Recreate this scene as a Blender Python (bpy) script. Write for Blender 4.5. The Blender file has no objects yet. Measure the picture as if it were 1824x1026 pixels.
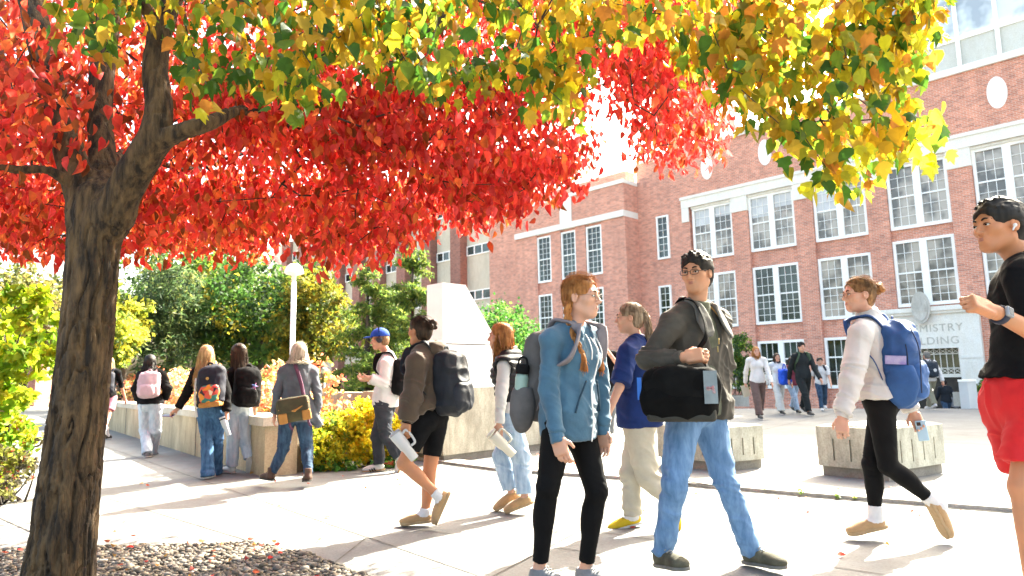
import bpy, math, random
import numpy as np
from mathutils import Matrix, Vector
random.seed(7)
RNG = np.random.default_rng(7)
R_ = math.radians
scn = bpy.context.scene
COL = scn.collection

# ------------------------------------------------------------------ camera, sky, sun, exposure
PW, PH = 1824, 1026                       # pixel frame in which the measurements were taken
FPX, PIT, ROLL, CH = 1200.0, 0.1315, -0.020, 1.13
cam = bpy.data.cameras.new('camera')
cam.sensor_width = 36.0
cam.lens = 36.0 * FPX / PW
cam.clip_start = 0.05
cam.clip_end = 2000
camo = bpy.data.objects.new('camera', cam)
COL.objects.link(camo)
_c, _s = math.cos(ROLL), math.sin(ROLL)
_cp, _sp = math.cos(PIT), math.sin(PIT)
xax = Vector((_c, -_s * _sp, _s * _cp))
yax = Vector((-_s, -_c * _sp, _c * _cp))
zax = Vector((0, -_cp, -_sp))
camo.matrix_world = Matrix(((xax.x, yax.x, zax.x, 0), (xax.y, yax.y, zax.y, 0), (xax.z, yax.z, zax.z, CH), (0, 0, 0, 1)))
scn.camera = camo
cam.dof.use_dof = True
cam.dof.focus_distance = 4.0
cam.dof.aperture_fstop = 4.0

SUN_EL, SUN_AZ = R_(40), R_(42)            # azimuth measured from +Y towards +X
world = bpy.data.worlds.new('World')
scn.world = world
world.use_nodes = True
wn = world.node_tree
sky = wn.nodes.new('ShaderNodeTexSky')
sky.sky_type = 'NISHITA'
sky.sun_disc = False
sky.sun_elevation = SUN_EL
sky.sun_rotation = SUN_AZ
sky.air_density = 1.0
sky.dust_density = 8.0
sky.ozone_density = 0.6
wn.links.new(sky.outputs[0], wn.nodes['Background'].inputs[0])
wn.nodes['Background'].inputs[1].default_value = 0.15
sl = bpy.data.lights.new('sun', 'SUN')
sl.energy = 4.8
sl.angle = R_(0.53)
sl.color = (1.0, 0.97, 0.92)
slo = bpy.data.objects.new('sun', sl)
COL.objects.link(slo)
sdir = Vector((math.sin(SUN_AZ) * math.cos(SUN_EL), math.cos(SUN_AZ) * math.cos(SUN_EL), math.sin(SUN_EL)))
slo.rotation_euler = sdir.to_track_quat('Z', 'Y').to_euler()
slo.location = (8, 10, 30)
scn.view_settings.view_transform = 'Standard'
scn.view_settings.look = 'None'
scn.view_settings.gamma = 1.0
scn.view_settings.use_white_balance = True          # camera set for shade, as the photograph is
scn.view_settings.white_balance_temperature = 7050
scn.view_settings.white_balance_tint = 3.0
scn.view_settings.exposure = 3.0
scn.cycles.max_bounces = 10
scn.cycles.diffuse_bounces = 5
scn.cycles.transmission_bounces = 8
scn.cycles.transparent_max_bounces = 12
scn.cycles.use_denoising = True

# ------------------------------------------------------------------ measuring helpers
def ray(px, py):
    x = (px - PW / 2) / FPX
    y = -(py - PH / 2) / FPX
    x, y = _c * x - _s * y, _s * x + _c * y
    return np.array([x, _cp - y * _sp, _sp + y * _cp])
CAM = np.array([0, 0, CH])
def at(px, py, Y):
    d = ray(px, py)
    return CAM + d * (Y / d[1])
def G(px, py, z=0.0):
    d = ray(px, py)
    return CAM + d * ((z - CH) / d[2])
def ground_at(px, Y):
    p = at(px, 700, Y)
    return np.array([p[0], p[1], 0.0])

# ------------------------------------------------------------------ object helpers
def tag(o, label=None, cat=None, group=None, kind=None):
    if label: o['label'] = label
    if cat: o['category'] = cat
    if group: o['group'] = group
    if kind: o['kind'] = kind
    return o
def empty(name, loc, label=None, cat=None, group=None, rz=0.0):
    o = bpy.data.objects.new(name, None)
    o.empty_display_size = 0.1
    o.location = [float(v) for v in loc]
    o.rotation_euler = (0, 0, rz)
    COL.objects.link(o)
    return tag(o, label, cat, group)
def root_loc(p):
    while p.parent: p = p.parent
    return np.array(p.location)
def mobj(name, V, F, mat, parent=None, smooth=True, local=False):
    """link vertices V and faces F as ONE mesh object (V in world space unless local)"""
    V = np.asarray(V, dtype=np.float64)
    if parent is not None and not local:
        V = V - root_loc(parent)
    me = bpy.data.meshes.new(name)
    if isinstance(F, np.ndarray) and len(F):
        n, k = F.shape
        me.vertices.add(len(V)); me.vertices.foreach_set('co', V.astype(np.float32).ravel())
        me.loops.add(n * k); me.loops.foreach_set('vertex_index', F.astype(np.int32).ravel())
        me.polygons.add(n)
        me.polygons.foreach_set('loop_start', np.arange(0, n * k, k, dtype=np.int32))
        me.update(calc_edges=True)
    else:
        me.from_pydata([tuple(v) for v in V], [], [tuple(f) for f in F])
        me.update()
    if smooth and len(me.polygons):
        me.polygons.foreach_set('use_smooth', np.ones(len(me.polygons), dtype=bool))
    if mat: me.materials.append(mat)
    o = bpy.data.objects.new(name, me)
    COL.objects.link(o)
    if parent is not None: o.parent = parent
    return o
def single(name, V, F, mat, label, cat, group=None, kind=None, smooth=True):
    """a top-level thing that is one mesh: origin at its base"""
    V = np.asarray(V, float)
    base = np.array([(V[:, 0].min() + V[:, 0].max()) / 2, (V[:, 1].min() + V[:, 1].max()) / 2, V[:, 2].min()])
    o = mobj(name, V - base, F, mat, smooth=smooth)
    o.location = base
    return tag(o, label, cat, group, kind)

class MB:
    """collects boxes, prisms, tubes and lathes into one mesh"""
    def __init__(s): s.V = []; s.F = []
    def add(s, V, F):
        o = len(s.V)
        s.V += [tuple(map(float, v)) for v in V]
        s.F += [tuple(int(i) + o for i in f) for f in F]
        return s
    def box(s, x0, x1, y0, y1, z0, z1):
        V = [(x, y, z) for z in (z0, z1) for x, y in ((x0, y0), (x1, y0), (x1, y1), (x0, y1))]
        return s.add(V, [(3, 2, 1, 0), (4, 5, 6, 7), (0, 1, 5, 4), (1, 2, 6, 5), (2, 3, 7, 6), (3, 0, 4, 7)])
    def obox(s, c, ax, ay, az):
        c, ax, ay, az = map(np.asarray, (c, ax, ay, az))
        V = [c + i * ax + j * ay + k * az for k in (-1, 1) for i, j in ((-1, -1), (1, -1), (1, 1), (-1, 1))]
        return s.add(V, [(3, 2, 1, 0), (4, 5, 6, 7), (0, 1, 5, 4), (1, 2, 6, 5), (2, 3, 7, 6), (3, 0, 4, 7)])
    def prism(s, poly, z0, z1, top=None):
        n = len(poly); top = top or poly
        V = [(x, y, z0) for x, y in poly] + [(x, y, z1) for x, y in top]
        F = [tuple(range(n - 1, -1, -1)), tuple(range(n, 2 * n))] + [(i, (i + 1) % n, n + (i + 1) % n, n + i) for i in range(n)]
        return s.add(V, F)
    def tube(s, pts, rad, n=8, flat=None, caps=True):
        V, F = sweep(pts, rad, n, flat, caps)
        return s.add(V, F)
    def lathe(s, c, prof, n=24, axis=(0, 0, 1)):
        """prof: list of (radius, height) along axis from c"""
        az = np.array(axis, float); az /= np.linalg.norm(az)
        ax = np.cross(az, (0, 1, 0.01)); ax /= np.linalg.norm(ax); ay = np.cross(az, ax)
        c = np.array(c, float); V = []; F = []
        for r, h in prof:
            for i in range(n):
                t = 2 * math.pi * i / n
                V.append(c + az * h + (ax * math.cos(t) + ay * math.sin(t)) * r)
        for k in range(len(prof) - 1):
            for i in range(n):
                j = (i + 1) % n
                F.append((k * n + i, k * n + j, (k + 1) * n + j, (k + 1) * n + i))
        F.append(tuple(range(n - 1, -1, -1)))
        m = (len(prof) - 1) * n
        F.append(tuple(m + i for i in range(n)))
        return s.add(V, F)
    def build(s, name, mat, parent=None, smooth=False, local=False):
        return mobj(name, np.array(s.V), s.F, mat, parent, smooth, local)
    def thing(s, name, mat, label, cat, group=None, kind=None, smooth=False):
        return single(name, np.array(s.V), s.F, mat, label, cat, group, kind, smooth)

def nrm(v):
    v = np.asarray(v, float)
    return v / (np.linalg.norm(v) + 1e-12)
def sweep(pts, rad, n=8, flat=None, caps=True):
    """tube along pts; flat=(axis vector, ratio) squashes the section along that axis"""
    P = np.array(pts, float)
    m = len(P)
    rad = np.broadcast_to(np.asarray(rad, float), (m,)) if np.ndim(rad) <= 1 else rad
    T = np.gradient(P, axis=0); T /= (np.linalg.norm(T, axis=1)[:, None] + 1e-12)
    a = np.array((0.13, 0.31, 0.94)) if flat is None else np.asarray(flat[0], float)
    V = []
    prev = None
    for i in range(m):
        if flat is None and prev is not None:
            u = prev - T[i] * prev.dot(T[i])
        else:
            u = a - T[i] * a.dot(T[i])
            if np.linalg.norm(u) < 1e-3: u = np.array((1.0, 0.2, 0)) - T[i] * T[i][0]
        u = nrm(u); prev = u
        w = np.cross(T[i], u)
        q = 1.0 if flat is None else flat[1]
        for k in range(n):
            t = 2 * math.pi * k / n
            V.append(P[i] + rad[i] * (u * math.cos(t) * q + w * math.sin(t)))
    F = []
    for i in range(m - 1):
        for k in range(n):
            j = (k + 1) % n
            F.append((i * n + k, i * n + j, (i + 1) * n + j, (i + 1) * n + k))
    if caps:
        F.append(tuple(range(n - 1, -1, -1)))
        F.append(tuple((m - 1) * n + k for k in range(n)))
    return V, F
def crom(pts, n=6):
    """smooth curve through pts"""
    P = [np.array(p, float) for p in pts]
    P = [2 * P[0] - P[1]] + P + [2 * P[-1] - P[-2]]
    out = []
    for i in range(1, len(P) - 2):
        for k in range(n):
            t = k / n
            a, b, c, d = P[i - 1], P[i], P[i + 1], P[i + 2]
            out.append(0.5 * ((2 * b) + (c - a) * t + (2 * a - 5 * b + 4 * c - d) * t * t + (3 * b - a - 3 * c + d) * t ** 3))
    out.append(P[-2])
    return np.array(out)

# ------------------------------------------------------------------ materials
def mat_base(name):
    m = bpy.data.materials.new(name)
    m.use_nodes = True
    nt = m.node_tree
    return m, nt, nt.nodes['Principled BSDF']
def N(nt, t, **kw):
    n = nt.nodes.new(t)
    for k, v in kw.items(): setattr(n, k, v)
    return n
def vary(nt, bsdf, c, amt, scale, detail=4, stretch=(1, 1, 1), c2=None, lo=0.35, hi=0.65):
    """colour = mix of two tones by object-space noise; returns noise output"""
    tc = N(nt, 'ShaderNodeTexCoord'); mp = N(nt, 'ShaderNodeMapping')
    mp.inputs['Scale'].default_value = stretch
    nt.links.new(tc.outputs['Object'], mp.inputs[0])
    no = N(nt, 'ShaderNodeTexNoise')
    no.inputs['Scale'].default_value = scale; no.inputs['Detail'].default_value = detail
    no.inputs['Roughness'].default_value = 0.6
    nt.links.new(mp.outputs[0], no.inputs['Vector'])
    rp = N(nt, 'ShaderNodeValToRGB')
    a = [max(0, v * (1 - amt)) for v in c]
    b = c2 or [min(1, v * (1 + amt)) for v in c]
    rp.color_ramp.elements[0].color = (*a, 1); rp.color_ramp.elements[1].color = (*b, 1)
    rp.color_ramp.elements[0].position = lo; rp.color_ramp.elements[1].position = hi
    nt.links.new(no.outputs[0], rp.inputs[0])
    nt.links.new(rp.outputs[0], bsdf.inputs['Base Color'])
    return no, mp, rp
def bump(nt, bsdf, src, strength, dist=0.01):
    b = N(nt, 'ShaderNodeBump')
    b.inputs['Strength'].default_value = strength; b.inputs['Distance'].default_value = dist
    nt.links.new(src, b.inputs['Height'])
    nt.links.new(b.outputs[0], bsdf.inputs['Normal'])
    return b
_mats = {}
def fab(name, c, amt=0.18, rough=0.85, scale=14, bmp=0.25, stretch=(1, 1, 1), c2=None, sheen=0.0, spec=0.3):
    """cloth, leather, plastic, painted metal: two-tone procedural surface with fine grain"""
    if name in _mats: return _mats[name]
    m, nt, b = mat_base(name)
    vary(nt, b, c, amt, scale, 5, stretch, c2)
    b.inputs['Roughness'].default_value = rough
    b.inputs['Specular IOR Level'].default_value = spec
    if sheen: b.inputs['Sheen Weight'].default_value = sheen
    if bmp:
        tc = N(nt, 'ShaderNodeTexCoord'); n2 = N(nt, 'ShaderNodeTexNoise')
        n2.inputs['Scale'].default_value = scale * 9; n2.inputs['Detail'].default_value = 3
        nt.links.new(tc.outputs['Object'], n2.inputs['Vector'])
        bump(nt, b, n2.outputs[0], bmp, 0.004)
    _mats[name] = m
    return m
def skin(name, c):
    if name in _mats: return _mats[name]
    m, nt, b = mat_base(name)
    vary(nt, b, c, 0.10, 9, 4, c2=[min(1, c[0] * 1.08), c[1] * 0.97, c[2] * 0.93])
    b.inputs['Roughness'].default_value = 0.55
    b.inputs['Subsurface Weight'].default_value = 0.12
    b.inputs['Subsurface Radius'].default_value = (0.02, 0.008, 0.004)
    b.inputs['Specular IOR Level'].default_value = 0.35
    _mats[name] = m
    return m
def hairm(name, c, c2, trans=0.25):
    if name in _mats: return _mats[name]
    m, nt, b = mat_base(name)
    vary(nt, b, c, 0.3, 26, 3, (2.2, 2.2, 0.25), c2)
    b.inputs['Roughness'].default_value = 0.6
    b.inputs['Specular IOR Level'].default_value = 0.25
    out = nt.nodes['Material Output']
    tr = N(nt, 'ShaderNodeBsdfTranslucent'); tr.inputs[0].default_value = (*[min(1, v * 1.5) for v in c2], 1)
    mx = N(nt, 'ShaderNodeMixShader'); mx.inputs[0].default_value = trans
    nt.links.new(b.outputs[0], mx.inputs[1]); nt.links.new(tr.outputs[0], mx.inputs[2])
    nt.links.new(mx.outputs[0], out.inputs[0])
    _mats[name] = m
    return m
def leafm(name, trans=0.5, rough=0.55):
    """leaf whose own colour is stored per leaf"""
    if name in _mats: return _mats[name]
    m, nt, b = mat_base(name)
    at_ = N(nt, 'ShaderNodeAttribute', attribute_name='leaf_colour')
    nt.links.new(at_.outputs['Color'], b.inputs['Base Color'])
    b.inputs['Roughness'].default_value = rough
    b.inputs['Specular IOR Level'].default_value = 0.3
    tr = N(nt, 'ShaderNodeBsdfTranslucent')
    hs = N(nt, 'ShaderNodeHueSaturation'); hs.inputs['Saturation'].default_value = 1.0; hs.inputs['Value'].default_value = 1.3
    nt.links.new(at_.outputs['Color'], hs.inputs['Color']); nt.links.new(hs.outputs[0], tr.inputs[0])
    mx = N(nt, 'ShaderNodeMixShader'); mx.inputs[0].default_value = trans
    nt.links.new(b.outputs[0], mx.inputs[1]); nt.links.new(tr.outputs[0], mx.inputs[2])
    nt.links.new(mx.outputs[0], nt.nodes['Material Output'].inputs[0])
    _mats[name] = m
    return m
def concrete(name, c, amt=0.14, scale=1.3, rough=0.85, stains=0.5):
    if name in _mats: return _mats[name]
    m, nt, b = mat_base(name)
    no, mp, rp = vary(nt, b, c, amt, scale, 8)
    tc = N(nt, 'ShaderNodeTexCoord'); n2 = N(nt, 'ShaderNodeTexNoise')
    n2.inputs['Scale'].default_value = 55; n2.inputs['Detail'].default_value = 4
    nt.links.new(tc.outputs['Object'], n2.inputs['Vector'])
    n3 = N(nt, 'ShaderNodeTexNoise'); n3.inputs['Scale'].default_value = 4.5; n3.inputs['Detail'].default_value = 6; n3.inputs['Roughness'].default_value = 0.7
    mp2 = N(nt, 'ShaderNodeMapping'); mp2.inputs['Scale'].default_value = (1, 1, 0.3)
    nt.links.new(tc.outputs['Object'], mp2.inputs[0]); nt.links.new(mp2.outputs[0], n3.inputs['Vector'])
    r3 = N(nt, 'ShaderNodeValToRGB'); r3.color_ramp.elements[0].position = 0.38; r3.color_ramp.elements[1].position = 0.62
    v = 1 - stains * 0.5
    r3.color_ramp.elements[0].color = (v, v * 0.98, v * 0.94, 1); r3.color_ramp.elements[1].color = (1, 1, 1, 1)
    nt.links.new(n3.outputs[0], r3.inputs[0])
    n4 = N(nt, 'ShaderNodeMix', data_type='RGBA', blend_type='MULTIPLY'); n4.inputs[0].default_value = 1.0
    nt.links.new(rp.outputs[0], n4.inputs[6]); nt.links.new(r3.outputs[0], n4.inputs[7])
    r5 = N(nt, 'ShaderNodeValToRGB'); r5.color_ramp.elements[0].position = 0.33; r5.color_ramp.elements[1].position = 0.6
    r5.color_ramp.elements[0].color = (0.72, 0.7, 0.68, 1); r5.color_ramp.elements[1].color = (1, 1, 1, 1)
    nt.links.new(n2.outputs[0], r5.inputs[0])
    n6 = N(nt, 'ShaderNodeMix', data_type='RGBA', blend_type='MULTIPLY'); n6.inputs[0].default_value = 0.7
    nt.links.new(n4.outputs[2], n6.inputs[6]); nt.links.new(r5.outputs[0], n6.inputs[7])
    nt.links.new(n6.outputs[2], b.inputs['Base Color'])
    b.inputs['Roughness'].default_value = rough
    bump(nt, b, n2.outputs[0], 0.3, 0.004)
    _mats[name] = m
    return m
def brickm(name, c1, c2, mortar, sc=1.0):
    if name in _mats: return _mats[name]
    m, nt, b = mat_base(name)
    tc = N(nt, 'ShaderNodeTexCoord'); sp = N(nt, 'ShaderNodeSeparateXYZ'); cb = N(nt, 'ShaderNodeCombineXYZ')
    ad = N(nt, 'ShaderNodeMath', operation='ADD')
    nt.links.new(tc.outputs['Object'], sp.inputs[0])
    nt.links.new(sp.outputs[0], ad.inputs[0]); nt.links.new(sp.outputs[1], ad.inputs[1])
    nt.links.new(ad.outputs[0], cb.inputs[0]); nt.links.new(sp.outputs[2], cb.inputs[1])
    br = N(nt, 'ShaderNodeTexBrick')
    br.inputs['Color1'].default_value = (*c1, 1); br.inputs['Color2'].default_value = (*c2, 1); br.inputs['Mortar'].default_value = (*mortar, 1)
    br.inputs['Scale'].default_value = 1.0; br.inputs['Brick Width'].default_value = 0.23 * sc; br.inputs['Row Height'].default_value = 0.078 * sc
    br.inputs['Mortar Size'].default_value = 0.009 * sc; br.inputs['Bias'].default_value = 0.0
    nt.links.new(cb.outputs[0], br.inputs['Vector'])
    no = N(nt, 'ShaderNodeTexNoise'); no.inputs['Scale'].default_value = 0.55; no.inputs['Detail'].default_value = 7; no.inputs['Roughness'].default_value = 0.65
    nt.links.new(tc.outputs['Object'], no.inputs['Vector'])
    rp = N(nt, 'ShaderNodeValToRGB'); rp.color_ramp.elements[0].position = 0.3; rp.color_ramp.elements[1].position = 0.72
    rp.color_ramp.elements[0].color = (0.86, 0.85, 0.86, 1); rp.color_ramp.elements[1].color = (1.08, 1.06, 1.05, 1)
    nt.links.new(no.outputs[0], rp.inputs[0])
    # single odd bricks, darker or paler
    vo = N(nt, 'ShaderNodeTexWhiteNoise', noise_dimensions='2D')
    sn = N(nt, 'ShaderNodeVectorMath', operation='SNAP'); sn.inputs[1].default_value = (0.23 * sc, 0.078 * sc, 1)
    nt.links.new(cb.outputs[0], sn.inputs[0]); nt.links.new(sn.outputs[0], vo.inputs['Vector'])
    r2 = N(nt, 'ShaderNodeValToRGB'); r2.color_ramp.elements[0].color = (0.76, 0.74, 0.76, 1); r2.color_ramp.elements[1].color = (1.2, 1.15, 1.12, 1)
    r2.color_ramp.elements[0].position = 0.0; r2.color_ramp.elements[1].position = 0.6
    nt.links.new(vo.outputs['Value'], r2.inputs[0])
    m1 = N(nt, 'ShaderNodeMix', data_type='RGBA', blend_type='MULTIPLY'); m1.inputs[0].default_value = 1
    m2 = N(nt, 'ShaderNodeMix', data_type='RGBA', blend_type='MULTIPLY'); m2.inputs[0].default_value = 0.75
    nt.links.new(br.outputs['Color'], m1.inputs[6]); nt.links.new(rp.outputs[0], m1.inputs[7])
    nt.links.new(m1.outputs[2], m2.inputs[6]); nt.links.new(r2.outputs[0], m2.inputs[7])
    mp = N(nt, 'ShaderNodeMapping'); mp.inputs['Scale'].default_value = (1, 1, .07); nt.links.new(tc.outputs['Object'], mp.inputs[0])
    n9 = N(nt, 'ShaderNodeTexNoise'); n9.inputs['Scale'].default_value = 2.2; n9.inputs['Detail'].default_value = 5; nt.links.new(mp.outputs[0], n9.inputs['Vector'])
    r9 = N(nt, 'ShaderNodeValToRGB'); r9.color_ramp.elements[0].position = .36; r9.color_ramp.elements[1].position = .6; r9.color_ramp.elements[0].color = (.87, .86, .86, 1); r9.color_ramp.elements[1].color = (1, 1, 1, 1); nt.links.new(n9.outputs[0], r9.inputs[0])
    m3 = N(nt, 'ShaderNodeMix', data_type='RGBA', blend_type='MULTIPLY'); m3.inputs[0].default_value = .8; nt.links.new(m2.outputs[2], m3.inputs[6]); nt.links.new(r9.outputs[0], m3.inputs[7])
    nt.links.new(m3.outputs[2], b.inputs['Base Color'])
    b.inputs['Roughness'].default_value = 0.9
    bump(nt, b, br.outputs['Fac'], -0.35, 0.01)
    _mats[name] = m
    return m

# ------------------------------------------------------------------ noise and implicit surfaces (bodies, cloth, hair, bark)
_NT = np.random.default_rng(3).random((32, 32, 32)).astype(np.float32) * 2 - 1
def vnoise(P, f):
    Q = np.asarray(P, np.float32) * np.asarray(f, np.float32) + 57.3
    I = np.floor(Q).astype(np.int32); T = Q - I; T = T * T * (3 - 2 * T)
    I0 = I & 31; I1 = (I + 1) & 31
    x0, y0, z0 = I0.T; x1, y1, z1 = I1.T; tx, ty, tz = T.T
    a = _NT[x0, y0, z0] * (1 - tx) + _NT[x1, y0, z0] * tx
    b = _NT[x0, y1, z0] * (1 - tx) + _NT[x1, y1, z0] * tx
    c = _NT[x0, y0, z1] * (1 - tx) + _NT[x1, y0, z1] * tx
    d = _NT[x0, y1, z1] * (1 - tx) + _NT[x1, y1, z1] * tx
    a = a * (1 - ty) + b * ty; c = c * (1 - ty) + d * ty
    return a * (1 - tz) + c * tz
def vnormals(V, F):
    a, b, c, d = (V[F[:, i]] for i in range(4))
    fn = np.cross(c - a, d - b)
    Nn = np.zeros_like(V)
    for i in range(4):
        for k in range(3): Nn[:, k] += np.bincount(F[:, i], fn[:, k], len(V))
    return Nn / (np.linalg.norm(Nn, axis=1)[:, None] + 1e-12)
class SDF:
    def __init__(s, r): s.r = r; s.p = []
    def cap(s, a, b, ra, rb=None, k=0.02, flat=None, e0=False, e1=False, op='add'):
        """tapered limb a->b; flat=(axis, ratio) gives an oval section; e0/e1 cut that end flat"""
        rb = ra if rb is None else rb
        s.p.append(('c', np.array(a, float), np.array(b, float), ra, rb, flat, e0, e1, k, op)); return s
    def ell(s, c, rad, ax=None, k=0.02, op='add'):
        ax = np.eye(3) if ax is None else np.array(ax, float)
        s.p.append(('e', np.array(c, float), np.array(rad, float) * np.ones(3), ax, k, op)); return s
    def box(s, c, h, ax=None, rnd=0.01, k=0.01, op='add'):
        ax = np.eye(3) if ax is None else np.array(ax, float)
        s.p.append(('b', np.array(c, float), np.array(h, float), ax, rnd, k, op)); return s
    def cut(s, c, n):
        s.p.append(('x', np.array(c, float), nrm(n))); return s
    def _ext(s, p):
        if p[0] == 'c':
            m = max(p[3], p[4])
            if p[5] is not None and p[5][1] > 1: m *= p[5][1]
            lo = np.minimum(p[1], p[2]) - m; hi = np.maximum(p[1], p[2]) + m; k = p[8]
        elif p[0] == 'e':
            e = np.abs(p[3].T) @ p[2]; lo, hi, k = p[1] - e, p[1] + e, p[4]
        else:
            e = np.abs(p[3].T) @ (p[2] + p[4]); lo, hi, k = p[1] - e, p[1] + e, p[5]
        return lo, hi, k
    def mesh(s, disp=None):
        r = s.r
        ex = [s._ext(p) for p in s.p if p[0] != 'x']
        ad = [s._ext(p) for p in s.p if p[0] != 'x' and p[-1] == 'add']
        lo = np.min([e[0] for e in ad], axis=0) - 4 * r; hi = np.max([e[1] for e in ad], axis=0) + 4 * r
        n = np.ceil((hi - lo) / r).astype(int) + 1
        D = np.full(n, 0.5, np.float32)
        gx = [(lo[i] + r * np.arange(n[i])).astype(np.float32) for i in range(3)]
        for p in s.p:
            if p[0] == 'x':
                d = ((gx[0] - p[1][0]) * p[2][0])[:, None, None] + ((gx[1] - p[1][1]) * p[2][1])[None, :, None] + ((gx[2] - p[1][2]) * p[2][2])[None, None, :]
                np.maximum(D, d, out=D); continue
            l, h, k = s._ext(p)
            m = k + 3 * r
            i0 = np.clip(np.floor((l - m - lo) / r).astype(int), 0, n); i1 = np.clip(np.ceil((h + m - lo) / r).astype(int) + 1, 0, n)
            if np.any(i1 <= i0): continue
            sl_ = tuple(slice(i0[i], i1[i]) for i in range(3))
            X, Y, Z = (gx[i][sl_[i]] for i in range(3))
            X = X[:, None, None]; Y = Y[None, :, None]; Z = Z[None, None, :]
            if p[0] == 'c':
                a, b, ra, rb, flat, e0, e1 = p[1:8]
                ba = b - a; L2 = float(ba @ ba) + 1e-12; L = math.sqrt(L2)
                px, py, pz = X - a[0], Y - a[1], Z - a[2]
                tr = (px * ba[0] + py * ba[1] + pz * ba[2]) / L2
                t = np.clip(tr, None if e0 else 0, None if e1 else 1) if not (e0 and e1) else tr
                qx, qy, qz = px - t * ba[0], py - t * ba[1], pz - t * ba[2]
                if flat is not None:
                    w = nrm(flat[0]); qw = (qx * w[0] + qy * w[1] + qz * w[2]) * (1 / flat[1] - 1)
                    qx = qx + w[0] * qw; qy = qy + w[1] * qw; qz = qz + w[2] * qw
                d = np.sqrt(qx * qx + qy * qy + qz * qz) - (ra + (rb - ra) * np.clip(t, -0.3, 1.3))
                if flat is not None: d = d * min(1.0, (1 + flat[1]) / 2)
                if e0: d = np.maximum(d, -tr * L)
                if e1: d = np.maximum(d, (tr - 1) * L)
            else:
                ax = p[3]
                px, py, pz = X - p[1][0], Y - p[1][1], Z - p[1][2]
                q = [px * ax[i][0] + py * ax[i][1] + pz * ax[i][2] for i in range(3)]
                if p[0] == 'e':
                    rd = p[2]
                    k0 = np.sqrt(sum((q[i] / rd[i]) ** 2 for i in range(3)))
                    k1 = np.sqrt(sum((q[i] / rd[i] ** 2) ** 2 for i in range(3))) + 1e-9
                    d = k0 * (k0 - 1) / k1
                else:
                    q = [np.abs(q[i]) - p[2][i] for i in range(3)]
                    d = np.sqrt(sum(np.maximum(v, 0) ** 2 for v in q)) + np.minimum(np.maximum(np.maximum(q[0], q[1]), q[2]), 0) - p[4]
            S = D[sl_]
            if p[-1] == 'sub':
                d = -d; hh = np.maximum(k - np.abs(S - d), 0) / max(k, 1e-6)
                D[sl_] = np.maximum(S, d) + hh * hh * k * 0.25
            else:
                hh = np.maximum(k - np.abs(S - d), 0) / max(k, 1e-6)
                D[sl_] = np.minimum(S, d) - hh * hh * k * 0.25
        V, F = snets(D, lo, r)
        if disp is not None and len(V):
            Nn = vnormals(V, F)
            V = V + Nn * disp(V, Nn)[:, None]
        return V, F
def snets(D, lo, r):
    S = D < 0
    nx, ny, nz = D.shape
    c = np.zeros((nx - 1, ny - 1, nz - 1), np.uint8)
    for i in (0, 1):
        for j in (0, 1):
            for k in (0, 1): c += S[i:nx - 1 + i, j:ny - 1 + j, k:nz - 1 + k]
    act = (c > 0) & (c < 8)
    ai = np.argwhere(act)
    idx = np.full(act.shape, -1, np.int32); idx[act] = np.arange(len(ai))
    acc = np.zeros((len(ai), 3)); cnt = np.zeros(len(ai))
    i, j, k = ai.T
    for ax in range(3):
        e = [0, 0, 0]; e[ax] = 1
        for o in [(a, b) for a in (0, 1) for b in (0, 1)]:
            off = [0, 0, 0]; oth = [q for q in range(3) if q != ax]; off[oth[0]], off[oth[1]] = o
            v0 = D[i + off[0], j + off[1], k + off[2]]; v1 = D[i + off[0] + e[0], j + off[1] + e[1], k + off[2] + e[2]]
            cr = (v0 < 0) != (v1 < 0)
            t = np.where(cr, v0 / np.where(cr, v0 - v1, 1), 0)
            for q in range(3): acc[:, q] += cr * (off[q] + t * e[q])
            cnt += cr
    V = lo + r * (ai + acc / np.maximum(cnt, 1)[:, None])
    Fs = []
    for ax in range(3):
        o1, o2 = [q for q in range(3) if q != ax]
        sa = [slice(None)] * 3; sb = [slice(None)] * 3
        sa[ax] = slice(0, -1); sb[ax] = slice(1, None)
        for o in (o1, o2): sa[o] = slice(1, -1); sb[o] = slice(1, -1)
        A, B = S[tuple(sa)], S[tuple(sb)]
        w = np.argwhere(A != B); fl = A[tuple(w.T)]
        w[:, o1] += 1; w[:, o2] += 1
        q = []
        for a, b in ((1, 1), (0, 1), (0, 0), (1, 0)):
            u = w.copy(); u[:, o1] -= a; u[:, o2] -= b
            q.append(idx[u[:, 0], u[:, 1], u[:, 2]])
        q = np.stack(q, 1)
        if ax == 1: fl = ~fl
        q[~fl] = q[~fl][:, ::-1]
        Fs.append(q)
    return V, np.concatenate(Fs)
# ------------------------------------------------------------------ setting: ground and paving
TH, DF = 0.78, 34.0                        # facade direction and distance of the big brick building
NF = np.array([math.cos(TH), math.sin(TH), 0.0]); UF = np.array([math.sin(TH), -math.cos(TH), 0.0])
M_plaza = concrete('plaza_concrete', (0.160, 0.165, 0.164), 0.12, 0.9, 0.85, 0.34)
M_low = concrete('lower_paving', (0.28, 0.27, 0.26), 0.15, 0.5)
M_dark = fab('joint_dirt', (0.10, 0.095, 0.085), 0.4, 0.95, 8, 0.3)
b = MB(); b.add([(-300, -60, -0.95), (300, -60, -0.95), (300, 400, -0.95), (-300, 400, -0.95)], [(0, 1, 2, 3)])
tag(b.build('ground', M_low), kind='structure')
edge = [(-60, -14), (40, -14), (40, 7.2), (12.9, 19.2), (7.6, 21.5), (-3, 26), (-60, 56)]
b = MB(); b.prism(edge, -0.94, 0.0)
tag(b.build('plaza_pavement', M_plaza), kind='structure')
def strip(b, p, q, w, z=0.004):
    p = np.array(p[:2]); q = np.array(q[:2]); d = nrm(q - p); n = np.array([-d[1], d[0]]) * w / 2
    V = [(*(p - n), z), (*(q - n), z), (*(q + n), z), (*(p + n), z)]
    b.add(V, [(0, 1, 2, 3)])
b = MB()
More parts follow.
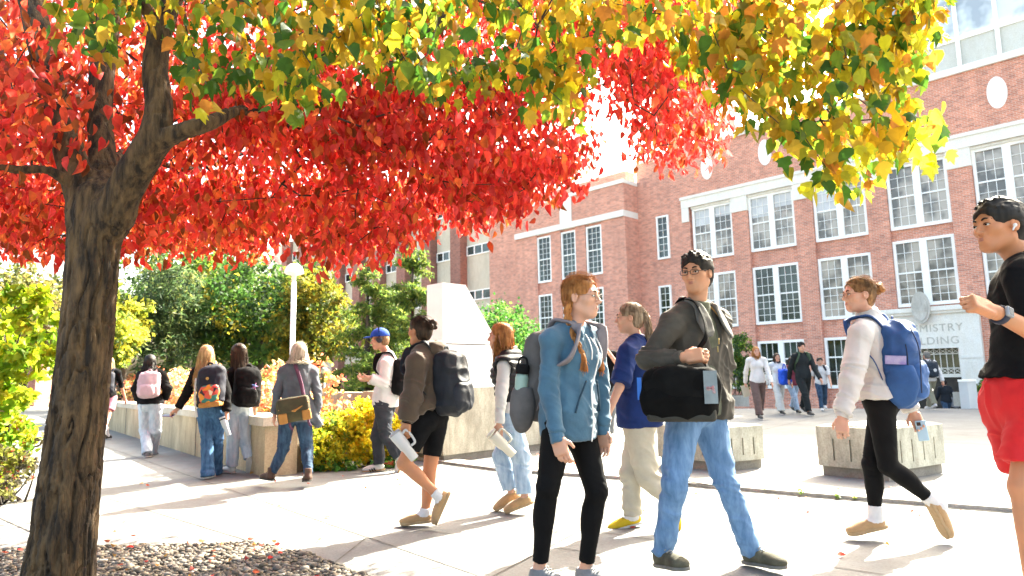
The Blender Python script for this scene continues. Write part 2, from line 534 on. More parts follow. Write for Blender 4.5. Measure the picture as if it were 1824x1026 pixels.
def far_line(p1, p2, e0=0.0, e1=0.0, w=0.011):
    a, c = G(*p1), G(*p2); d = c - a
    strip(b, a - d * e0, c + d * e1, w)
far_line((175, 883), (475, 973), 2.0, 0.0)
far_line((185, 795), (367, 858), 0.5, 1.6)
far_line((0, 923), (60, 950), 1.0, 0.0)
far_line((640, 930), (905, 965), 0.3, 0.6)
far_line((600, 1000), (720, 905), 0.1, 2.2, 0.012)
far_line((930, 1000), (1120, 900), 0.2, 0.5, 0.012)
far_line((1000, 770), (1400, 800), 0.6, 2.0, 0.02)
far_line((1330, 772), (1450, 745), 0.6, 1.6, 0.02)
far_line((1150, 960), (1480, 1010), 0.4, 2.0)
tag(b.build('paving_joint', M_dark), kind='structure')
# the long low step that crosses the plaza, weeds growing in its gap
stepline = [G(*p) for p in ((690, 812), (775, 825), (886, 840), (1108, 855), (1260, 870), (1446, 886), (1766, 911), (1900, 922))]
stepline.append(stepline[-1] + (stepline[-1] - stepline[-3]) * 4.0)
stepline.insert(0, stepline[0] + (stepline[0] - stepline[1]) * 1.2)
M_step = concrete('step_concrete', (0.37, 0.35, 0.32), 0.14, 2.0)
b = MB(); b2 = MB()
for p, q in zip(stepline[:-1], stepline[1:]):
    d = nrm(q - p); n = np.array([-d[1], d[0], 0])
    V = [p + n * 0.02, q + n * 0.02, q + n * 0.30, p + n * 0.30]
    b.add([(v[0], v[1], 0.004) for v in V] + [(v[0], v[1], 0.035) for v in V], [(4, 5, 6, 7), (0, 1, 5, 4), (2, 3, 7, 6)])
    strip(b2, p, q, 0.045, 0.006)
tag(b.build('plaza_step', M_step), kind='structure')
tag(b2.build('step_joint', M_dark), kind='structure')
# gravel bed round the tree
M_soil = fab('gravel_soil', (0.16, 0.13, 0.10), 0.35, 0.95, 20, 0.5)
bed = [(-9.0, 1.2), (1.2, 1.6), (0.35, 2.75), (-0.87, 4.10), (-1.35, 4.62), (-1.85, 4.97), (-3.65, 4.93), (-9.0, 4.9)]
b = MB(); b.add([(x, y, 0.005) for x, y in bed], [tuple(range(len(bed)))])
tag(b.build('gravel_bed', M_soil), kind='structure')
def inpoly(x, y, poly):
    r = np.zeros(len(x), bool); n = len(poly)
    for i in range(n):
        (x1, y1), (x2, y2) = poly[i], poly[(i + 1) % n]
        c = ((y1 > y) != (y2 > y)) & (x < (x2 - x1) * (y - y1) / (y2 - y1 + 1e-12) + x1)
        r ^= c
    return r
def colour_mesh(name, V, F, cols, mat, parent=None, world=True):
    """mesh with one stored colour per face (its own colour, not light)"""
    o = mobj(name, V, F, mat, parent, smooth=False, local=not world)
    a = o.data.attributes.new('leaf_colour', 'FLOAT_COLOR', 'FACE')
    c4 = np.ones((len(cols), 4), np.float32); c4[:, :3] = cols
    a.data.foreach_set('color', c4.ravel())
    return o
def stones(n):
    x = RNG.uniform(-4.2, 0.4, n * 3); y = RNG.uniform(3.3, 5.0, n * 3)
    k = inpoly(x, y, [(px_, py_ - 0.03) for px_, py_ in bed]); x, y = x[k][:n], y[k][:n]; n = len(x)
    # squashed octahedron refined once: 18 vertices
    base = []
    for t in np.linspace(0, 2 * math.pi, 7)[:-1]: base.append((math.cos(t) * 0.75, math.sin(t) * 0.75, 0.62))
    for t in np.linspace(0, 2 * math.pi, 7)[:-1]: base.append((math.cos(t + 0.5), math.sin(t + 0.5), -0.1))
    base.append((0, 0, 0.95)); base.append((0, 0, -0.8))
    base = np.array(base)
    fs = []
    for i in range(6):
        j = (i + 1) % 6
        fs += [(12, i, j), (i, 6 + i, j), (j, 6 + i, 6 + j), (6 + i, 13, 6 + j)]
    fs = np.array(fs)
    s = RNG.uniform(0.008, 0.0185, n) * (1 + 0.6 * (RNG.random(n) < 0.10))
    rx = RNG.uniform(0.75, 1.35, n); rz = RNG.uniform(0.45, 0.75, n); a = RNG.uniform(0, 6.28, n)
    P = base[None] * np.stack([s * rx, s, s * rz], 1)[:, None, :] * (1 + RNG.normal(0, 0.10, (n, 14, 1)))
    ca, sa = np.cos(a)[:, None], np.sin(a)[:, None]
    X = P[..., 0] * ca - P[..., 1] * sa + x[:, None]; Y = P[..., 0] * sa + P[..., 1] * ca + y[:, None]
    Z = P[..., 2] + (s * 0.35 + RNG.uniform(0, 0.013, n))[:, None]
    V = np.stack([X, Y, Z], 2).reshape(-1, 3)
    F = (fs[None] + (np.arange(n) * 14)[:, None, None]).reshape(-1, 3)
    pal = np.array([(0.30, 0.26, 0.21), (0.22, 0.19, 0.16), (0.38, 0.35, 0.31), (0.15, 0.14, 0.13), (0.33, 0.27, 0.2), (0.45, 0.42, 0.38)])
    c = pal[RNG.integers(0, len(pal), n)] * RNG.uniform(0.3, 0.58, (n, 1)) * np.array([1.0, .96, .90])
    return V, F, np.repeat(c, len(fs), 0)
V, F, c = stones(15000)
o = colour_mesh('gravel', V, F, c, leafm('stone', 0.0, 0.8))
o.data.polygons.foreach_set('use_smooth', np.ones(len(F), bool))
tag(o, 'rounded brown and grey river pebbles around the tree trunk', kind='stuff')

# ------------------------------------------------------------------ big brick building
M_brick = brickm('red_brick', (0.63, 0.26, 0.165), (0.53, 0.205, 0.13), (0.62, 0.50, 0.42))
M_trim = concrete('cream_stone', (0.84, 0.82, 0.75), 0.04, 1.0, 0.8, 0.10)
M_white = fab('white_paint', (0.88, 0.87, 0.82), 0.05, 0.5, 3, 0.0)
M_sill = concrete('grey_ledge', (0.62, 0.60, 0.54), 0.12, 2.0)
M_door = fab('dark_bronze', (0.035, 0.03, 0.025), 0.3, 0.5, 5, 0.0)
M_letter = fab('carved_letter', (0.50, 0.47, 0.40), 0.1, 0.9, 5, 0.0)
def glass(name, c, c2):
    m, nt, bs = mat_base(name)
    no, mp, rp = vary(nt, bs, c, 0.3, 0.75, 3, (1.0, 1.0, 0.8), c2, 0.42, 0.56)  # two-tone noise in the pane colour stands in for varied reflections
    oi = N(nt, 'ShaderNodeObjectInfo'); mu = N(nt, 'ShaderNodeMath', operation='MULTIPLY'); mu.inputs[1].default_value = 37.0
    nt.links.new(oi.outputs['Random'], mu.inputs[0]); nt.links.new(mu.outputs[0], mp.inputs['Location'])
    bs.inputs['Roughness'].default_value = 0.08
    bs.inputs['Specular IOR Level'].default_value = 0.7
    return m
M_glass = glass('window_glass', (0.14, 0.12, 0.10), (0.40, 0.35, 0.29))
M_glass_dk = glass('window_glass_dark', (0.012, 0.022, 0.02), (0.05, 0.07, 0.065))
M_blind = fab('window_blind', (0.55, 0.56, 0.56), 0.08, 0.8, 2, 0.0)
Z0 = -0.9
main = empty('brick_building', NF * DF + np.array([0, 0, Z0]), 'long red brick academic hall with white banded windows and a carved stone doorway', 'building', rz=TH - math.pi / 2)
BAY = [-18.40 + 3.405 * i for i in range(9)]
def lb(mb, u0, u1, y0, y1, z0, z1): mb.box(u0, u1, y0, y1, z0 - Z0, z1 - Z0)
w = MB()
lb(w, -23.25, -19.75, 0.0, 0.6, Z0, 14.0)           # plain end part
lb(w, -19.75, 12.0, 0.25, 0.6, Z0, 14.0)            # recessed bays
lb(w, -19.75, 12.0, 0.0, 0.25, 11.28, 14.0)         # attic
for i in range(9):
    u0 = BAY[i] + 1.25
    lb(w, u0, u0 + 0.905, 0.0, 0.25, Z0, 9.8)
w.build('wall', M_brick, main, local=True)
w = MB()
lb(w, -20.2, 12.0, -0.10, 0.0, 10.62, 11.28)
lb(w, -20.2, -19.75, -0.08, 0.0, 9.79, 10.62)
lb(w, -20.25, 12.0, -0.16, -0.10, 11.10, 11.24)
for i in range(9):
    u0 = BAY[i] + 1.25
    lb(w, u0 - 0.02, u0 + 0.925, -0.06, 0.25, 9.8, 10.62)
w.build('stone_band', M_trim, main, local=True)
w = MB(); lb(w, -23.3, 12.0, -0.12, 0.62, 14.0, 14.22); w.build('coping', M_trim, main, local=True)
w = MB()
for i in range(9): lb(w, BAY[i] - 1.25, BAY[i] + 1.25, 0.03, 0.25, 10.5, 10.62)
w.build('lintel', M_trim, main, local=True)
def oval(mb, cu, cz, ru, rz_, y0, y1, n=32):
    V = [(cu + ru * math.cos(2 * math.pi * k / n), y, cz - Z0 + rz_ * math.sin(2 * math.pi * k / n)) for y in (y1, y0) for k in range(n)]
    mb.add(V, [tuple(range(2 * n - 1, n - 1, -1))] + [(k, (k + 1) % n, n + (k + 1) % n, n + k) for k in range(n)])
for i in range(8):
    w = MB(); oval(w, BAY[i] - 0.05, 12.7, 0.36, 0.70, -0.05, 0.0); w.build('oval_medallion', M_white, main, local=True)
    w = MB(); oval(w, BAY[i] - 0.05, 12.7, 0.26, 0.58, -0.09, -0.05)
def window_mesh(W_, H_, cols, rows_u, rows_l, sashes, mull=0.30, fr=0.13, split=0.5):
    """frame with all its bars (front at y=0, going back); returns frame and pane builders, origin bottom centre"""
    f = MB(); p = MB()
    x0, x1 = -W_ / 2, W_ / 2
    f.box(x0, x1, 0, 0.13, 0, fr * 1.2); f.box(x0, x1, 0, 0.13, H_ - fr, H_)
    f.box(x0, x0 + fr, 0.004, 0.13, fr * 1.2, H_ - fr); f.box(x1 - fr, x1, 0.004, 0.13, fr * 1.2, H_ - fr)
    iw = (W_ - 2 * fr - mull * (sashes - 1)) / sashes
    for s in range(sashes):
        a = x0 + fr + s * (iw + mull)
        if s < sashes - 1: f.box(a + iw, a + iw + mull, 0.004, 0.13, fr * 1.2, H_ - fr)
        z0, z1 = fr * 1.2, H_ - fr
        zm = z0 + (z1 - z0) * split
        f.box(a, a + iw, 0.05, 0.12, zm - 0.035, zm + 0.035)
        for (za, zb, rows, yy) in ((z0, zm - 0.035, rows_l, 0.075), (zm + 0.035, z1, rows_u, 0.06)):
            for c in range(1, cols): f.box(a + iw * c / cols - 0.011, a + iw * c / cols + 0.011, yy, yy + 0.03, za, zb)
            for r in range(1, rows): f.box(a, a + iw, yy + 0.004, yy + 0.026, za + (zb - za) * r / rows - 0.011, za + (zb - za) * r / rows + 0.011)
        p.box(a, a + iw, 0.105, 0.118, z0, z1)
    return f, p
_wm = {}
def add_window(root, key, spec, u, y, z, z0=Z0, panem=None):
    if key not in _wm:
        f, p = window_mesh(**spec)
        fo = f.build('window', M_white, root, local=True); po = p.build('pane', panem or M_glass, fo, local=True)
        _wm[key] = (fo, po)
    else:
        f0, p0 = _wm[key]
        fo = f0.copy(); COL.objects.link(fo); fo.parent = root
        po = p0.copy(); COL.objects.link(po); po.parent = fo
        po.data = p0.data
    if panem is not None and po.data.materials[0] != panem:
        po.data = po.data.copy(); po.data.materials[0] = panem
    fo.location = (u, y, z - z0)
    return fo
SU = dict(W_=2.46, H_=3.0, cols=3, rows_u=3, rows_l=3, sashes=2)
SL = dict(W_=2.46, H_=3.05, cols=3, rows_u=3, rows_l=4, sashes=2)
SB = dict(W_=2.46, H_=2.45, cols=3, rows_u=1, rows_l=2, sashes=2, split=0.62)
rw = random.Random(4)
for i in range(8):
    f = add_window(main, 'u', SU, BAY[i], 0.12, 7.5)
    if rw.random() < 0.8 and i != 3:                                    # a pale blind behind some sashes
        for s in (-1, 1):
            if rw.random() < 0.45:
                h = rw.uniform(0.5, 1.5); bb = MB(); bb.box(s * 0.63 - 0.45, s * 0.63 + 0.45, 0.098, 0.104, 2.87 - h, 2.87); bb.build('blind', M_blind, f, local=True)
    f = add_window(main, 'l', SL, BAY[i], 0.12, 3.60 if i != 3 else 3.93, panem=M_glass_dk if i == 1 else None)
    if i in (0, 2, 4, 5):
        for s in (-1, 1):
            if rw.random() < 0.6:
                z = rw.uniform(0.2, 0.8); bb = MB(); bb.box(s * 0.63 - 0.45, s * 0.63 + 0.45, 0.098, 0.104, 0.16, 0.16 + z + 0.3); bb.build('blind', M_blind, f, local=True)
    if i != 3: add_window(main, 'b', SB, BAY[i], 0.12, 0.28, panem=M_glass_dk)
SS = dict(W_=0.82, H_=2.6, cols=2, rows_u=3, rows_l=3, sashes=1, fr=0.10)
add_window(main, 's', SS, -21.5, -0.125, 7.85, panem=M_glass_dk)
add_window(main, 's', SS, -21.55, -0.125, 3.68, panem=M_glass_dk)
# stone doorway
sw = MB()
DC = -8.2
lb(sw, -10.10, -9.25, -0.30, 0.25, Z0, 3.5); lb(sw, -7.15, -6.30, -0.30, 0.25, Z0, 3.5)
lb(sw, -9.25, -7.15, -0.30, 0.25, 2.0, 3.5)
lb(sw, -10.2, -6.2, -0.42, 0.25, 3.5, 3.62); lb(sw, -10.25, -6.15, -0.5, 0.25, 3.62, 3.82)
for k in range(5):
    lb(sw, -7.05 + k * 0.13, -6.98 + k * 0.13, -0.315, -0.30, -0.2, 1.4); lb(sw, -9.95 + k * 0.13, -9.88 + k * 0.13, -0.315, -0.30, -0.2, 1.4)
lb(sw, -7.10, -6.34, -0.33, -0.30, 1.55, 1.66); lb(sw, -10.06, -9.3, -0.33, -0.30, 1.55, 1.66)
door = sw.build('stone_doorway', M_trim, main, local=True)
sw = MB(); oval(sw, -8.35, 3.8, 0.36, 0.70, -0.60, -0.5); oval(sw, -8.35, 3.8, 0.27, 0.58, -0.64, -0.60)
lb(sw, -8.55, -8.15, -0.66, -0.64, 3.62, 3.9); lb(sw, -8.42, -8.28, -0.67, -0.66, 3.9, 4.12)
sw.build('oval_crest', M_sill, door, local=True)
sw = MB(); lb(sw, -9.25, -7.15, 0.16, 0.24, Z0, 0.75); sw.build('door', M_door, main, local=True)
sw = MB(); lb(sw, -9.25, -7.15, 0.05, 0.15, 0.75, 0.9)
for k in range(9): lb(sw, -9.13 + k * 0.235, -9.10 + k * 0.235, 0.06, 0.1, 0.9, 2.0)
for k in range(8):
    for s in (0, 1):
        a = -9.115 + k * 0.235
        for (za, zb) in ((0.92, 1.12), (1.78, 1.98)):
            p0 = np.array((a, 0.08, (za if s == 0 else zb) - Z0)); p1 = np.array((a + 0.235, 0.08, (zb if s == 0 else za) - Z0))
            sw.tube([p0, p1], 0.014, 4)
lb(sw, -9.25, -7.15, 0.06, 0.1, 1.12, 1.16); lb(sw, -9.25, -7.15, 0.06, 0.1, 1.74, 1.78)
sw.build('transom_grille', M_trim, main, local=True)
sw = MB(); lb(sw, -9.25, -7.15, 0.12, 0.2, 0.9, 2.0); sw.build('transom_pane', fab('transom_glass', (0.13, 0.12, 0.07), 0.3, 0.2, 2, 0), main, local=True)
def text_mesh(name, txt, size, mat, parent, M, extr=0.012):
    cu = bpy.data.curves.new(name, 'FONT'); cu.body = txt; cu.size = size; cu.align_x = 'CENTER'; cu.align_y = 'CENTER'; cu.extrude = extr
    cu.space_character = 1.12
    t = bpy.data.objects.new(name, cu); COL.objects.link(t)
    me = bpy.data.meshes.new_from_object(t.evaluated_get(bpy.context.evaluated_depsgraph_get()))
    bpy.data.objects.remove(t)
    me.transform(M); me.materials.clear(); me.materials.append(mat)
    o = bpy.data.objects.new(name, me); COL.objects.link(o); o.parent = parent
    return o
RXM = Matrix.Rotation(math.pi / 2, 4, 'X')
text_mesh('lettering', 'CHEMISTRY', 0.46, M_letter, door, Matrix.Translation((DC - 0.02, -0.302, 2.87 - Z0)) @ RXM)
text_mesh('lettering', 'BUILDING', 0.46, M_letter, door, Matrix.Translation((DC - 0.02, -0.302, 2.32 - Z0)) @ RXM)
# rooftop glasshouse storey
w = MB(); lb(w, -9.6, 12, 0.32, 0.6, 14.22, 15.65); w.build('roof_panel', concrete('cream_panel', (0.60, 0.61, 0.56), 0.05, 0.6, 0.6, 0.1), main, local=True)
w = MB(); lb(w, -9.6, 12, 0.25, 0.32, 15.62, 15.80); lb(w, -9.6, 12, 0.20, 0.32, 14.22, 14.42); lb(w, -9.6, 12, 0.25, 0.32, 19.0, 19.2)
for k in range(15): lb(w, -9.06 + k * 1.46, -8.90 + k * 1.46, 0.16, 0.25, 14.42, 19.2)
w.build('roof_rib', M_white, main, local=True)
w = MB(); lb(w, -9.6, 12, 0.40, 0.46, 15.8, 19.0); w.build('roof_glazing', glass('roof_glass', (0.45, 0.52, 0.58), (0.6, 0.66, 0.7)), main, local=True)

# lower wing joined to it, standing forward
YA = -1.4
annex = empty('brick_wing', NF * DF + UF * -28.0 + np.array([0, 0, Z0]), 'lower red brick wing with tall narrow windows and a white band, beside the large hall', 'building', rz=TH - math.pi / 2)
def la(mb, u0, u1, y0, y1, z0, z1): mb.box(u0 + 28, u1 + 28, y0, y1, z0 - Z0, z1 - Z0)
w = MB()
la(w, -32.5, -23.255, YA + 0.14, 0.5, Z0, 10.57)
for a, c in ((-32.5, -30.5), (-29.24, -28.37), (-27.12, -26.3), (-25.03, -23.25)): la(w, a, c, YA, YA + 0.14, Z0, 10.57)
la(w, -32.5, -23.25, YA, 0.5, 10.95, 12.62)
la(w, -35.6, -32.5, YA + 0.35, 0.5, Z0, 12.62); la(w, -36.2, -35.6, YA + 0.9, 0.5, Z0, 12.62)
la(w, -33.5, -24.4, 0.5, 1.5, 10, 14.0)
w.build('wall', M_brick, annex, local=True)
w = MB(); la(w, -32.5, -23.256, YA - 0.12, 0.5, 10.57, 10.95); w.build('stone_band', M_trim, annex, local=True)
w = MB(); la(w, -35.6, -23.2, YA - 0.08, 0.52, 12.62, 12.86); la(w, -33.6, -24.35, 0.49, 1.55, 14.0, 14.15); w.build('coping', M_trim, annex, local=True)
w = MB(); la(w, -28.35, -27.35, YA - 0.06, YA, 10.95, 12.62); w.build('stone_panel', M_trim, annex, local=True)
SA = dict(W_=1.22, H_=3.1, cols=3, rows_u=4, rows_l=4, sashes=1, fr=0.11)
for u in (-29.87, -27.74, -25.66):
    add_window(annex, 'a', SA, u + 28, YA + 0.03, 7.3, panem=M_glass_dk)
    add_window(annex, 'a', SA, u + 28, YA + 0.03, 3.4, panem=M_glass_dk)

# concrete building with brick fins at the left
YB = 2.0
M_cream = concrete('cream_concrete', (0.62, 0.56, 0.44), 0.08, 0.5, 0.85, 0.2)
lab = empty('laboratory_building', NF * DF + UF * -54.0 + np.array([0, 0, Z0]), 'cream concrete building with tall brick fins and window strips behind the spruce trees', 'building', rz=TH - math.pi / 2)
def ll(mb, u0, u1, y0, y1, z0, z1): mb.box(u0 + 54, u1 + 54, y0, y1, z0 - Z0, z1 - Z0)
w = MB(); ll(w, -78, -36.3, YB + 0.3, YB + 3, Z0, 17.5); w.build('wall', M_cream, lab, local=True)
fins = [-37.4, -42.6, -46.6, -50.4, -54.4, -58.0, -61.8, -65.8, -69.6, -73.6]
for u in fins:
    w = MB(); ll(w, u - 0.65, u + 0.65, YB - 0.45, YB + 0.3, Z0, 17.3); w.build('brick_fin', brickm('brown_brick', (0.30, 0.12, 0.085), (0.23, 0.09, 0.065), (0.28, 0.2, 0.16)), lab, local=True)
for a, c in zip(fins[1:], fins[:-1]):
    for z in (3.6, 7.4, 11.15, 15.0):
        f = MB(); u0, u1 = a + 0.7, c - 0.7
        ll(f, u0, u1, YB + 0.2, YB + 0.3, z, z + 0.09); ll(f, u0, u1, YB + 0.2, YB + 0.3, z + 0.75, z + 0.84)
        nb = max(2, int((u1 - u0) / 0.8))
        for k in range(nb + 1):
            q = u0 + (u1 - u0 - 0.1) * k / nb; ll(f, q, q + 0.1, YB + 0.204, YB + 0.3, z + 0.09, z + 0.75)
        fo = f.build('window_strip', M_white, lab, local=True)
        p = MB(); ll(p, u0, u1, YB + 0.26, YB + 0.298, z + 0.09, z + 0.75); p.build('pane', M_glass_dk, fo, local=True)

# ------------------------------------------------------------------ walls, pylon, planters, lamps
M_conc = concrete('grey_concrete', (0.47, 0.45, 0.365), 0.2, 1.8, 0.9, 0.85)
M_tan = concrete('tan_concrete', (0.52, 0.41, 0.26), 0.14, 1.1, 0.9, 0.6)
M_cap = concrete('wall_cap', (0.58, 0.52, 0.42), 0.08, 1.2, 0.9, 0.3)
A2, B2 = np.array([0.7071, 0.7071, 0]), np.array([-0.7071, 0.7071, 0])
w0, w1 = np.array([-3.02, 8.3, 0]), np.array([-10.43, 17.64, 0]); wd = nrm(w1 - w0); wn_ = np.array([wd[1], -wd[0], 0])
wall = empty('retaining_wall', w0, 'long tan concrete retaining wall beside the path, orange hedge on top', 'wall')
w1 = w0 + wd * 24
mb = MB(); q = [w0, w1, w1 + wn_ * 0.40, w0 + wn_ * 0.40]
mb.prism([tuple(v[:2]) for v in q], 0.0, 0.60); mb.build('wall_face', M_tan, wall)
mb = MB(); q = [w0 - wd * 0.04 - wn_ * 0.04, w1, w1 + wn_ * 0.44, w0 - wd * 0.04 + wn_ * 0.44]
mb.prism([tuple(v[:2]) for v in q], 0.60, 0.71); mb.build('coping', M_cap, wall)
mb = MB()
for t in (3.25, 6.4, 9.6): mb.obox(w0 + wd * t - wn_ * 0.003 + np.array([0, 0, 0.3]), wd * 0.008, wn_ * 0.004, np.array([0, 0, 0.3]))
mb.build('joint', M_dark, wall)
pc = w0 + wd * 2.15 - wn_ * 0.012 + np.array([0, 0, 0.37]); mb = MB()
mb.add([pc + wd * 0.13 * math.cos(t) * 1.3 + np.array([0, 0, 0.17 * math.sin(t)]) - wn_ * s for s in (0.02, -0.012) for t in np.linspace(0, 2 * math.pi, 7)[:-1]],
       [(0, 1, 2, 3, 4, 5)] + [(i, (i + 1) % 6, 6 + (i + 1) % 6, 6 + i) for i in range(6)])
mb.build('step_light', fab('grey_metal', (0.16, 0.16, 0.16), 0.2, 0.5, 8, 0), wall)
mb = MB(); q = [w0 + wn_ * 0.41 + wd * 0.05, w1 + wn_ * 0.41, w1 + wn_ * 4.0, w0 + wn_ * 1.7 + wd * 1.0]
mb.prism([tuple(v[:2]) for v in q], 0.005, 0.55)
tag(mb.build('raised_soil', fab('soil', (0.10, 0.075, 0.05), 0.3, 0.95, 10, 0.4)), kind='structure')
# pylon
PA = np.array([-0.97, 9.28, 0])
M_py = fab('white_panel', (0.76, 0.80, 0.79), 0.04, 0.45, 1.5, 0.05)
py = empty('white_pylon', PA, 'tall white tapered panel monument on a concrete plinth', 'monument')
def p2(v): return (v[0], v[1])
c0 = PA
poly = [c0, c0 + A2 * 2.6, c0 + A2 * 2.6 + B2 * 0.75, c0 + B2 * 0.75]
ins = [c0 + (A2 + B2) * 0.04, c0 + A2 * 2.56 + B2 * 0.04, c0 + A2 * 2.56 + B2 * 0.71, c0 + B2 * 0.71 + A2 * 0.04]
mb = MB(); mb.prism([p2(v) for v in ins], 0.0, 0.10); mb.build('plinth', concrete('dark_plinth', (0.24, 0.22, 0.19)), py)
mb = MB(); mb.prism([p2(v) for v in poly], 0.10, 0.99); mb.build('concrete_base', M_conc, py)
f0 = c0 + (A2 + B2) * 0.05
zt = at(799, 503, f0[1])[2]; zm = at(799, 612, f0[1])[2]
def trap(z0, z1, n):
    def tl(z):
        zk = (z - 0.99) / (zt - 0.99); return 1.56 + (0.42 - 1.56) * zk
    V = []
    for z in (z0, z1):
        L = tl(z)
        for v in (f0, f0 + A2 * L, f0 + A2 * L + B2 * 0.36, f0 + B2 * 0.36): V.append((v[0], v[1], z))
    mb = MB(); mb.add(V, [(3, 2, 1, 0), (4, 5, 6, 7), (0, 1, 5, 4), (1, 2, 6, 5), (2, 3, 7, 6), (3, 0, 4, 7)])
    return mb.build(n, M_py, py)
trap(0.992, zm - 0.008, 'lower_panel'); trap(zm + 0.008, zt, 'upper_panel')
mb = MB(); V = f0 + (A2 + B2) * 0.02; mb.prism([p2(V), p2(V + A2 * 0.8), p2(V + A2 * 0.8 + B2 * 0.3), p2(V + B2 * 0.3)], zm - 0.02, zm + 0.02); mb.build('seam', M_dark, py)
# low wall running left from the pylon
lw = empty('low_wall', PA + B2 * 2.5, 'low grey concrete wall behind the yellow shrub, running left from the white pylon', 'wall')
mb = MB(); s0 = PA + B2 * 0.76 + A2 * 0.2; e0 = s0 + B2 * 1.55; e1 = s0 + B2 * 4.3
mb.prism([p2(s0), p2(s0 + A2 * 0.3), p2(e0 + A2 * 0.3), p2(e0)], 0, 0.95); mb.build('wall_section', concrete('pale_tan', (0.42, 0.37, 0.27), 0.1, 1.2), lw)
mb = MB(); e0b = e0 + B2 * 0.015
mb.prism([p2(e0b), p2(e0b + A2 * 0.3), p2(e1 + A2 * 0.3), p2(e1)], 0, 0.93); mb.build('wall_section', M_conc, lw)
def planter(name, L, Nn, Rr, h, label, group=None):
    Fp = L + Rr - Nn; cen = (L + Rr) / 2
    root = empty(name, cen, label, 'planter', group)
    quad = [L, Nn, Rr, Fp]
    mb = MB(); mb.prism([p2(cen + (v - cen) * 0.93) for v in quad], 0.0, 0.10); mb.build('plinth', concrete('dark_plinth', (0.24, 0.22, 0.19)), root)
    mb = MB(); mb.prism([p2(cen + (v - cen) * 0.955) for v in quad], 0.10, h, [p2(cen + (v - cen) * 0.975) for v in quad])
    # face panels with open slots between them
    for k in range(4):
        a, c = quad[k], quad[(k + 1) % 4]
        e = c - a; ln = np.linalg.norm(e); e = e / ln; out = np.array([e[1], -e[0], 0])
        if out.dot((a + c) / 2 - cen) < 0: out = -out
        mid = cen + ((a + c) / 2 - cen) * 0.955
        npan = 4 if ln < 1.0 else 5
        gap = 0.022; wpan = (ln * 0.955 - gap * (npan - 1)) / npan
        for i in range(npan):
            ctr = mid + e * (-ln * 0.955 / 2 + wpan / 2 + i * (wpan + gap))
            for (za, zb, ww) in ((0.17, h - 0.13, wpan),):
                mb.obox(ctr + out * 0.012 + np.array([0, 0, (za + zb) / 2]), e * ww / 2, out * 0.02, np.array([0, 0, (zb - za) / 2]))
        for (za, zb) in ((0.105, 0.172), (h - 0.132, h - 0.002)):
            mb.obox(mid + out * 0.0115 + np.array([0, 0, (za + zb) / 2]), e * ln * 0.955 / 2, out * 0.02, np.array([0, 0, (zb - za) / 2]))
    mb.build('body', M_conc, root)
    mb = MB(); mb.prism([p2(cen + (v - cen) * 0.90) for v in quad], h + 0.002, h + 0.012); mb.build('soil', fab('plaza_fill', (0.36, 0.34, 0.3), 0.15, 0.95, 8, 0.4), root)
    return root
gp = 'slotted concrete planters on the plaza'
planter('concrete_planter', G(1459, 846), G(1585, 859), G(1687, 842), 0.53, 'slotted concrete planter behind the woman with the blue backpack', gp)
planter('concrete_planter', G(1172, 828), G(1285, 841), G(1364, 833), 0.50, 'slotted concrete planter half hidden by the man in blue jeans', gp)
# far troughs near the building
for (px0, px1, pyb, h, lbl) in ((1298, 1335, 724, 0.36, 'pale stone trough under the dark green shrub'), (1733, 1790, 725, 0.42, 'pale stone trough with leafy plants beside the doorway')):
    a = G(px0, pyb); c = G(px1, pyb); e = c - a
    tr = empty('stone_trough', (a + c) / 2, lbl, 'planter', 'stone troughs near the brick hall')
    up = np.array([-0.1, 0.7, 0])
    mb = MB(); mb.prism([p2(a), p2(c), p2(c + up), p2(a + up)], 0, h); mb.build('body', concrete('pale_stone', (0.42, 0.42, 0.38)), tr)
    mb = MB(); mb.prism([p2(a + e * .05 + up * .1), p2(c - e * .05 + up * .1), p2(c - e * .05 + up * .9), p2(a + e * .05 + up * .9)], h + 0.002, h + 0.02); mb.build('soil', fab('soil', (0.10, 0.075, 0.05), 0.3, 0.95, 10, 0.4), tr)
a = G(1712, 728); c = G(1728, 728); bx = empty('stone_pedestal', (a + c) / 2, 'pale square pedestal at the right of the doorway', 'pedestal')
mb = MB(); d = np.array([0.45, 0.3, 0]); zt2 = at(1712, 676, a[1])[2]
mb.prism([p2(a), p2(c), p2(c + d), p2(a + d)], 0, zt2 - 0.06); mb.build('shaft', fab('white_stone', (0.55, 0.57, 0.56), 0.06, 0.8, 2, 0.1), bx)
mb = MB(); mb.prism([p2(a - d * .07), p2(c + np.array([.03, -.02, 0])), p2(c + d * 1.07), p2(a + d * 1.05)], zt2 - 0.06, zt2); mb.build('cap', M_white, bx)
# lamps
def lamp(px, pyb, Y, ztop, label, dome=True, s=1.0):
    g = ground_at(px, Y)
    r = empty('street_lamp', g, label, 'street lamp', 'white street lamps')
    mb = MB(); mb.lathe(g, [(0.10 * s, 0), (0.10 * s, 0.06), (0.06 * s, 0.1), (0.055 * s, ztop - 0.25), (0.035 * s, ztop - 0.22)], 16); mb.build('pole', M_white, r, smooth=True)
    h = g + np.array([0, 0, ztop])
    mb = MB()
    if dome:
        mb.lathe(h, [(0.05 * s, -0.22), (0.06 * s, -0.12), (0.20 * s, -0.085), (0.215 * s, -0.07), (0.21 * s, -0.03), (0.17 * s, 0.05), (0.09 * s, 0.10), (0.004, 0.115)], 24)
    else:
        mb.lathe(h, [(0.2 * s * math.cos(t), 0.2 * s * math.sin(t)) for t in np.linspace(-1.45, 1.55, 14)], 20)
    mb.build('lamp_head', fab('lamp_white', (0.75, 0.75, 0.72), 0.03, 0.4, 2, 0), r, smooth=True)
lamp(519, 0, 12.5, at(519, 480, 12.5)[2], 'tall white lamp post with a dome head under the red foliage', True, 0.82)
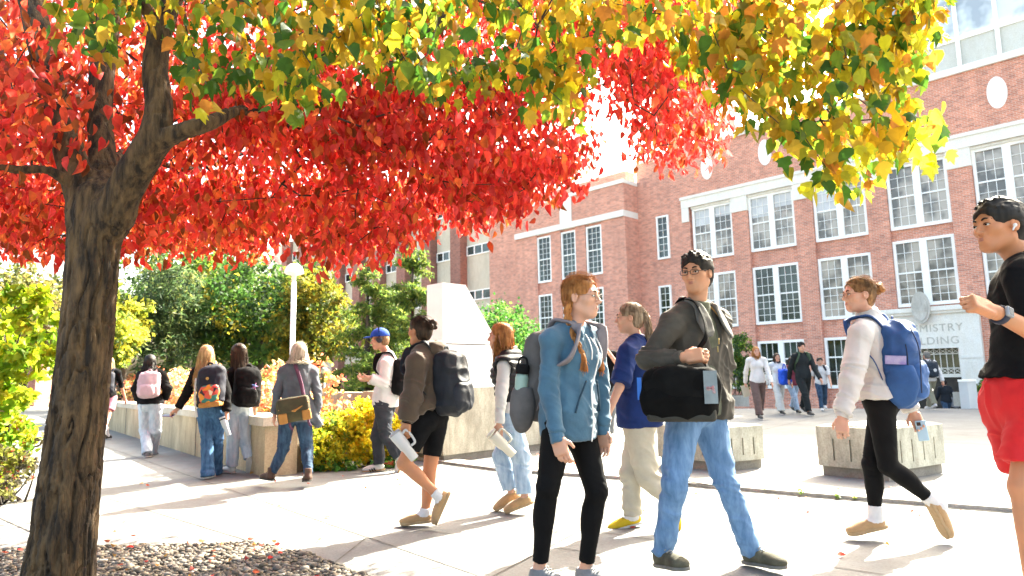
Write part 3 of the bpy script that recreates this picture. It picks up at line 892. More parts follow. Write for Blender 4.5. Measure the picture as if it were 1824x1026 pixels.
lamp(633, 0, 21.0, at(633, 637, 21.0)[2], 'short white globe lamp in front of the spruce trees', False, 0.85)
lamp(577, 0, 24.0, at(577, 660, 24.0)[2], 'small grey globe lamp behind the low wall', False, 0.6)
# ------------------------------------------------------------------ people
UP = np.array([0, 0, 1.0])
def lerp(a, b, t): return a + (b - a) * t
def unit_xy(a): return np.array([a[0], a[1], 0.0]) / math.hypot(a[0], a[1])
def skeleton(g, h, f, stride=0.25, phase=1, over=None, headdir=None, headpitch=0.0, swing=0.18, lean=0.0):
    """standing or walking joints from ground point g, height h, facing f; over = measured joints {name: (px, py, depth offset)}"""
    F = unit_xy(f); Rt = np.array([F[1], -F[0], 0.0])
    J = {}
    def L(r, fw, z): return g + Rt * (r * h) + F * (fw * h) + UP * (z * h)
    J['pv'] = L(0, 0, .525); J['nk'] = L(0, -.005 + lean, .835); J['hd'] = L(0, .018 + lean, .932)
    for s, sg in (('l', -1), ('r', 1)):
        st = stride * phase * sg
        J['s' + s] = L(sg * .105, lean, .812); J['e' + s] = L(sg * .135, -swing * phase * sg * .45 + lean * .8 - .01, .632); J['w' + s] = L(sg * .135, -swing * phase * sg + .03 + lean * .6, .487)
        J['k' + s] = L(sg * .055, st * .55 + .02, .285); J['a' + s] = L(sg * .055, st, .05 if st >= 0 else .05 + abs(st) * .28)
        J['t' + s] = J['a' + s] + F * .11 * h + UP * (-.03 * h if st >= 0 else -.075 * h)
    Yg = g[1]
    for k, v in (over or {}).items():
        J[k] = at(v[0], v[1], Yg + v[2])
        if k in ('al', 'ar') and ('t' + k[1]) not in over: J['t' + k[1]] = J[k] + F * .10 * h - UP * .03 * h
    for s, sg in (('l', -1), ('r', 1)):
        J['h' + s] = J['pv'] + Rt * sg * .052 * h
        if over and 's' + s not in over and 'nk' in over: J['s' + s] = J['nk'] + Rt * sg * .105 * h - UP * .022 * h
    J['F'], J['R'], J['h'], J['g'] = F, Rt, h, g
    hf = unit_xy(headdir) if headdir is not None else F
    hf = nrm(hf + UP * headpitch); hr = nrm(np.cross(hf, UP)); J['HF'], J['HR'], J['HU'] = hf, hr, np.cross(hr, hf)
    return J
def torso(S, J, o, fem, k=0.035, bot=True):
    h = J['h'] / 1.7; F, Rt = J['F'], J['R']
    up = nrm(J['nk'] - J['pv']); sv = nrm(J['sr'] - J['sl'])
    fw = nrm(np.cross(up, sv)); 
    A = np.array([sv, fw, up])
    fh = nrm(np.cross(UP, Rt)); Ah = np.array([Rt, fh, UP])
    wch = lerp(J['pv'], J['nk'], .70); wwa = lerp(J['pv'], J['nk'], .38)
    if bot: S.ell(J['pv'] + UP * .01 * h, (np.array([.158 if fem else .15, .115, .125]) * h + o), Ah, k)
    S.ell(wwa, np.array([.122 if fem else .138, .094, .15]) * h + o, A, k)
    S.ell(wch, np.array([.140 if fem else .158, .103 if fem else .112, .17]) * h + o, A, k)
    if fem:
        for sg in (-1, 1): S.ell(wch + sv * sg * .065 * h + fw * .07 * h - up * .005 * h, np.array([.058, .05, .058]) * h + o * .7, A, .04)
    S.cap(J['sl'], J['sr'], .044 * h + o * .8, None, k)
    for s in 'lr': S.cap(lerp(J['nk'], J['s' + s], .18) + UP * .012 * h, J['s' + s] + UP * .005 * h, .047 * h + o * .9, .046 * h + o * .9, .03)
    return A
AR = {'m': (.049, .040, .037, .0265), 'f': (.043, .035, .032, .023)}
LG = {'m': (.085, .056, .052, .037), 'f': (.084, .054, .050, .034)}
def arm(S, J, s, o0, o1, sex, k=.02, frac=1.0, end=False, start=0.0):
    h = J['h'] / 1.7; r = AR[sex]
    a, e, w = J['s' + s], J['e' + s], J['w' + s]
    S.cap(a, e if frac > .5 else lerp(a, e, frac * 2), r[0] * h + o0, (r[1] if frac > .5 else lerp(r[0], r[1], frac * 2)) * h + lerp(o0, o1, min(1, frac)), k, e1=(end and frac <= .5))
    if frac > .5:
        m = lerp(e, w, (frac - .5) * 2)
        S.cap(e, m, r[2] * h * 1.06 + lerp(o0, o1, .5), lerp(r[2], r[3], (frac - .5) * 2) * h + o1, k * .8, e1=end)
def leg(S, J, s, o0, o1, sex, k=.03, frac=1.0, end=False, calf=True, kn=None):
    h = J['h'] / 1.7; r = LG[sex]
    a, e, w = J['h' + s] - UP * .03 * h, J['k' + s], J['a' + s]
    m = lerp(o0, o1, .5) if kn is None else kn
    if frac <= .5:
        S.cap(a, lerp(a, e, frac * 2), r[0] * h + o0, lerp(r[0], r[1], frac * 2) * h + o1, k, e1=end); return
    S.cap(a, e, r[0] * h + o0, r[1] * h + m, k)
    q = lerp(e, w, (frac - .5) * 2)
    S.cap(e, q, r[2] * h + m, lerp(r[2], r[3], (frac - .5) * 2) * h + o1, .02, e1=end)
    if calf:
        back = nrm(np.cross(nrm(w - e), J['R'])); back = back if back.dot(J['F']) < 0 else -back
        az = nrm(e - w); sd = nrm(J['R'] - az * az.dot(J['R'])); bk = np.cross(az, sd); bk = bk if bk.dot(back) > 0 else -bk
        c = lerp(e, w, .30) + bk * .014 * h
        S.ell(c, np.array([.045, .045, .11]) * h + m, np.array([sd, bk, az]), .03)
def hand(S, J, s, hd=None, palm=None, curl=0.5, size=1.0):
    """palm, four bent fingers and a thumb; hd = direction of the hand, palm = the way the palm faces"""
    h = J['h'] / 1.7 * size; w = J['w' + s]
    d = nrm(hd) if hd is not None else nrm(nrm(w - J['e' + s]) + np.array([0, 0, -.15]))
    inw = J['R'] * (1 if s == 'l' else -1)
    p = nrm(palm if palm is not None else inw); p = nrm(p - d * p.dot(d)); side = np.cross(d, p)
    if side.dot(J['F']) < 0 and palm is None: side = -side
    if isinstance(palm, np.ndarray) and side.dot(UP) < 0 and abs(d[2]) < .7: side = -side
    S.cap(w, w + d * .03 * h, .023 * h, .024 * h, .01)
    S.box(w + d * .055 * h, np.array([.030, .008, .034]) * h, np.array([side, p, d]), .009 * h, .012)
    tips = []
    for i, (o, ln) in enumerate(((.029, .068), (.010, .076), (-.010, .070), (-.028, .055))):
        b = w + d * .088 * h + side * o * h
        c1 = curl * (0.75 + .12 * i); q = b; ang = c1 * .5
        for j, fr in enumerate((.45, .32, .23)):
            v = d * math.cos(ang) + p * math.sin(ang) + side * o * .8
            n_ = q + nrm(v) * ln * h * fr
            S.cap(q, n_, (.0088 - .0009 * j) * h, (.0080 - .0010 * j) * h, .004); q = n_; ang += c1 * 1.1
        tips.append(q)
    b = w + d * .030 * h + side * .030 * h
    m = b + nrm(d * .6 + side * .65 + p * .35) * .034 * h; S.cap(b, m, .012 * h, .0095 * h, .008)
    S.cap(m, m + nrm(d * .85 + side * .12 + p * .55) * .030 * h, .0095 * h, .0075 * h, .004)
    J['g' + s] = w + d * .085 * h + p * .022 * h
    J['hd' + s], J['hp' + s], J['hs' + s] = d, p, side
def head(S, J, fem, k=.02):
    h = (J['h'] / 1.7) ** .5; c = J['hd']; x, y, z = J['HR'], J['HF'], J['HU']; A = np.array([x, y, z])
    def P(a, b, d): return c + (x * a + y * b + z * d) * h
    J['P'] = P; J['A'] = A; J['hh'] = h
    jw = .92 if fem else 1.0
    S.ell(P(0, -.014, .035), np.array([.075, .094, .082]) * h, A, .03)
    S.ell(P(0, .022, -.03), np.array([.058 * jw, .066, .082]) * h, A, .035)
    S.ell(P(0, .058, -.088), np.array([.026 * jw, .024, .022]) * h, A, .03)
    for s in (-1, 1):
        S.cap(P(s * .050 * jw, -.004, -.055), P(s * .02, .056, -.088), .018 * h, .018 * h, .03)
        S.ell(P(s * .043, .056, -.018), np.array([.022, .022, .018]) * h, A, .03)
        S.ell(P(s * .031, .096, .004), np.array([.018, .017, .0125]) * h, A, .012, 'sub')
    S.cap(P(-.036, .076, .024), P(.036, .076, .024), .011 * h, None, .02)
    for s in (-1, 1): S.ell(P(s * .031, .076, .003), np.array([.0145, .0125, .0115]) * h, A, .004)
    S.cap(P(0, .084, .014), P(0, .107, -.026), .0075 * h, .0115 * h, .012)
    for s in (-1, 1): S.ell(P(s * .012, .096, -.031), np.array([.0095, .010, .0075]) * h, A, .006)
    S.ell(P(0, .082, -.058), np.array([.025, .011, .016]) * h, A, .014)
    for s in (-1, 1):
        S.ell(P(s * .077, -.008, -.004), np.array([.009, .020, .031]) * h, A, .006)
        S.ell(P(s * .084, -.004, .0), np.array([.006, .011, .018]) * h, A, .004, 'sub')
    S.cap(lerp(J['nk'], P(0, -.02, -.06), .0) - UP * .02, P(0, -.018, -.05), (.050 if fem else .058) * h, (.046 if fem else .054) * h, .03)
def face_parts(J, root, body, fem, iris=(0.05, 0.03, 0.02), lip=(0.42, 0.16, 0.13), brow=(0.03, 0.02, 0.015)):
    P, A, h = J['P'], J['A'], J['hh']
    x, y, z = A
    for s in (-1, 1):
        mb = MB(); mb.lathe(P(s * .031, .0775, .003), [(.0001, .0126 * h), (.004 * h, .0122 * h), (.0085 * h, .0102 * h), (.012 * h, .006 * h)], 14, y)
        mb.V = [tuple(P(s * .031, .0775, .0025) + (np.array(v) - P(s * .031, .0775, .0025)) - z * .46 * (np.array(v) - P(s * .031, .0775, .0025)).dot(z)) for v in mb.V]; e = mb.build('eye', fab('eye_white', (0.62, 0.60, 0.58), 0.04, 0.25, 5, 0), body, smooth=True)
        mb = MB(); mb.lathe(P(s * .031, .0775, .003), [(.0001, .0140 * h), (.0055 * h, .0136 * h), (.0062 * h, .0115 * h)], 14, y)
        mb.V = [tuple(np.array(v) - z * .30 * (np.array(v) - P(s * .031, .0775, .0025)).dot(z)) for v in mb.V]; mb.build('iris', fab('iris_%0.2f' % iris[0], iris, 0.2, 0.15, 30, 0), e, smooth=True)
        mb = MB(); pts = crom([P(s * .014, .094, .0235), P(s * .030, .0915, .0305), P(s * .050, .073, .0245)], 5)
        mb.tube(pts, [.0022 * h, .004 * h, .0042 * h, .004 * h, .004 * h, .0038 * h, .0036 * h, .003 * h, .0026 * h, .002 * h, .001 * h][:len(pts)], 6)
        mb.build('eyebrow', fab('brow_%0.3f' % brow[0], brow, 0.3, 0.8, 60, 0), body, smooth=True)
        mb = MB(); pts = crom([P(s * .0165, .0880, .004), P(s * .031, .0915, .0098), P(s * .0465, .0805, .004)], 5)
        mb.tube(pts, .0016 * h, 5); mb.build('eyelash', fab('lash', (0.02, 0.014, 0.01), 0.2, 0.8, 30, 0), body, smooth=True)
    mb = MB()
    for dz, r in ((-.0535, .0034), (-.0610, .0042)):
        pts = crom([P(-.0225, .0775, -.0565), P(-.010, .0905, dz), P(0, .0928, dz - .001), P(.010, .0905, dz), P(.0225, .0775, -.0565)], 4)
        rr = np.interp(np.linspace(0, 1, len(pts)), [0, .3, .5, .7, 1], [.0012, r, r * .95, r, .0012])
        mb.tube(pts, rr * h, 8)
    mb.build('lips', fab('lips_%0.2f' % lip[0], lip, 0.1, 0.5, 40, 0), body, smooth=True)
def folds(amp, f, seed=0.0, dirn=(1, 1, 1)):
    """soft cloth folds, pushed into the surface"""
    def fn(V, Nn):
        Q = V + seed
        a = vnoise(Q, np.array(dirn) * f); b_ = vnoise(Q + 3.7, np.array(dirn) * f * 2.3)
        r = 1 - np.abs(a) * 2.2
        return amp * (0.75 * np.clip(r, -1, 1) + 0.35 * b_)
    return fn
def cuff_folds(amp, f, J, seed=0.0):
    """folds that gather round elbows, knees, hips and cuffs"""
    pts = np.array([J[k] for k in ('el', 'er', 'kl', 'kr', 'al', 'ar', 'wl', 'wr', 'hl', 'hr')])
    def fn(V, Nn):
        d2 = ((V[:, None, :] - pts[None]) ** 2).sum(2)
        g = np.exp(-d2 / .014).max(1)
        U_ = V + np.stack([V[:, 2] * .5, V[:, 2] * -.3, V[:, 0] * .45 + V[:, 1] * .3], 1) + .05 * np.stack([vnoise(V + seed, (9, 9, 9))] * 3, 1)
        a = vnoise(U_ + seed, (f * .75, f * .75, f * 2.6)); b_ = vnoise(U_ + seed + 9, (f * 1.9, f * 1.9, f * 3.4)); c_ = vnoise(V + seed + 5, (f * .7, f * .7, f * .7)); d_ = vnoise(V + seed + 2, (f * 1.5, f * 1.5, f * .45))
        r = 1 - np.abs(a) * 2.6; r2 = 1 - np.abs(d_) * 2.6
        return amp * 1.5 * ((.28 + .9 * g) * (.62 * np.clip(r, -.8, 1) + .35 * b_) + .40 * np.clip(r2, -.6, 1) * (1 - .6 * g) + .45 * c_)
    return fn
def shoe(J, s, mat, solem, root, style='trainer', r=.007):
    """shoe built on the ankle->toe line"""
    h = J['h'] / 1.7; a, t = J['a' + s], J['t' + s]
    d = t - a; ln = np.linalg.norm(d)
    # flatten: direction of the sole, foot pitch taken from the ankle-toe line
    v = nrm(d); sidev = nrm(np.cross(v, UP)); n = np.cross(sidev, v)
    # rotate so that a level foot has its toe .03h lower than the ankle (already in the joints)
    base_p = math.atan2(.028, .11)
    f = nrm(v * math.cos(base_p) + n * math.sin(base_p)); n = np.cross(sidev, f)
    A = np.array([sidev, f, n]); L = 0.265 * h
    o = a - n * .062 * h - f * .055 * h          # heel, on the sole plane
    w = .040 * h
    S = SDF(r)
    fat = 1.12 if style == 'slipper' else 1.0
    S.ell(o + f * .055 * h + n * .045 * h, np.array([.037 * fat, .058, .045]) * h, A, .02)
    S.ell(o + f * .13 * h + n * .040 * h, np.array([.040 * fat, .085, .040 * fat]) * h, A, .03)
    S.ell(o + f * .20 * h + n * .032 * h, np.array([.046 * fat, .068, .031 * fat]) * h, A, .03)
    top = .062 if style == 'slipper' else .085 if style != 'boot' else .15
    S.cap(o + f * .055 * h + n * .04 * h, o + f * .052 * h + n * top * h, .040 * h * fat, .042 * h, .02, e1=True)
    S.cut(o + n * .018 * h, -n)
    V, F = S.mesh(); up = mobj('shoe', V, F, mat, root)
    S = SDF(r * .8); th = .018 * h if style != 'slipper' else .026 * h
    for q, rr in ((.05, .036), (.12, .036), (.20, .044)):
        S.ell(o + f * q * h + n * .012 * h, np.array([rr * 1.1 * fat, .062, .05]) * h, A, .03)
    S.cut(o + n * (.001 * h), -n); S.cut(o + n * (.001 * h + th), n)
    V, F = S.mesh(); mobj('sole', V, F, solem, up)
    if style in ('trainer', 'boot'):
        mb = MB()
        for q in (.10, .118, .136, .154):
            mb.tube([o + f * q * h + sidev * .02 * h + n * (.150 - q * .52) * h, o + f * (q + .004) * h + n * (.160 - q * .52) * h, o + f * q * h - sidev * .02 * h + n * (.150 - q * .52) * h], .0035 * h, 5)
        mb.build('laces', fab('lace_' + mat.name, (.35, .34, .32) if style == 'trainer' else (.1, .08, .06), 0.1, 0.8, 30, 0), up, smooth=True)
    return up, (o, f, n, sidev, h)
def tubes(paths, r, n=4):
    """many thin tapered strands as one vertex/face set; paths (m, k, 3)"""
    m, k, _ = paths.shape
    T = np.gradient(paths, axis=1); T /= np.linalg.norm(T, axis=2, keepdims=True) + 1e-9
    ref = np.array([.3, .5, .81]); u = np.cross(T, ref); u /= np.linalg.norm(u, axis=2, keepdims=True) + 1e-9; w = np.cross(T, u)
    tt = np.linspace(0, 1, k); rr = (np.broadcast_to(np.asarray(r, float), (m,)))[:, None] * (1 - .75 * tt ** 3)[None]
    V = []
    for q in range(n):
        t = 2 * math.pi * q / n
        V.append(paths + rr[..., None] * (u * math.cos(t) + w * math.sin(t)))
    V = np.stack(V, 2).reshape(-1, 3)
    i = np.arange(m)[:, None, None]; j = np.arange(k - 1)[None, :, None]; q = np.arange(n)[None, None, :]; q2 = (q + 1) % n
    b0 = (i * k + j) * n; b1 = b0 + n
    F = np.stack([b0 + q, b0 + q2, b1 + q2, b1 + q], -1).reshape(-1, 4)
    return V, F
def join(parts):
    V = []; F = []; o = 0
    for v, f in parts:
        V.append(v); F.append(np.asarray(f) + o); o += len(v)
    return np.concatenate(V), np.concatenate(F)
def scalp(J, n, back=.35, rng=RNG):
    """n roots on the scalp with their outward normals in head axes"""
    th = rng.uniform(0, 2 * math.pi, n * 3); cz = rng.uniform(-.35, 1, n * 3)
    r = np.sqrt(1 - cz ** 2); p = np.stack([r * np.cos(th), r * np.sin(th), cz], 1)
    ok = (p[:, 1] < .62) | (p[:, 2] > .55)
    ok &= ~((p[:, 2] < .25) & (p[:, 1] > .15))
    return p[ok][:n]
HR_ = np.array([.080, .099, .088])
def hair(J, style, mat, root, body, length=.3, wave=.01, n=420, res=.007, part=0.0, fly=0, seed=1):
    rng = np.random.default_rng(seed); P, A, h = J['P'], J['A'], J['hh']
    c = P(0, -.014, .037); S = SDF(res); parts = []
    tight = style in ('bun', 'braids', 'pony', 'knot')
    g = 1.02 if tight else (1.09 if style == 'short' else 1.05)
    S.ell(c, HR_ * h * g, A, .02)
    S.ell(P(0, -.035, -.01), np.array([.072, .075, .085]) * h * g, A, .03)
    # take away the face and the ears
    S.ell(P(0, .102, -.024 if style != 'short' else -.036), np.array([.072, .068, .106 if style != 'short' else .100]) * h, A, .012, 'sub')
    for s in (-1, 1): S.ell(P(s * .085, .01, -.035), np.array([.03, .045 if style != 'long' else .03, .05]) * h, A, .012, 'sub')
    S.cut(P(0, -.05, -.078), -J['HU'] + J['HF'] * .25)
    def fib(Pt, amp=1):
        return None
    def disp(V, Nn):
        Q = (V - c) @ A.T
        return .0022 * vnoise(Q, (95, 30, 95)) + .003 * vnoise(Q + 5, (30, 14, 30))
    if style == 'short':
        for i in range(230):
            p = scalp(J, 1, rng=rng)
            if len(p) == 0: continue
            p = p[0]
            if p[2] < .12: continue
            b = c + (A.T @ (p * HR_ * h)); d = A.T @ np.array([p[0] * .55 + .25 + rng.normal(0, .18), .75 + rng.normal(0, .15), .22 * max(0, p[2]) - .25 * (p[2] < .5) + rng.normal(0, .12)])
            S.cap(b, b + nrm(d) * rng.uniform(.014, .034) * h * (.5 + .5 * max(0, p[2])), .0095 * h, .003 * h, .007)
    V, F = S.mesh(disp); parts.append((V, F))
    dn = -UP
    if style in ('long', 'half', 'pony', 'bob'):
        p = scalp(J, n, rng=rng); m = len(p)
        root_ = c + (p * HR_ * h * 1.0) @ A
        K = 12; tt = np.linspace(0, 1, K)
        az = np.arctan2(p[:, 0], -p[:, 1])                   # 0 = back of the head
        if style == 'pony':
            tie = P(0, -.115, .03)
            end = tie + dn * (length * rng.uniform(.75, 1.05, m))[:, None] - J['HF'] * rng.uniform(.01, .06, m)[:, None] + J['HR'] * rng.normal(0, .022, m)[:, None]
            midp = np.repeat(tie[None], m, 0) + rng.normal(0, .010, (m, 3))
        else:
            midp = P(0, -.02, -.055) + J['HR'] * (np.sin(az) * .088 * h)[:, None] - J['HF'] * (np.cos(az) * .085 * h)[:, None] + rng.normal(0, .007, (m, 3))
            ll_ = length * rng.uniform(.72, 1.08, m)
            end = midp + dn * ll_[:, None] * .85 - J['HF'] * (.035 * np.ones(m) + rng.uniform(-.02, .03, m))[:, None] + J['HR'] * (np.sin(az) * .018 + rng.normal(0, .014, m))[:, None]
        outw = root_ + ((p * HR_ * h) @ A) * .12 + (midp - root_) * .18
        paths = np.zeros((m, K, 3))
        for k_, t in enumerate(tt):                          # cubic: root, out, mid, end
            if t < .42:
                u = t / .42; q = (1 - u) ** 2 * root_ + 2 * u * (1 - u) * outw + u * u * midp
            else:
                u = (t - .42) / .58; ctl = midp + (end - midp) * .35 + (midp - outw) * .25
                q = (1 - u) ** 2 * midp + 2 * u * (1 - u) * ctl + u * u * end
            paths[:, k_] = q
        if wave:
            ph = rng.uniform(0, 6.28, m); cl = np.round(az * 3) * 1.7
            wv = np.sin(tt[None] * 13 + cl[:, None] + ph[:, None] * .25) * wave * np.clip(tt * 2 - .5, 0, 1)[None]
            paths += wv[..., None] * J['HR'] + (np.cos(tt[None] * 11 + cl[:, None]) * wave * .6 * np.clip(tt * 2 - .5, 0, 1)[None])[..., None] * J['HF']
        parts.append(tubes(paths, rng.uniform(.0028, .0052, m) * h * (420 / max(n, 1)) ** .35))
        # body under the strands so that none of the back shows through
        S = SDF(res * 1.2)
        if style != 'pony':
            for sx in (-.055, -.02, .02, .055):
                a0 = P(sx, -.055, -.02); b0 = a0 + dn * length * .62 - J['HF'] * .035 + J['HR'] * sx * .2
                S.cap(a0, b0, .032 * h, .018 * h, .03)
        else:
            S.cap(P(0, -.10, .035), P(0, -.13, .0), .024 * h, .022 * h, .01); S.cap(P(0, -.13, .0), P(0, -.14, -.02) + dn * length * .6, .028 * h, .012 * h, .02)
        parts.append(S.mesh(disp))
    if style in ('bun', 'knot'):
        S = SDF(res * .8); bc = P(0, -.135, .045) if style == 'bun' else P(0, -.15, .07)
        for k_ in range(7):
            t = 2 * math.pi * k_ / 7
            v1 = bc + A.T @ np.array([math.cos(t) * .029, -.012 + .012 * math.sin(3 * t), math.sin(t) * .029]) * h
            t2 = t + 1.1; v2 = bc + A.T @ np.array([math.cos(t2) * .031, -.014 + .012 * math.sin(3 * t2), math.sin(t2) * .031]) * h
            S.cap(v1, v2, .017 * h, .014 * h, .006)
        S.ell(bc, .026 * h, None, .01)
        parts.append(S.mesh(disp))
        p = scalp(J, 260, rng=rng); m = len(p); root_ = c + (p * HR_ * h * 1.03) @ A; K = 8
        tt = np.linspace(0, 1, K)[None, :, None]; end = bc[None] + rng.normal(0, .012, (m, 3))
        mid = c + nrm(0) if False else None
        Q = root_[:, None] * (1 - tt) + end[:, None] * tt
        rel = (Q - c) @ A.T / (HR_ * h); nn = np.linalg.norm(rel, axis=2, keepdims=True); rel = rel / np.minimum(nn, 1.0) * np.where(nn < 1, 1.035, 1.0)
        parts.append(tubes(c + (rel * HR_ * h) @ A, .0026 * h))
    if style == 'braids':
        for s in (-1, 1):
            a0 = P(s * .072, -.045, -.035)
            ctl = [a0, a0 + J['HR'] * s * .024 - UP * .07 + J['HF'] * .004, a0 + J['HR'] * s * .040 - UP * .15 + J['HF'] * .028, a0 + J['HR'] * s * .046 - UP * .23 + J['HF'] * .068, a0 + J['HR'] * s * .040 - UP * length + J['HF'] * .098]
            cv = crom(ctl, 9); m = len(cv)
            S = SDF(res * .6)
            for st in range(3):
                for i in range(m - 1):
                    def pt(i):
                        t = i / (m - 1); ph = t * length * 46 + st * 2.094
                        return cv[i] + (J['HR'] * math.sin(ph) * .0125 + J['HF'] * math.sin(2 * ph) * .008) * h * (1.05 - .25 * t)
                    S.cap(pt(i), pt(i + 1), .0125 * h, None, .002)
            S.cap(cv[-1], cv[-1] - UP * .05 + J['HF'] * .005, .014 * h, .018 * h, .01)
            parts.append(S.mesh(disp))
            b = cv[-1]; mm = 40; e = b - UP * rng.uniform(.04, .085, mm)[:, None] + rng.normal(0, .013, (mm, 3))
            tt = np.linspace(0, 1, 6)[None, :, None]; parts.append(tubes(b[None, None] + (e - b)[:, None] * tt + rng.normal(0, .006, (mm, 1, 3)) * tt * (1 - tt) * 4, .0022))
        p = scalp(J, 340, rng=rng); m = len(p); root_ = c + (p * HR_ * h * 1.02) @ A
        end = np.where((p[:, 0] > 0)[:, None], P(.076, -.045, -.035)[None], P(-.076, -.045, -.035)[None]) + rng.normal(0, .008, (m, 3))
        tt = np.linspace(0, 1, 8)[None, :, None]; Q = root_[:, None] * (1 - tt) + end[:, None] * tt
        rel = (Q - c) @ A.T / (HR_ * h); nn = np.linalg.norm(rel, axis=2, keepdims=True); rel = rel / np.minimum(nn, 1.0) * np.where(nn < 1, 1.03, 1.0)
        parts.append(tubes(c + (rel * HR_ * h) @ A, .0024 * h))
    if fly:
        p = scalp(J, fly, rng=rng); p = p[p[:, 2] > -.1]; m = len(p); root_ = c + (p * HR_ * h * 1.02) @ A
        d = (p @ A) * .45 + rng.normal(0, .32, (m, 3)) + J['fly'] * (.9 if style != 'short' else .3) if 'fly' in J else (p @ A) + rng.normal(0, .6, (m, 3))
        ln = rng.uniform(.03, .10, m) * h * (.28 if style == 'short' else 1); tt = np.linspace(0, 1, 7)[None, :, None]
        d = d / np.linalg.norm(d, axis=1, keepdims=True)
        if style == 'short':
            bend = rng.normal(0, .30, (m, 1, 3)) - UP * .35
            parts.append(tubes(root_[:, None] + (d * ln[:, None])[:, None] * tt + bend * ln[:, None, None] * tt ** 2, .0007 * h, 3))
        else:                                                # loose hairs that lift off the head and fall back to it
            q = p + rng.normal(0, .45, (m, 3)) + np.array([0, -.35, -.1]); tt = np.linspace(0, 1, 9)[None, :, None]
            w_ = p[:, None] * (1 - tt) + q[:, None] * tt; w_ /= np.linalg.norm(w_, axis=2, keepdims=True)
            lift = (rng.random((m, 1, 1)) ** 2) * .20
            parts.append(tubes(c + ((w_ * HR_ * h * (1.03 + lift * np.sin(np.pi * tt * .8))) @ A) + (J['fly'] if 'fly' in J else 0) * lift * .10 * np.sin(np.pi * tt * .8), .0008 * h, 3))
    V, F = join(parts)
    return mobj('hair', V, F, mat, root)
def glasses(J, root, col=(0.03, 0.03, 0.03), thick=.0018, ht=.0185):
    P, h = J['P'], J['hh']; mb = MB()
    for s in (-1, 1):
        pts = [P(s * .031 + .024 * math.cos(t) * (1 if abs(math.cos(t)) < .9 else .98), .104, .001 + ht * math.copysign(abs(math.sin(t)) ** (1 if ht > .016 else .5), math.sin(t))) for t in np.linspace(0, 2 * math.pi, 21)]
        mb.tube(pts, thick, 5)
        mb.tube([P(s * .055, .102, .006), P(s * .074, .06, .008), P(s * .081, -.005, .01)], thick, 5)
    mb.tube([P(-.008, .105, .004), P(0, .109, .006), P(.008, .105, .004)], thick, 5)
    return mb.build('glasses', fab('spectacle_%.2f' % col[0], col, 0.1, 0.3, 10, 0), root, smooth=True)
def person(label, J, sex, skinmat, res=.0075, face=True, hands=None, legs_bare=False, group=None):
    """continuous body; returns root, body"""
    fem = sex == 'f'
    root = empty('person', J['g'], label, 'person', group)
    S = SDF(res)
    torso(S, J, 0.0 - .004, fem)
    for s in 'lr':
        arm(S, J, s, 0, 0, sex); leg(S, J, s, -.002 if legs_bare else -.008, 0 if legs_bare else -.004, sex)
        hk = (hands or {}).get(s, {})
        hand(S, J, s, **hk)
        S.cap(J['a' + s], J['t' + s] * .65 + J['a' + s] * .35, .034 * J['h'] / 1.7, .026 * J['h'] / 1.7, .02)
    head(S, J, fem)
    V, F = S.mesh()
    body = mobj('body', V, F, skinmat, root)
    return root, body
def top_cloth(name, J, sex, mat, root, o=.016, o_arm=.014, cuff=.008, sleeve=1.0, hem=0.0, res=.0075, amp=.006, fr=7, seed=0, cutn=None, collar=.0, clen=.42, hips=True, hemflare=.0, neckcut=True):
    S = SDF(res); h = J['h'] / 1.7
    torso(S, J, o, sex == 'f', bot=False)
    if hips: S.ell(J['pv'] + UP * .02 * h, np.array([.166, .127, .13 + max(0, -hem) * 1.5 + (.09 if cutn is not None else 0)]) * h + o + hemflare, np.array([J['R'], np.cross(UP, J['R']), UP]), .06)
    hp = J['pv'] + UP * hem * h; S.cut(hp, cutn if cutn is not None else -UP)
    for s in 'lr': arm(S, J, s, o_arm, cuff + o_arm * .6, sex, .018, sleeve, True)
    if collar: S.cap(J['nk'] - UP * .02, J['nk'] + (J['hd'] - J['nk']) * clen, .066 * h + collar, .060 * h + collar, .02, e1=True)
    V, F = S.mesh(cuff_folds(amp, fr, J, seed))
    return mobj(name, V, F, mat, root)
def trousers(name, J, sex, mat, root, o=.012, hemo=.02, frac=.97, waist=.10, res=.0075, amp=.006, fr=8, seed=0, kn=None, calf=False, k=.03):
    S = SDF(res); h = J['h'] / 1.7
    Ah = np.array([J['R'], np.cross(UP, J['R']), UP])
    S.ell(J['pv'] + UP * .01 * h, np.array([.158 if sex == 'f' else .15, .115, .125]) * h + o * .8, Ah, .03)
    S.cut(J['pv'] + UP * waist * h, UP)
    for s in 'lr':
        T = SDF(res)
        leg(S, J, s, o, hemo, sex, k, frac, True, calf, kn)
    V, F = S.mesh(cuff_folds(amp, fr, J, seed))
    return mobj(name, V, F, mat, root)
def hood(J, mat, root, res=.008, r=.045, drop=.05, name='hood'):
    S = SDF(res); h = J['h'] / 1.7; n = J['nk']; F, Rt = J['F'], J['R']
    ring = [n + Rt * sx * h + F * fy * h + UP * uz * h for sx, fy, uz in ((.052, .075, -.02), (.085, .03, .015), (.082, -.03, .03), (.045, -.085, .025), (0, -.10, .015), (-.045, -.085, .025), (-.082, -.03, .03), (-.085, .03, .015), (-.052, .075, -.02))]
    for i in range(len(ring) - 1):
        a_ = .022 if i in (0, 7) else .030; S.cap(ring[i], ring[i + 1], a_ * h, None, .02)
    S.ell(n - F * .105 * h - UP * drop * h, np.array([.10, r, .085]) * h, np.array([Rt, F, UP]), .05)
    V, F_ = S.mesh(folds(.006, 11, 1.3, (1, 1, 1.8)))
    return mobj(name, V, F_, mat, root)
def scarf_strap(pts, r, q, axis, name, mat, parent):
    mb = MB(); mb.tube(crom(pts, 6), r, 8, flat=(axis, q)); return mb.build(name, mat, parent, smooth=True)
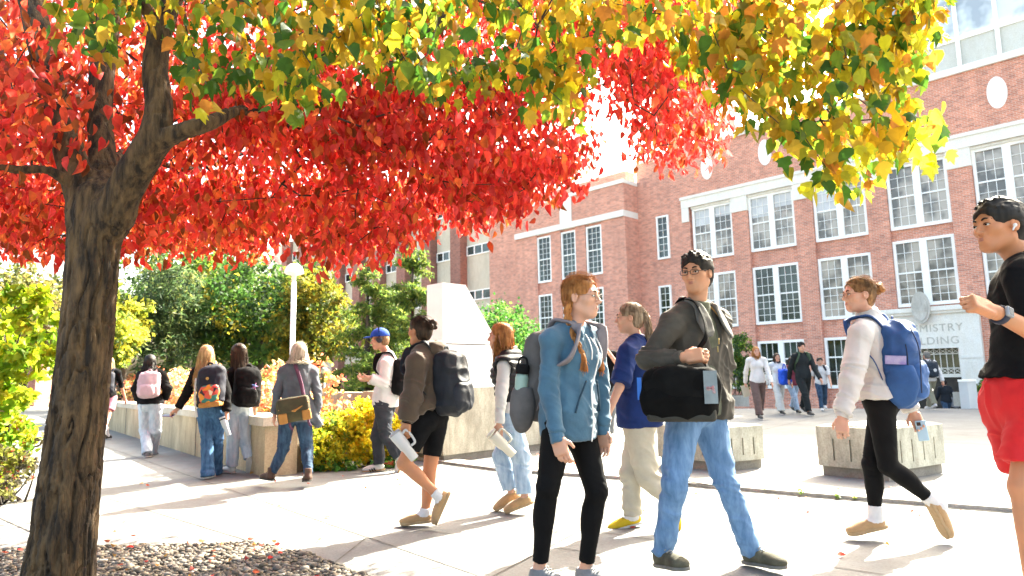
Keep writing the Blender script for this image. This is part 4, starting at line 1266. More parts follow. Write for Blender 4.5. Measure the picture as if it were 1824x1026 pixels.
def backpack(J, label, mat, size=(.15, .085, .23), off=(0, 0, 0), pock=None, straps='lr', res=.007, mats=None, group=None, seed=2, drop=.30, amp=.004, tilt=0.0, handle=True, strapm=None, gap=.0, so=.0):
    """a pack lying on the wearer's back: body, front pocket, handle and straps"""
    h = J['h'] / 1.7; F, Rt = J['F'], J['R']
    up = nrm(nrm(J['nk'] - J['pv']) + F * tilt); bk = nrm(-F + up * F.dot(up))
    A = np.array([Rt, bk, up]); sx, sy, sz = size
    c = lerp(J['pv'], J['nk'], .56) + bk * (.105 * h + sy + gap) + Rt * off[0] + bk * off[1] + up * off[2]
    root = empty('backpack', c - up * sz, label, 'backpack', group)
    S = SDF(res)
    S.box(c - bk * sy * .35, np.array([sx - .06, max(.01, sy * .5 - .03), sz - .07]), A, .06, .05)
    S.ell(c + up * (sz - .12) - bk * .02, np.array([sx * .86, sy * .85, .13]), A, .06)
    S.ell(c - up * sz * .36 + bk * .005, np.array([sx * 1.02, sy * 1.06, sz * .62]), A, .05)
    S.ell(c + up * sz * .25, np.array([sx * .90, sy * .86, sz * .55]), A, .05)
    V, F_ = S.mesh(folds(amp * 2.4, 11, seed)); mobj('body', V, F_, mat, root)
    S = SDF(res)
    S.ell(c - up * sz * .40 + bk * (sy * .62), np.array([sx * .80, sy * .62, sz * .46]), A, .02); S.box(c - up * sz * .40 + bk * (sy * .70), np.array([sx * .62 - .03, .012, sz * .40 - .03]), A, .035, .04)
    V, F_ = S.mesh(folds(amp * 1.8, 14, seed + 1)); mobj('front_pocket', V, F_, pock or mat, root)
    mb = MB()
    arc = [c + up * (sz * (.66 - .75 * abs(t) ** 2.5)) + Rt * sx * t * .93 + bk * (sy * (.62 - .25 * abs(t))) for t in np.linspace(-1, 1, 13)]
    mb.tube(arc, .004, 5); mb.build('zip', strapm or mat, root, smooth=True)
    sm = strapm or mat
    if handle: scarf_strap([c + up * (sz - .02) - bk * sy * .6 + Rt * .03, c + up * (sz + .035) - bk * sy * .6 + Rt * .02, c + up * (sz + .035) - bk * sy * .6 - Rt * .02, c + up * (sz - .02) - bk * sy * .6 - Rt * .03], .011, .45, A[1], 'handle', sm, root)
    for s in straps:
        sg = -1 if s == 'l' else 1
        sh = lerp(J['nk'], J['s' + s], .55); fwd = -bk
        pts = [c + up * (sz * .80) - bk * sy + Rt * sg * .05, sh + UP * (.062 * h + so) - fwd * .05 * h, sh + UP * (.072 * h + so) + fwd * .01, sh + UP * (.035 * h + so * .7) + fwd * (.100 * h + so * .8), lerp(J['pv'], J['nk'], .70) + Rt * sg * (.158 * h + so * .5) + fwd * (.085 * h + so),
               lerp(J['pv'], J['nk'], .52) + Rt * sg * (.172 * h + so) - fwd * .005 * h, c - up * sz * .75 - bk * sy * .8 + Rt * sg * sx * .8]
        cv = crom(pts, 6); mb = MB(); rr = np.interp(np.linspace(0, 1, len(cv)), [0, .5, .72, .8, 1], [.036, .036, .031, .014, .012]) * h
        mb.tube(cv, rr, 8, flat=(A[1] * .6 + UP * .8, .30)); mb.build('strap', sm, root, smooth=True)
    return root, c, A
def tumbler(c, ax, label, mat, lidm, s=1.0, handle=True, straw=True, side=None):
    ax = nrm(ax); root = empty('tumbler', c - ax * .13 * s, label, 'tumbler')
    mb = MB(); b0 = c - ax * .13 * s
    mb.lathe(b0, [(.030 * s, 0), (.034 * s, .004), (.036 * s, .10), (.043 * s, .115), (.048 * s, .23), (.047 * s, .235)], 24, ax); mb.build('body', mat, root, smooth=True)
    mb = MB(); mb.lathe(b0 + ax * .2352 * s, [(.0475 * s, 0), (.048 * s, .014), (.04 * s, .02), (.012 * s, .021)], 24, ax); mb.build('lid', lidm, root, smooth=True)
    sd = nrm(side if side is not None else np.cross(ax, (0.2, 1, .1))); sd = nrm(sd - ax * sd.dot(ax))
    if handle:
        mb = MB(); p = [b0 + ax * .205 * s + sd * .046 * s, b0 + ax * .21 * s + sd * .08 * s, b0 + ax * .16 * s + sd * .088 * s, b0 + ax * .10 * s + sd * .078 * s, b0 + ax * .095 * s + sd * .040 * s]
        mb.tube(crom(p, 5), .009 * s, 8); mb.build('handle', mat, root, smooth=True)
    if straw:
        mb = MB(); mb.tube([b0 + ax * .25 * s, b0 + ax * .33 * s + sd * .01], .0042 * s, 8); mb.build('straw', fab('clear_plastic', (.6, .62, .62), .05, .2, 5, 0), root, smooth=True)
    return root
def phone(c, ax, nv, label, mat):
    ax = nrm(ax); nv = nrm(nv - ax * np.dot(nv, ax)); sd = np.cross(ax, nv)
    root = empty('phone', c, label, 'phone')
    S = SDF(.003); S.box(c, (.029, .0015, .066), np.array([sd, nv, ax]), .0035, .002); V, F = S.mesh(); mobj('body', V, F, mat, root)
    mb = MB(); mb.obox(c + nv * .0052, sd * .030, nv * .0004, ax * .066); mb.build('screen', fab('phone_screen', (.01, .01, .012), .1, .1, 5, 0), root)
    mb = MB(); mb.obox(c - nv * .006 + ax * .048 + sd * .012, sd * .012, nv * .0012, ax * .012); mb.build('camera', fab('phone_lens', (.02, .02, .02), .1, .2, 5, 0), root)
    return root
# ------------------------------------------------------------------ the people
_fab0 = fab
def fab(name, c, amt=0.18, rough=0.85, scale=14, bmp=0.25, stretch=(1, 1, 1), c2=None, sheen=0.0, spec=0.3):
    return _fab0(name, [v * .78 for v in c], amt, rough, scale, bmp, stretch, [v * .78 for v in c2] if c2 else None, sheen, spec)
SK_F = skin('skin_fair', (0.50, 0.285, 0.20))
SK_M = skin('skin_tan', (0.43, 0.225, 0.135))
SK_W = skin('skin_warm', (0.43, 0.195, 0.10))
SOLE_W = fab('sole_white', (0.6, 0.58, 0.54), 0.08, 0.7, 20, 0)
SOLE_T = fab('sole_tan', (0.42, 0.28, 0.15), 0.1, 0.8, 20, 0.1)
SOLE_D = fab('sole_dark', (0.05, 0.045, 0.04), 0.2, 0.8, 20, 0.1)
SUEDE = fab('tan_suede', (0.44, 0.27, 0.13), 0.12, 0.95, 18, 0.3, sheen=0.3)
BLACKF = fab('black_cloth', (0.010, 0.010, 0.011), 0.3, 0.9, 12, 0.2, spec=.08)
LEGG = fab('legging_black', (0.005, 0.005, 0.0055), 0.25, 0.75, 9, 0.1, spec=.10)
DENIM_L = fab('denim_light', (0.30, 0.44, 0.62), 0.16, 0.9, 28, 0.35, (1, 1, .25), (0.48, 0.60, 0.74))
DENIM_P = fab('denim_pale', (0.46, 0.56, 0.68), 0.12, 0.9, 28, 0.35, (1, 1, .25), (0.60, 0.68, 0.76))
DENIM_M = fab('denim_mid', (0.11, 0.23, 0.43), 0.22, 0.9, 28, 0.35, (1, 1, .25), (0.17, 0.30, 0.50))
DENIM_B = fab('denim_blue', (0.035, 0.10, 0.23), 0.25, 0.9, 28, 0.35, (1, 1, .25), (0.08, 0.19, 0.36))
DENIM_D = fab('denim_dark', (0.025, 0.05, 0.10), 0.25, 0.9, 28, 0.35, (1, 1, .25), (0.05, 0.10, 0.17))
WHITEC = fab('white_cloth', (0.66, 0.65, 0.64), 0.05, 0.9, 9, 0.2)
SOCK = fab('white_sock', (0.7, 0.68, 0.68), 0.04, 0.9, 40, 0.4)
H_BLK = hairm('hair_black', (0.006, 0.005, 0.005), (0.02, 0.016, 0.013), .06)
H_DBR = hairm('hair_dark_brown', (0.015, 0.009, 0.006), (0.06, 0.035, 0.02), .12)
H_BRN = hairm('hair_brown', (0.05, 0.024, 0.011), (0.16, 0.08, 0.035), .22)
H_AUB = hairm('hair_auburn', (0.20, 0.075, 0.025), (0.55, 0.27, 0.09), .32)
H_LBR = hairm('hair_light_brown', (0.09, 0.045, 0.02), (0.40, 0.22, 0.09), .28)
H_RED = hairm('hair_ginger', (0.18, 0.062, 0.02), (0.52, 0.24, 0.075), .35)
H_BLN = hairm('hair_blonde', (0.34, 0.22, 0.10), (0.66, 0.50, 0.28), .3)
H_SIL = hairm('hair_silver', (0.42, 0.36, 0.28), (0.72, 0.66, 0.56), .3)
H_ASH = hairm('hair_ash', (0.14, 0.095, 0.06), (0.42, 0.32, 0.22), .25)
FLY = np.array([.5, .2, .35])
def band(J, s, mat, name, root, t=.90, r=.034, w=.02, key=('e', 'w')):
    a, c = J[key[0] + s], J[key[1] + s]; p = lerp(a, c, t); d = nrm(c - a); h = J['h'] / 1.7
    mb = MB(); mb.lathe(p - d * w / 2, [(r * h * .98, 0), (r * h, .002), (r * h, w - .002), (r * h * .98, w)], 20, d)
    return mb.build(name, mat, root, smooth=True)
def sock(J, s, root, top=.30, mat=None):
    a, k = J['a' + s], J['k' + s]; h = J['h'] / 1.7; q = lerp(a, k, top); S = SDF(.007)
    S.cap(q, a, .046 * h, .045 * h, .02, e0=True); S.cap(a, lerp(a, J['t' + s], .5), .043 * h, .036 * h, .02)
    V, F = S.mesh(folds(.002, 40, 2)); return mobj('sock', V, F, mat or SOCK, root)

# --- woman in the blue hoodie (nearest)
J = skeleton(G(1003, 1058), 1.72, (.80, -.60), over=dict(hd=(1036, 530, -.02), nk=(1020, 592, 0), pv=(1012, 742, 0), sr=(983, 606, -.13), sl=(1056, 606, .12),
    er=(977, 692, -.16), wr=(992, 776, -.24), el=(1069, 690, .13), wl=(1074, 764, .10), kr=(976, 868, -.10), ar=(960, 1021, -.05), kl=(1063, 874, .00), al=(1042, 1020, .05)), headdir=(.86, -.5), headpitch=-.05)
J['fly'] = np.array([.42, .1, .45])
r, body = person('young woman in a blue zip hoodie and black leggings, with two ginger braids', J, 'f', SK_F, .0055, hands=dict(r=dict(hd=np.array([.25, -.15, -.95]), curl=.55), l=dict(curl=.5)))
face_parts(J, r, body, True, (.10, .12, .12), (.46, .17, .14), (.16, .07, .03))
hoodm = fab('hoodie_blue', (0.055, 0.130, 0.200), 0.14, 0.95, 10, 0.35, sheen=0.2)
t = top_cloth('hoodie', J, 'f', hoodm, r, .016, .012, .010, .97, -.115, .0065, .009, 9, 1.0)
h = J['h'] / 1.7
for s in 'lr':
    S = SDF(.006); w_ = lerp(J['e' + s], J['w' + s], .92); S.cap(w_, lerp(J['e' + s], J['w' + s], 1.15), .038 * h, .036 * h, .004, e0=True, e1=True)
    V, F = S.mesh(folds(.0015, 60)); mobj('cuff', V, F, hoodm, t)
A_ = np.array([J['R'], np.cross(UP, J['R']), UP]); S = SDF(.006)
pass
hood(J, hoodm, t, .0065)
def front(J, fz, x=0.0, o=.0):
    """point on the front of the chest, fz from pelvis (0) to neck (1)"""
    prof = np.interp(fz, [-.2, 0, .35, .6, .72, .86, 1.0], [.125, .135, .118, .135, .145, .118, .065])
    return lerp(J['pv'], J['nk'], fz) + J['F'] * (prof * J['h'] / 1.7 + o) + J['R'] * x
zipm = fab('zip_white', (0.72, 0.72, 0.72), 0.03, 0.5, 60, 0)
mb = MB(); pts = [front(J, q, .012 * math.sin(q * 7), .022) for q in np.linspace(-.28, .93, 16)]; mb.tube(crom(pts, 3), .0055, 6, flat=(J['F'], .5)); mb.build('zip', zipm, t, smooth=True)
for sx in (-.045, .04):
    mb = MB(); mb.tube(crom([front(J, .96, sx, .025), front(J, .88, sx * 1.1, .022), front(J, .76, sx * 1.2, .018), front(J, .66, sx * 1.25, .018)], 4), .0035, 6); mb.build('drawstring', zipm, t, smooth=True)
for sg in (-1, 1):
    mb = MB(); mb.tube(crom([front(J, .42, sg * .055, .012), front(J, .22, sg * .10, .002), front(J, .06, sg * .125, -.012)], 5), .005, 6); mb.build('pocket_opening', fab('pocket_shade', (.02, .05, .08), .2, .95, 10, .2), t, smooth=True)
trousers('leggings', J, 'f', LEGG, r, .006, .004, .93, .1, .0065, .0022, 12, 2, .005, True)
for s in 'lr': shoe(J, s, fab('shoe_grey', (.20, .20, .21), .2, .8, 20, .2), SOLE_W, r, 'trainer', .0055)
hair(J, 'braids', H_RED, r, body, length=.30, fly=900, res=.0055, seed=3)
glasses(J, r, (.25, .16, .11), .0012)
GREYP = fab('pack_grey', (0.10, 0.095, 0.095), 0.2, 0.85, 9, 0.3); GREYL = fab('pack_grey_pale', (0.135, 0.125, 0.12), 0.15, 0.85, 9, 0.3)
bp, c, A_ = backpack(J, 'grey backpack with a bottle in its side pocket worn over the blue hoodie', GREYP, (.150, .085, .245), (0, 0, -.055), GREYL, res=.0065, so=.012, strapm=fab('strap_mauve', (.20, .18, .20), .12, .85, 9, .3))
S = SDF(.0065); S.ell(c + A_[0] * .165 - A_[2] * .15, (.058, .075, .145), A_, .01); S.cut(c - A_[2] * .06, A_[2]); V, F = S.mesh(folds(.004, 12, 3)); mobj('side_pocket', V, F, GREYP, bp)
mb = MB(); q = c + A_[0] * .184 - A_[2] * .17; br = empty('water_bottle', q, 'pale green water bottle with a black cap in the side pocket of the grey backpack', 'bottle')
mb.lathe(q, [(.034, 0), (.036, .01), (.036, .17), (.03, .19)], 20, A_[2]); mb.build('body', fab('bottle_green', (.30, .42, .36), .05, .3, 5, 0), br, smooth=True)
mb = MB(); mb.lathe(q + A_[2] * .191, [(.036, 0), (.038, .03), (.034, .05), (.012, .052)], 20, A_[2]); mb.tube(crom([q + A_[2] * .225 + A_[1] * .034, q + A_[2] * .275 + A_[1] * .02, q + A_[2] * .275 - A_[1] * .02, q + A_[2] * .225 - A_[1] * .034], 4), .006, 6); mb.build('cap', BLACKF, br, smooth=True)
J_HOOD = J

# --- man in the dark jacket with the messenger bag
J = skeleton(G(1268, 1023), 1.84, (.62, -.78), over=dict(hd=(1241, 487, -.02), nk=(1238, 552, .03), pv=(1238, 722, .03), sr=(1197, 578, -.10), sl=(1273, 575, .13), er=(1150, 640, -.12), wr=(1217, 637, -.30),
    el=(1291, 652, .15), wl=(1286, 708, .15), kr=(1203, 862, -.14), ar=(1178, 988, -.04), tr=(1216, 1010, -.22), kl=(1294, 862, .06), al=(1338, 984, .12), tl=(1384, 1004, -.02)), headdir=(-.62, -.78), headpitch=-.06)
J['fly'] = np.array([.3, .1, .6])
r, body = person('young man with black hair and glasses in a dark jacket and blue jeans', J, 'm', SK_M, .0055, hands=dict(r=dict(hd=np.array([.93, -.25, .12]), palm=np.array([.15, .75, -.45]), curl=1.0), l=dict(hd=np.array([-.9, .1, -.3]), curl=.3)))
face_parts(J, r, body, False, (.02, .012, .008), (.38, .15, .12), (.012, .01, .009))
JACK = fab('jacket_charcoal', (0.062, 0.055, 0.045), 0.25, 0.8, 7, 0.3)
TAN = fab('lining_tan', (0.40, 0.22, 0.07), 0.15, 0.9, 10, 0.2)
OLIVE = fab('fleece_olive', (0.105, 0.112, 0.080), 0.18, 0.95, 20, 0.4)
top_cloth('fleece', J, 'm', OLIVE, r, .010, .002, .002, .12, -.05, .007, .004, 8, 5, collar=.014, clen=.24)
S = SDF(.0065); h = J['h'] / 1.7
torso(S, J, .028, False, bot=False); S.ell(J['pv'] + UP * .02, np.array([.165, .135, .15]) * h + .03, np.array([J['R'], np.cross(UP, J['R']), UP]), .06)
S.cap(J['sl'] + J['F'] * .02, J['pv'] - J['R'] * .165 + J['F'] * .03 - UP * .06, .07, .095, .05); S.cut(J['pv'] - UP * .075 * h, -UP)
oc = [J['nk'] + J['F'] * .12 + UP * .03, front(J, .85, .0, .05), front(J, .6, .0, .055), front(J, .3, .0, .055), front(J, -.3, .0, .055)]
for a_, b_ in zip(oc[:-1], oc[1:]): S.cap(a_, b_, .084, .084, .006, op='sub')
S.cap(J['nk'] - UP * .05, J['nk'] + UP * .2, .062, .085, .01, op='sub')
for s in 'lr': arm(S, J, s, .016, .014, 'm', .018, .93, True)
V, F = S.mesh(cuff_folds(.011, 9, J, 8)); jk = mobj('jacket', V, F, JACK, r)
S = SDF(.006); n_ = J['nk']; F_, Rt = J['F'], J['R']
ring = [n_ + Rt * sx + F_ * fy + UP * uz for sx, fy, uz in ((-.085, .075, .0), (-.092, .02, .03), (-.070, -.045, .05), (0, -.080, .055), (.070, -.045, .05), (.092, .02, .03), (.085, .075, .0))]
for a_, b_ in zip(ring[:-1], ring[1:]): S.cap(a_, b_, .030, None, .02, flat=(nrm((a_ + b_) / 2 - n_ - UP * .03), .45))
for sg in (-1, 1):
    ax_ = nrm(UP * 1.0 - Rt * sg * .10 + F_ * -.45); sd_ = nrm(Rt * sg - F_ * .30 - ax_ * ax_.dot(Rt * sg - F_ * .30)); S.ell(front(J, .86, sg * .095, .008), np.array([.050, .010, .110]), np.array([sd_, np.cross(ax_, sd_), ax_]), .02)
V, F = S.mesh(folds(.005, 14, 2)); mobj('collar', V, F, fab('collar_grey', (.13, .125, .115), .2, .85, 8, .3), jk)
for sg in (-1, 1):
    mb = MB(); pts = [n_ + Rt * sg * .058 + F_ * .0 + UP * .05, n_ + Rt * sg * .070 + F_ * .07 + UP * .01, n_ + Rt * sg * .060 + F_ * .135 - UP * .06]
    mb.tube(crom(pts, 5), .012, 8, flat=(F_, .5)); mb.build('lining', TAN, jk, smooth=True)
for q in (.68, .60): 
    mb = MB(); p_ = front(J, q, .035, .035); mb.tube([p_, p_ - UP * .035], .004, 6); mb.build('zip_pull', fab('brass', (.45, .33, .12), .1, .35, 10, 0), jk, smooth=True)
S = SDF(.006); w_ = J['wr']; d_ = nrm(J['wr'] - J['er']); S.cap(w_ - d_ * .055, w_ - d_ * .005, .040, .039, .004, e0=True, e1=True); V, F = S.mesh(folds(.002, 30)); mobj('cuff', V, F, JACK, jk)
trousers('jeans', J, 'm', DENIM_M, r, .010, .016, 1.0, .1, .0065, .009, 9, 3, .010)
for s in 'lr':
    up_, fr_ = shoe(J, s, fab('shoe_olive', (.085, .080, .055), .3, .9, 18, .4), fab('sole_grey', (.16, .155, .14), .2, .85, 20, .1), r, 'trainer', .0055)
hair(J, 'short', H_BLK, r, body, res=.0055, fly=160, seed=5)
glasses(J, r, (.03, .02, .02), .0019, .0145)
mb = MB(); mb.lathe(J['wr'] + J['hdr'] * .107 + J['hsr'] * .01 - J['hpr'] * .0, [(.0125, -.002), (.0125, .003)], 14, J['hdr']); mb.build('ring', fab('black_steel', (.03, .03, .03), .1, .3, 10, 0), body, smooth=True)
# messenger bag
bx_ = nrm(np.array([.96, -.28, 0])); by_ = np.cross(UP, bx_); A_ = np.array([bx_, by_, UP]); c = at(1212, 698, J['g'][1] - .33)
bag = empty('messenger_bag', c - UP * .16, 'large black messenger bag hanging in front of the man in the dark jacket', 'bag')
BAGM = fab('bag_black', (.005, .005, .005), .3, .9, 9, .3, spec=.08)
S = SDF(.0065); S.box(c - UP * .01, (.145, .02, .078), A_, .05, .02); S.ell(c - UP * .03 - by_ * .02, (.198, .070, .108), A_, .05); S.ell(c + UP * .05 - by_ * .01, (.175, .05, .082), A_, .05); V, F = S.mesh(folds(.014, 9, 4)); mobj('body', V, F, BAGM, bag)
S = SDF(.0065); S.ell(c + UP * .025 - by_ * .045, (.190, .052, .115), A_, .02); S.cut(c - UP * .05, -UP + bx_ * .10); V, F = S.mesh(folds(.012, 9, 9)); mobj('flap', V, F, fab('bag_flap', (.007, .007, .007), .3, .9, 9, .3, spec=.08), bag)
S = SDF(.006); S.box(c - UP * .118, (.158, .048, .016), A_, .022, .02); V, F = S.mesh(); mobj('base_panel', V, F, fab('bag_base', (.035, .034, .028), .2, .8, 9, .3), bag)
sh_ = lerp(J['nk'], J['sr'], .45)
pts = [c + bx_ * .19 + UP * .05 - by_ * .02, J['gr'] + np.array([.02, -.0, -.03]), J['gr'] + np.array([-.01, .02, .03]), lerp(J['gr'], sh_ + J['F'] * .06 + UP * .085, .35) + J['F'] * .05 + np.array([0, -.02, 0]), lerp(J['gr'], sh_ + J['F'] * .06 + UP * .085, .7) + J['F'] * .055, sh_ + J['F'] * .06 + UP * .085, sh_ - J['F'] * .06 + UP * .075, lerp(J['pv'], J['nk'], .55) - J['F'] * .17 + J['R'] * .05, c - bx_ * .19 + UP * .06 + by_ * .05]
scarf_strap(pts, .019, .25, J['F'], 'strap', BAGM, bag)
p_ = c + bx_ * .158 - by_ * .096 + UP * .025
mb = MB(); mb.obox(p_, bx_ * .034, by_ * .004, UP * .085); o = mb.build('badge_pocket', fab('badge_grey', (.20, .24, .26), .15, .3, 12, 0), bag)
mb = MB()
for k_ in range(9):
    t_ = k_ * .7; mb.lathe(p_ - by_ * .0055 + bx_ * .016 * math.cos(t_) + UP * (.004 * k_ - .025 + .01 * math.sin(t_)), [(.0001, -.001), (.008, -.0008), (.0085, 0.001), (.007, .0018)], 8, -by_)
mb.build('emblem', fab('emblem_pale', (.55, .50, .52), .3, .6, 60, 0, c2=(.45, .15, .16)), o, smooth=True)
mb = MB(); mb.obox(c - bx_ * .215 + UP * .02, bx_ * .012, by_ * .02, UP * .06); mb.build('blue_tag', fab('tag_blue', (.02, .16, .60), .1, .4, 10, 0), bag)

# --- woman in the white sweatshirt with the blue backpack
J = skeleton(G(1556, 966), 1.72, (-.82, .57), over=dict(hd=(1529, 526, 0), nk=(1552, 574, 0), pv=(1570, 714, 0), sl=(1534, 598, -.14), sr=(1574, 591, .14), el=(1516, 680, -.22), wl=(1499, 742, -.25),
    er=(1598, 680, .20), wr=(1626, 733, .14), kl=(1582, 830, -.08), al=(1672, 900, -.08), tl=(1686, 953, -.08), kr=(1553, 826, .06), ar=(1560, 926, .06), tr=(1518, 948, .06)), headdir=(-1, -.04))
J['fly'] = np.array([.8, 0, .1])
r, body = person('young woman in a white sweatshirt and black leggings, brown hair in a bun', J, 'f', SK_F, .006, hands=dict(l=dict(hd=np.array([-.08, -.1, -1]), curl=.7), r=dict(hd=np.array([.25, -.1, -.9]), curl=.9)))
face_parts(J, r, body, True, (.10, .07, .04), (.45, .18, .15), (.07, .035, .02))
SWEAT = fab('sweatshirt_white', (.60, .57, .54), .05, .95, 8, .3)
t = top_cloth('sweatshirt', J, 'f', SWEAT, r, .028, .028, .014, .96, .015, .007, .012, 8, 3, collar=.004, hemflare=.015)
for s in 'lr':
    S = SDF(.006); w_ = lerp(J['e' + s], J['w' + s], .86); S.cap(w_, lerp(J['e' + s], J['w' + s], 1.02), .038, .036, .004, e0=True, e1=True)
    V, F = S.mesh(folds(.0015, 60)); mobj('cuff', V, F, SWEAT, t)
trousers('leggings', J, 'f', LEGG, r, .006, .004, .88, .12, .0065, .0022, 12, 7, .005, True)
for s in 'lr': sock(J, s, r, .26); shoe(J, s, SUEDE, SOLE_T, r, 'slipper', .006)
hair(J, 'bun', H_LBR, r, body, res=.006, fly=700, seed=8)
glasses(J, r, (.30, .16, .10), .0013)
BLUEP = fab('pack_blue', (0.026, 0.082, 0.235), 0.16, 0.75, 7, 0.3)
bp, c, A_ = backpack(J, 'large blue hiking backpack worn by the woman in the white sweatshirt', BLUEP, (.142, .105, .275), (0, -.045, -.045), fab('pack_blue_pocket', (.034, .105, .285), .14, .7, 7, .3), res=.007, amp=.009, strapm=fab('strap_navy', (.025, .07, .20), .15, .8, 8, .3), tilt=-.10, so=.016)
S = SDF(.007); S.ell(c - A_[0] * .135 - A_[2] * .12, (.050, .095, .16), A_, .01); S.cut(c + A_[2] * .0, A_[2]); V, F = S.mesh(folds(.006, 9, 3)); mobj('side_pocket', V, F, fab('pack_blue_mesh', (.03, .092, .25), .14, .85, 7, .4), bp)
mb = MB(); mb.obox(c - A_[0] * .185 + A_[2] * .025 - A_[1] * .03, A_[0] * .006, A_[1] * .06, A_[2] * .028); mb.build('pencil_case', fab('case_purple', (.20, .13, .50), .15, .5, 12, 0, c2=(.45, .42, .6)), bp)
mb = MB()
for q_ in (-.02, .05): mb.tube(crom([c + A_[2] * .24 - A_[0] * (.12) + A_[1] * q_, c + A_[2] * .1 - A_[0] * .155 + A_[1] * (q_ + .05), c - A_[2] * .18 - A_[0] * .15 + A_[1] * (q_ + .06)], 5), .004, 5)
mb.build('seam', fab('zip_navy', (.01, .02, .06), .2, .6, 8, 0), bp, smooth=True)
mb = MB(); mb.obox(c + A_[1] * .165 - A_[2] * .16 - A_[0] * .07, A_[0] * .03, A_[1] * .0015, A_[2] * .006); mb.build('logo_patch', WHITEC, bp)
phone(J['gr'] + np.array([.015, -.015, -.045]), np.array([-.12, 0, 1]), np.array([.4, .9, 0]), 'pale blue phone held low by the woman in the white sweatshirt', fab('phone_blue', (.40, .58, .70), .05, .3, 6, 0))

# --- man in the black tee and red shorts at the right edge
g = ground_at(1828, 3.05)
J = skeleton(g, 1.88, (-1, .02), over=dict(hd=(1779, 404, 0), nk=(1838, 474, 0), pv=(1828, 710, 0), sl=(1826, 497, -.19), sr=(1838, 492, .19), el=(1862, 602, -.22), wl=(1772, 556, -.32), er=(1868, 600, .24), wr=(1840, 660, .2),
    kl=(1823, 868, -.09), al=(1848, 1070, -.09), kr=(1850, 868, .10), ar=(1900, 1050, .10)), headdir=(-1, -.12))
J['fly'] = np.array([.4, .1, .6])
r, body = person('young man in a black tee and red shorts wearing an earbud and a watch', J, 'm', SK_W, .0055, hands=dict(l=dict(hd=np.array([-.92, -.1, .40]), palm=np.array([-.15, .75, -.62]), curl=2.0)))
face_parts(J, r, body, False, (.02, .012, .008), (.40, .17, .13), (.012, .01, .009))
TEE = fab('tee_black', (.008, .008, .009), .25, .9, 8, .3, spec=.08)
top_cloth('tee', J, 'm', TEE, r, .030, .030, .034, .30, .085, .007, .010, 8, 12)
trousers('shorts', J, 'm', fab('shorts_red', (.62, .014, .018), .12, .75, 5, .2), r, .034, .044, .37, .14, .007, .014, 8, 3)
for s in 'lr': shoe(J, s, WHITEC, SOLE_W, r, 'trainer', .008)
hair(J, 'short', H_BLK, r, body, res=.0055, fly=120, seed=11)
band(J, 'l', fab('watch_strap', (.02, .025, .05), .2, .6, 10, .1), 'watch_strap', r, .90, .036, .024)
w_ = lerp(J['el'], J['wl'], .90); d_ = nrm(J['wl'] - J['el']); nv = nrm(np.array([0, -1, .35])); nv = nrm(nv - d_ * nv.dot(d_)); S = SDF(.004); S.box(w_ + nv * .038, (.014, .017, .003), np.array([d_, np.cross(nv, d_), nv]), .005, .002); V, F = S.mesh(); mobj('watch', V, F, fab('watch_case', (.30, .31, .33), .1, .25, 10, 0), r)
mb = MB(); mb.obox(w_ + nv * .0462, d_ * .012, np.cross(nv, d_) * .015, nv * .0006); mb.build('watch_face', fab('watch_glass', (.02, .022, .03), .1, .1, 10, 0), r)
S = SDF(.003); e_ = J['P'](-.089, .006, -.012); S.ell(e_, .0085, None, .004); S.cap(e_, J['P'](-.090, .020, -.034), .0045, .0036, .004); V, F = S.mesh(); mobj('earbud', V, F, fab('earbud_white', (.75, .75, .75), .02, .3, 5, 0), r)

# --- woman in the navy tee
J = skeleton(G(1128, 942), 1.66, (-.90, .44), over=dict(hd=(1121, 567, 0), nk=(1136, 610, 0), pv=(1140, 742, 0), sl=(1119, 630, -.15), sr=(1150, 626, .16), el=(1103, 690, -.22), wl=(1083, 738, -.27), er=(1165, 690, .2), wr=(1158, 740, .12),
    kl=(1153, 850, -.08), al=(1200, 893, -.08), tl=(1204, 936, -.08), kr=(1124, 846, .06), ar=(1128, 921, .06), tr=(1105, 934, .06)), headdir=(-1, .15))
J['fly'] = np.array([.5, 0, .5])
r, body = person('young woman in a navy tee, cream trousers and yellow shoes', J, 'f', SK_F, .0065)
face_parts(J, r, body, True, (.10, .07, .04), (.45, .18, .15), (.10, .06, .035))
top_cloth('tee', J, 'f', fab('tee_navy', (.006, .024, .12), .2, .9, 8, .3), r, .028, .028, .032, .44, -.07, .007, .010, 8, 5, hemflare=.018)
CREAM = fab('trousers_cream', (.50, .45, .36), .10, .9, 7, .3)
trousers('trousers', J, 'f', CREAM, r, .026, .030, .97, .1, .007, .012, 8, 5, .028)
YEL = fab('shoe_yellow', (.62, .42, .02), .12, .85, 14, .2)
for s in 'lr': sock(J, s, r, .12); shoe(J, s, YEL, SOLE_W, r, 'trainer', .006)
hair(J, 'pony', H_ASH, r, body, length=.24, wave=.010, n=300, res=.0065, fly=160, seed=14)
tote = empty('shoulder_bag', J['hr'] + np.array([.18, -.02, -.02]), 'tan and white shoulder bag strap and pouch worn by the woman in the navy tee', 'bag')
S = SDF(.007); c = J['pv'] + np.array([.17, -.1, .07]); S.box(c, (.02, .07, .06), None, .03, .02); V, F = S.mesh(folds(.006, 10, 2)); mobj('pouch', V, F, fab('bag_navy', (.015, .02, .06), .2, .8, 9, .3), tote)
scarf_strap([c + UP * .07, lerp(J['pv'], J['nk'], .6) - J['F'] * .16 - J['R'] * .02, J['sl'] + UP * .075 - J['F'] * .03 + J['R'] * .04, lerp(J['pv'], J['nk'], .75) + J['F'] * .15 - J['R'] * .05], .018, .3, J['F'], 'strap', fab('strap_dark', (.02, .02, .03), .2, .8, 9, .2), tote)

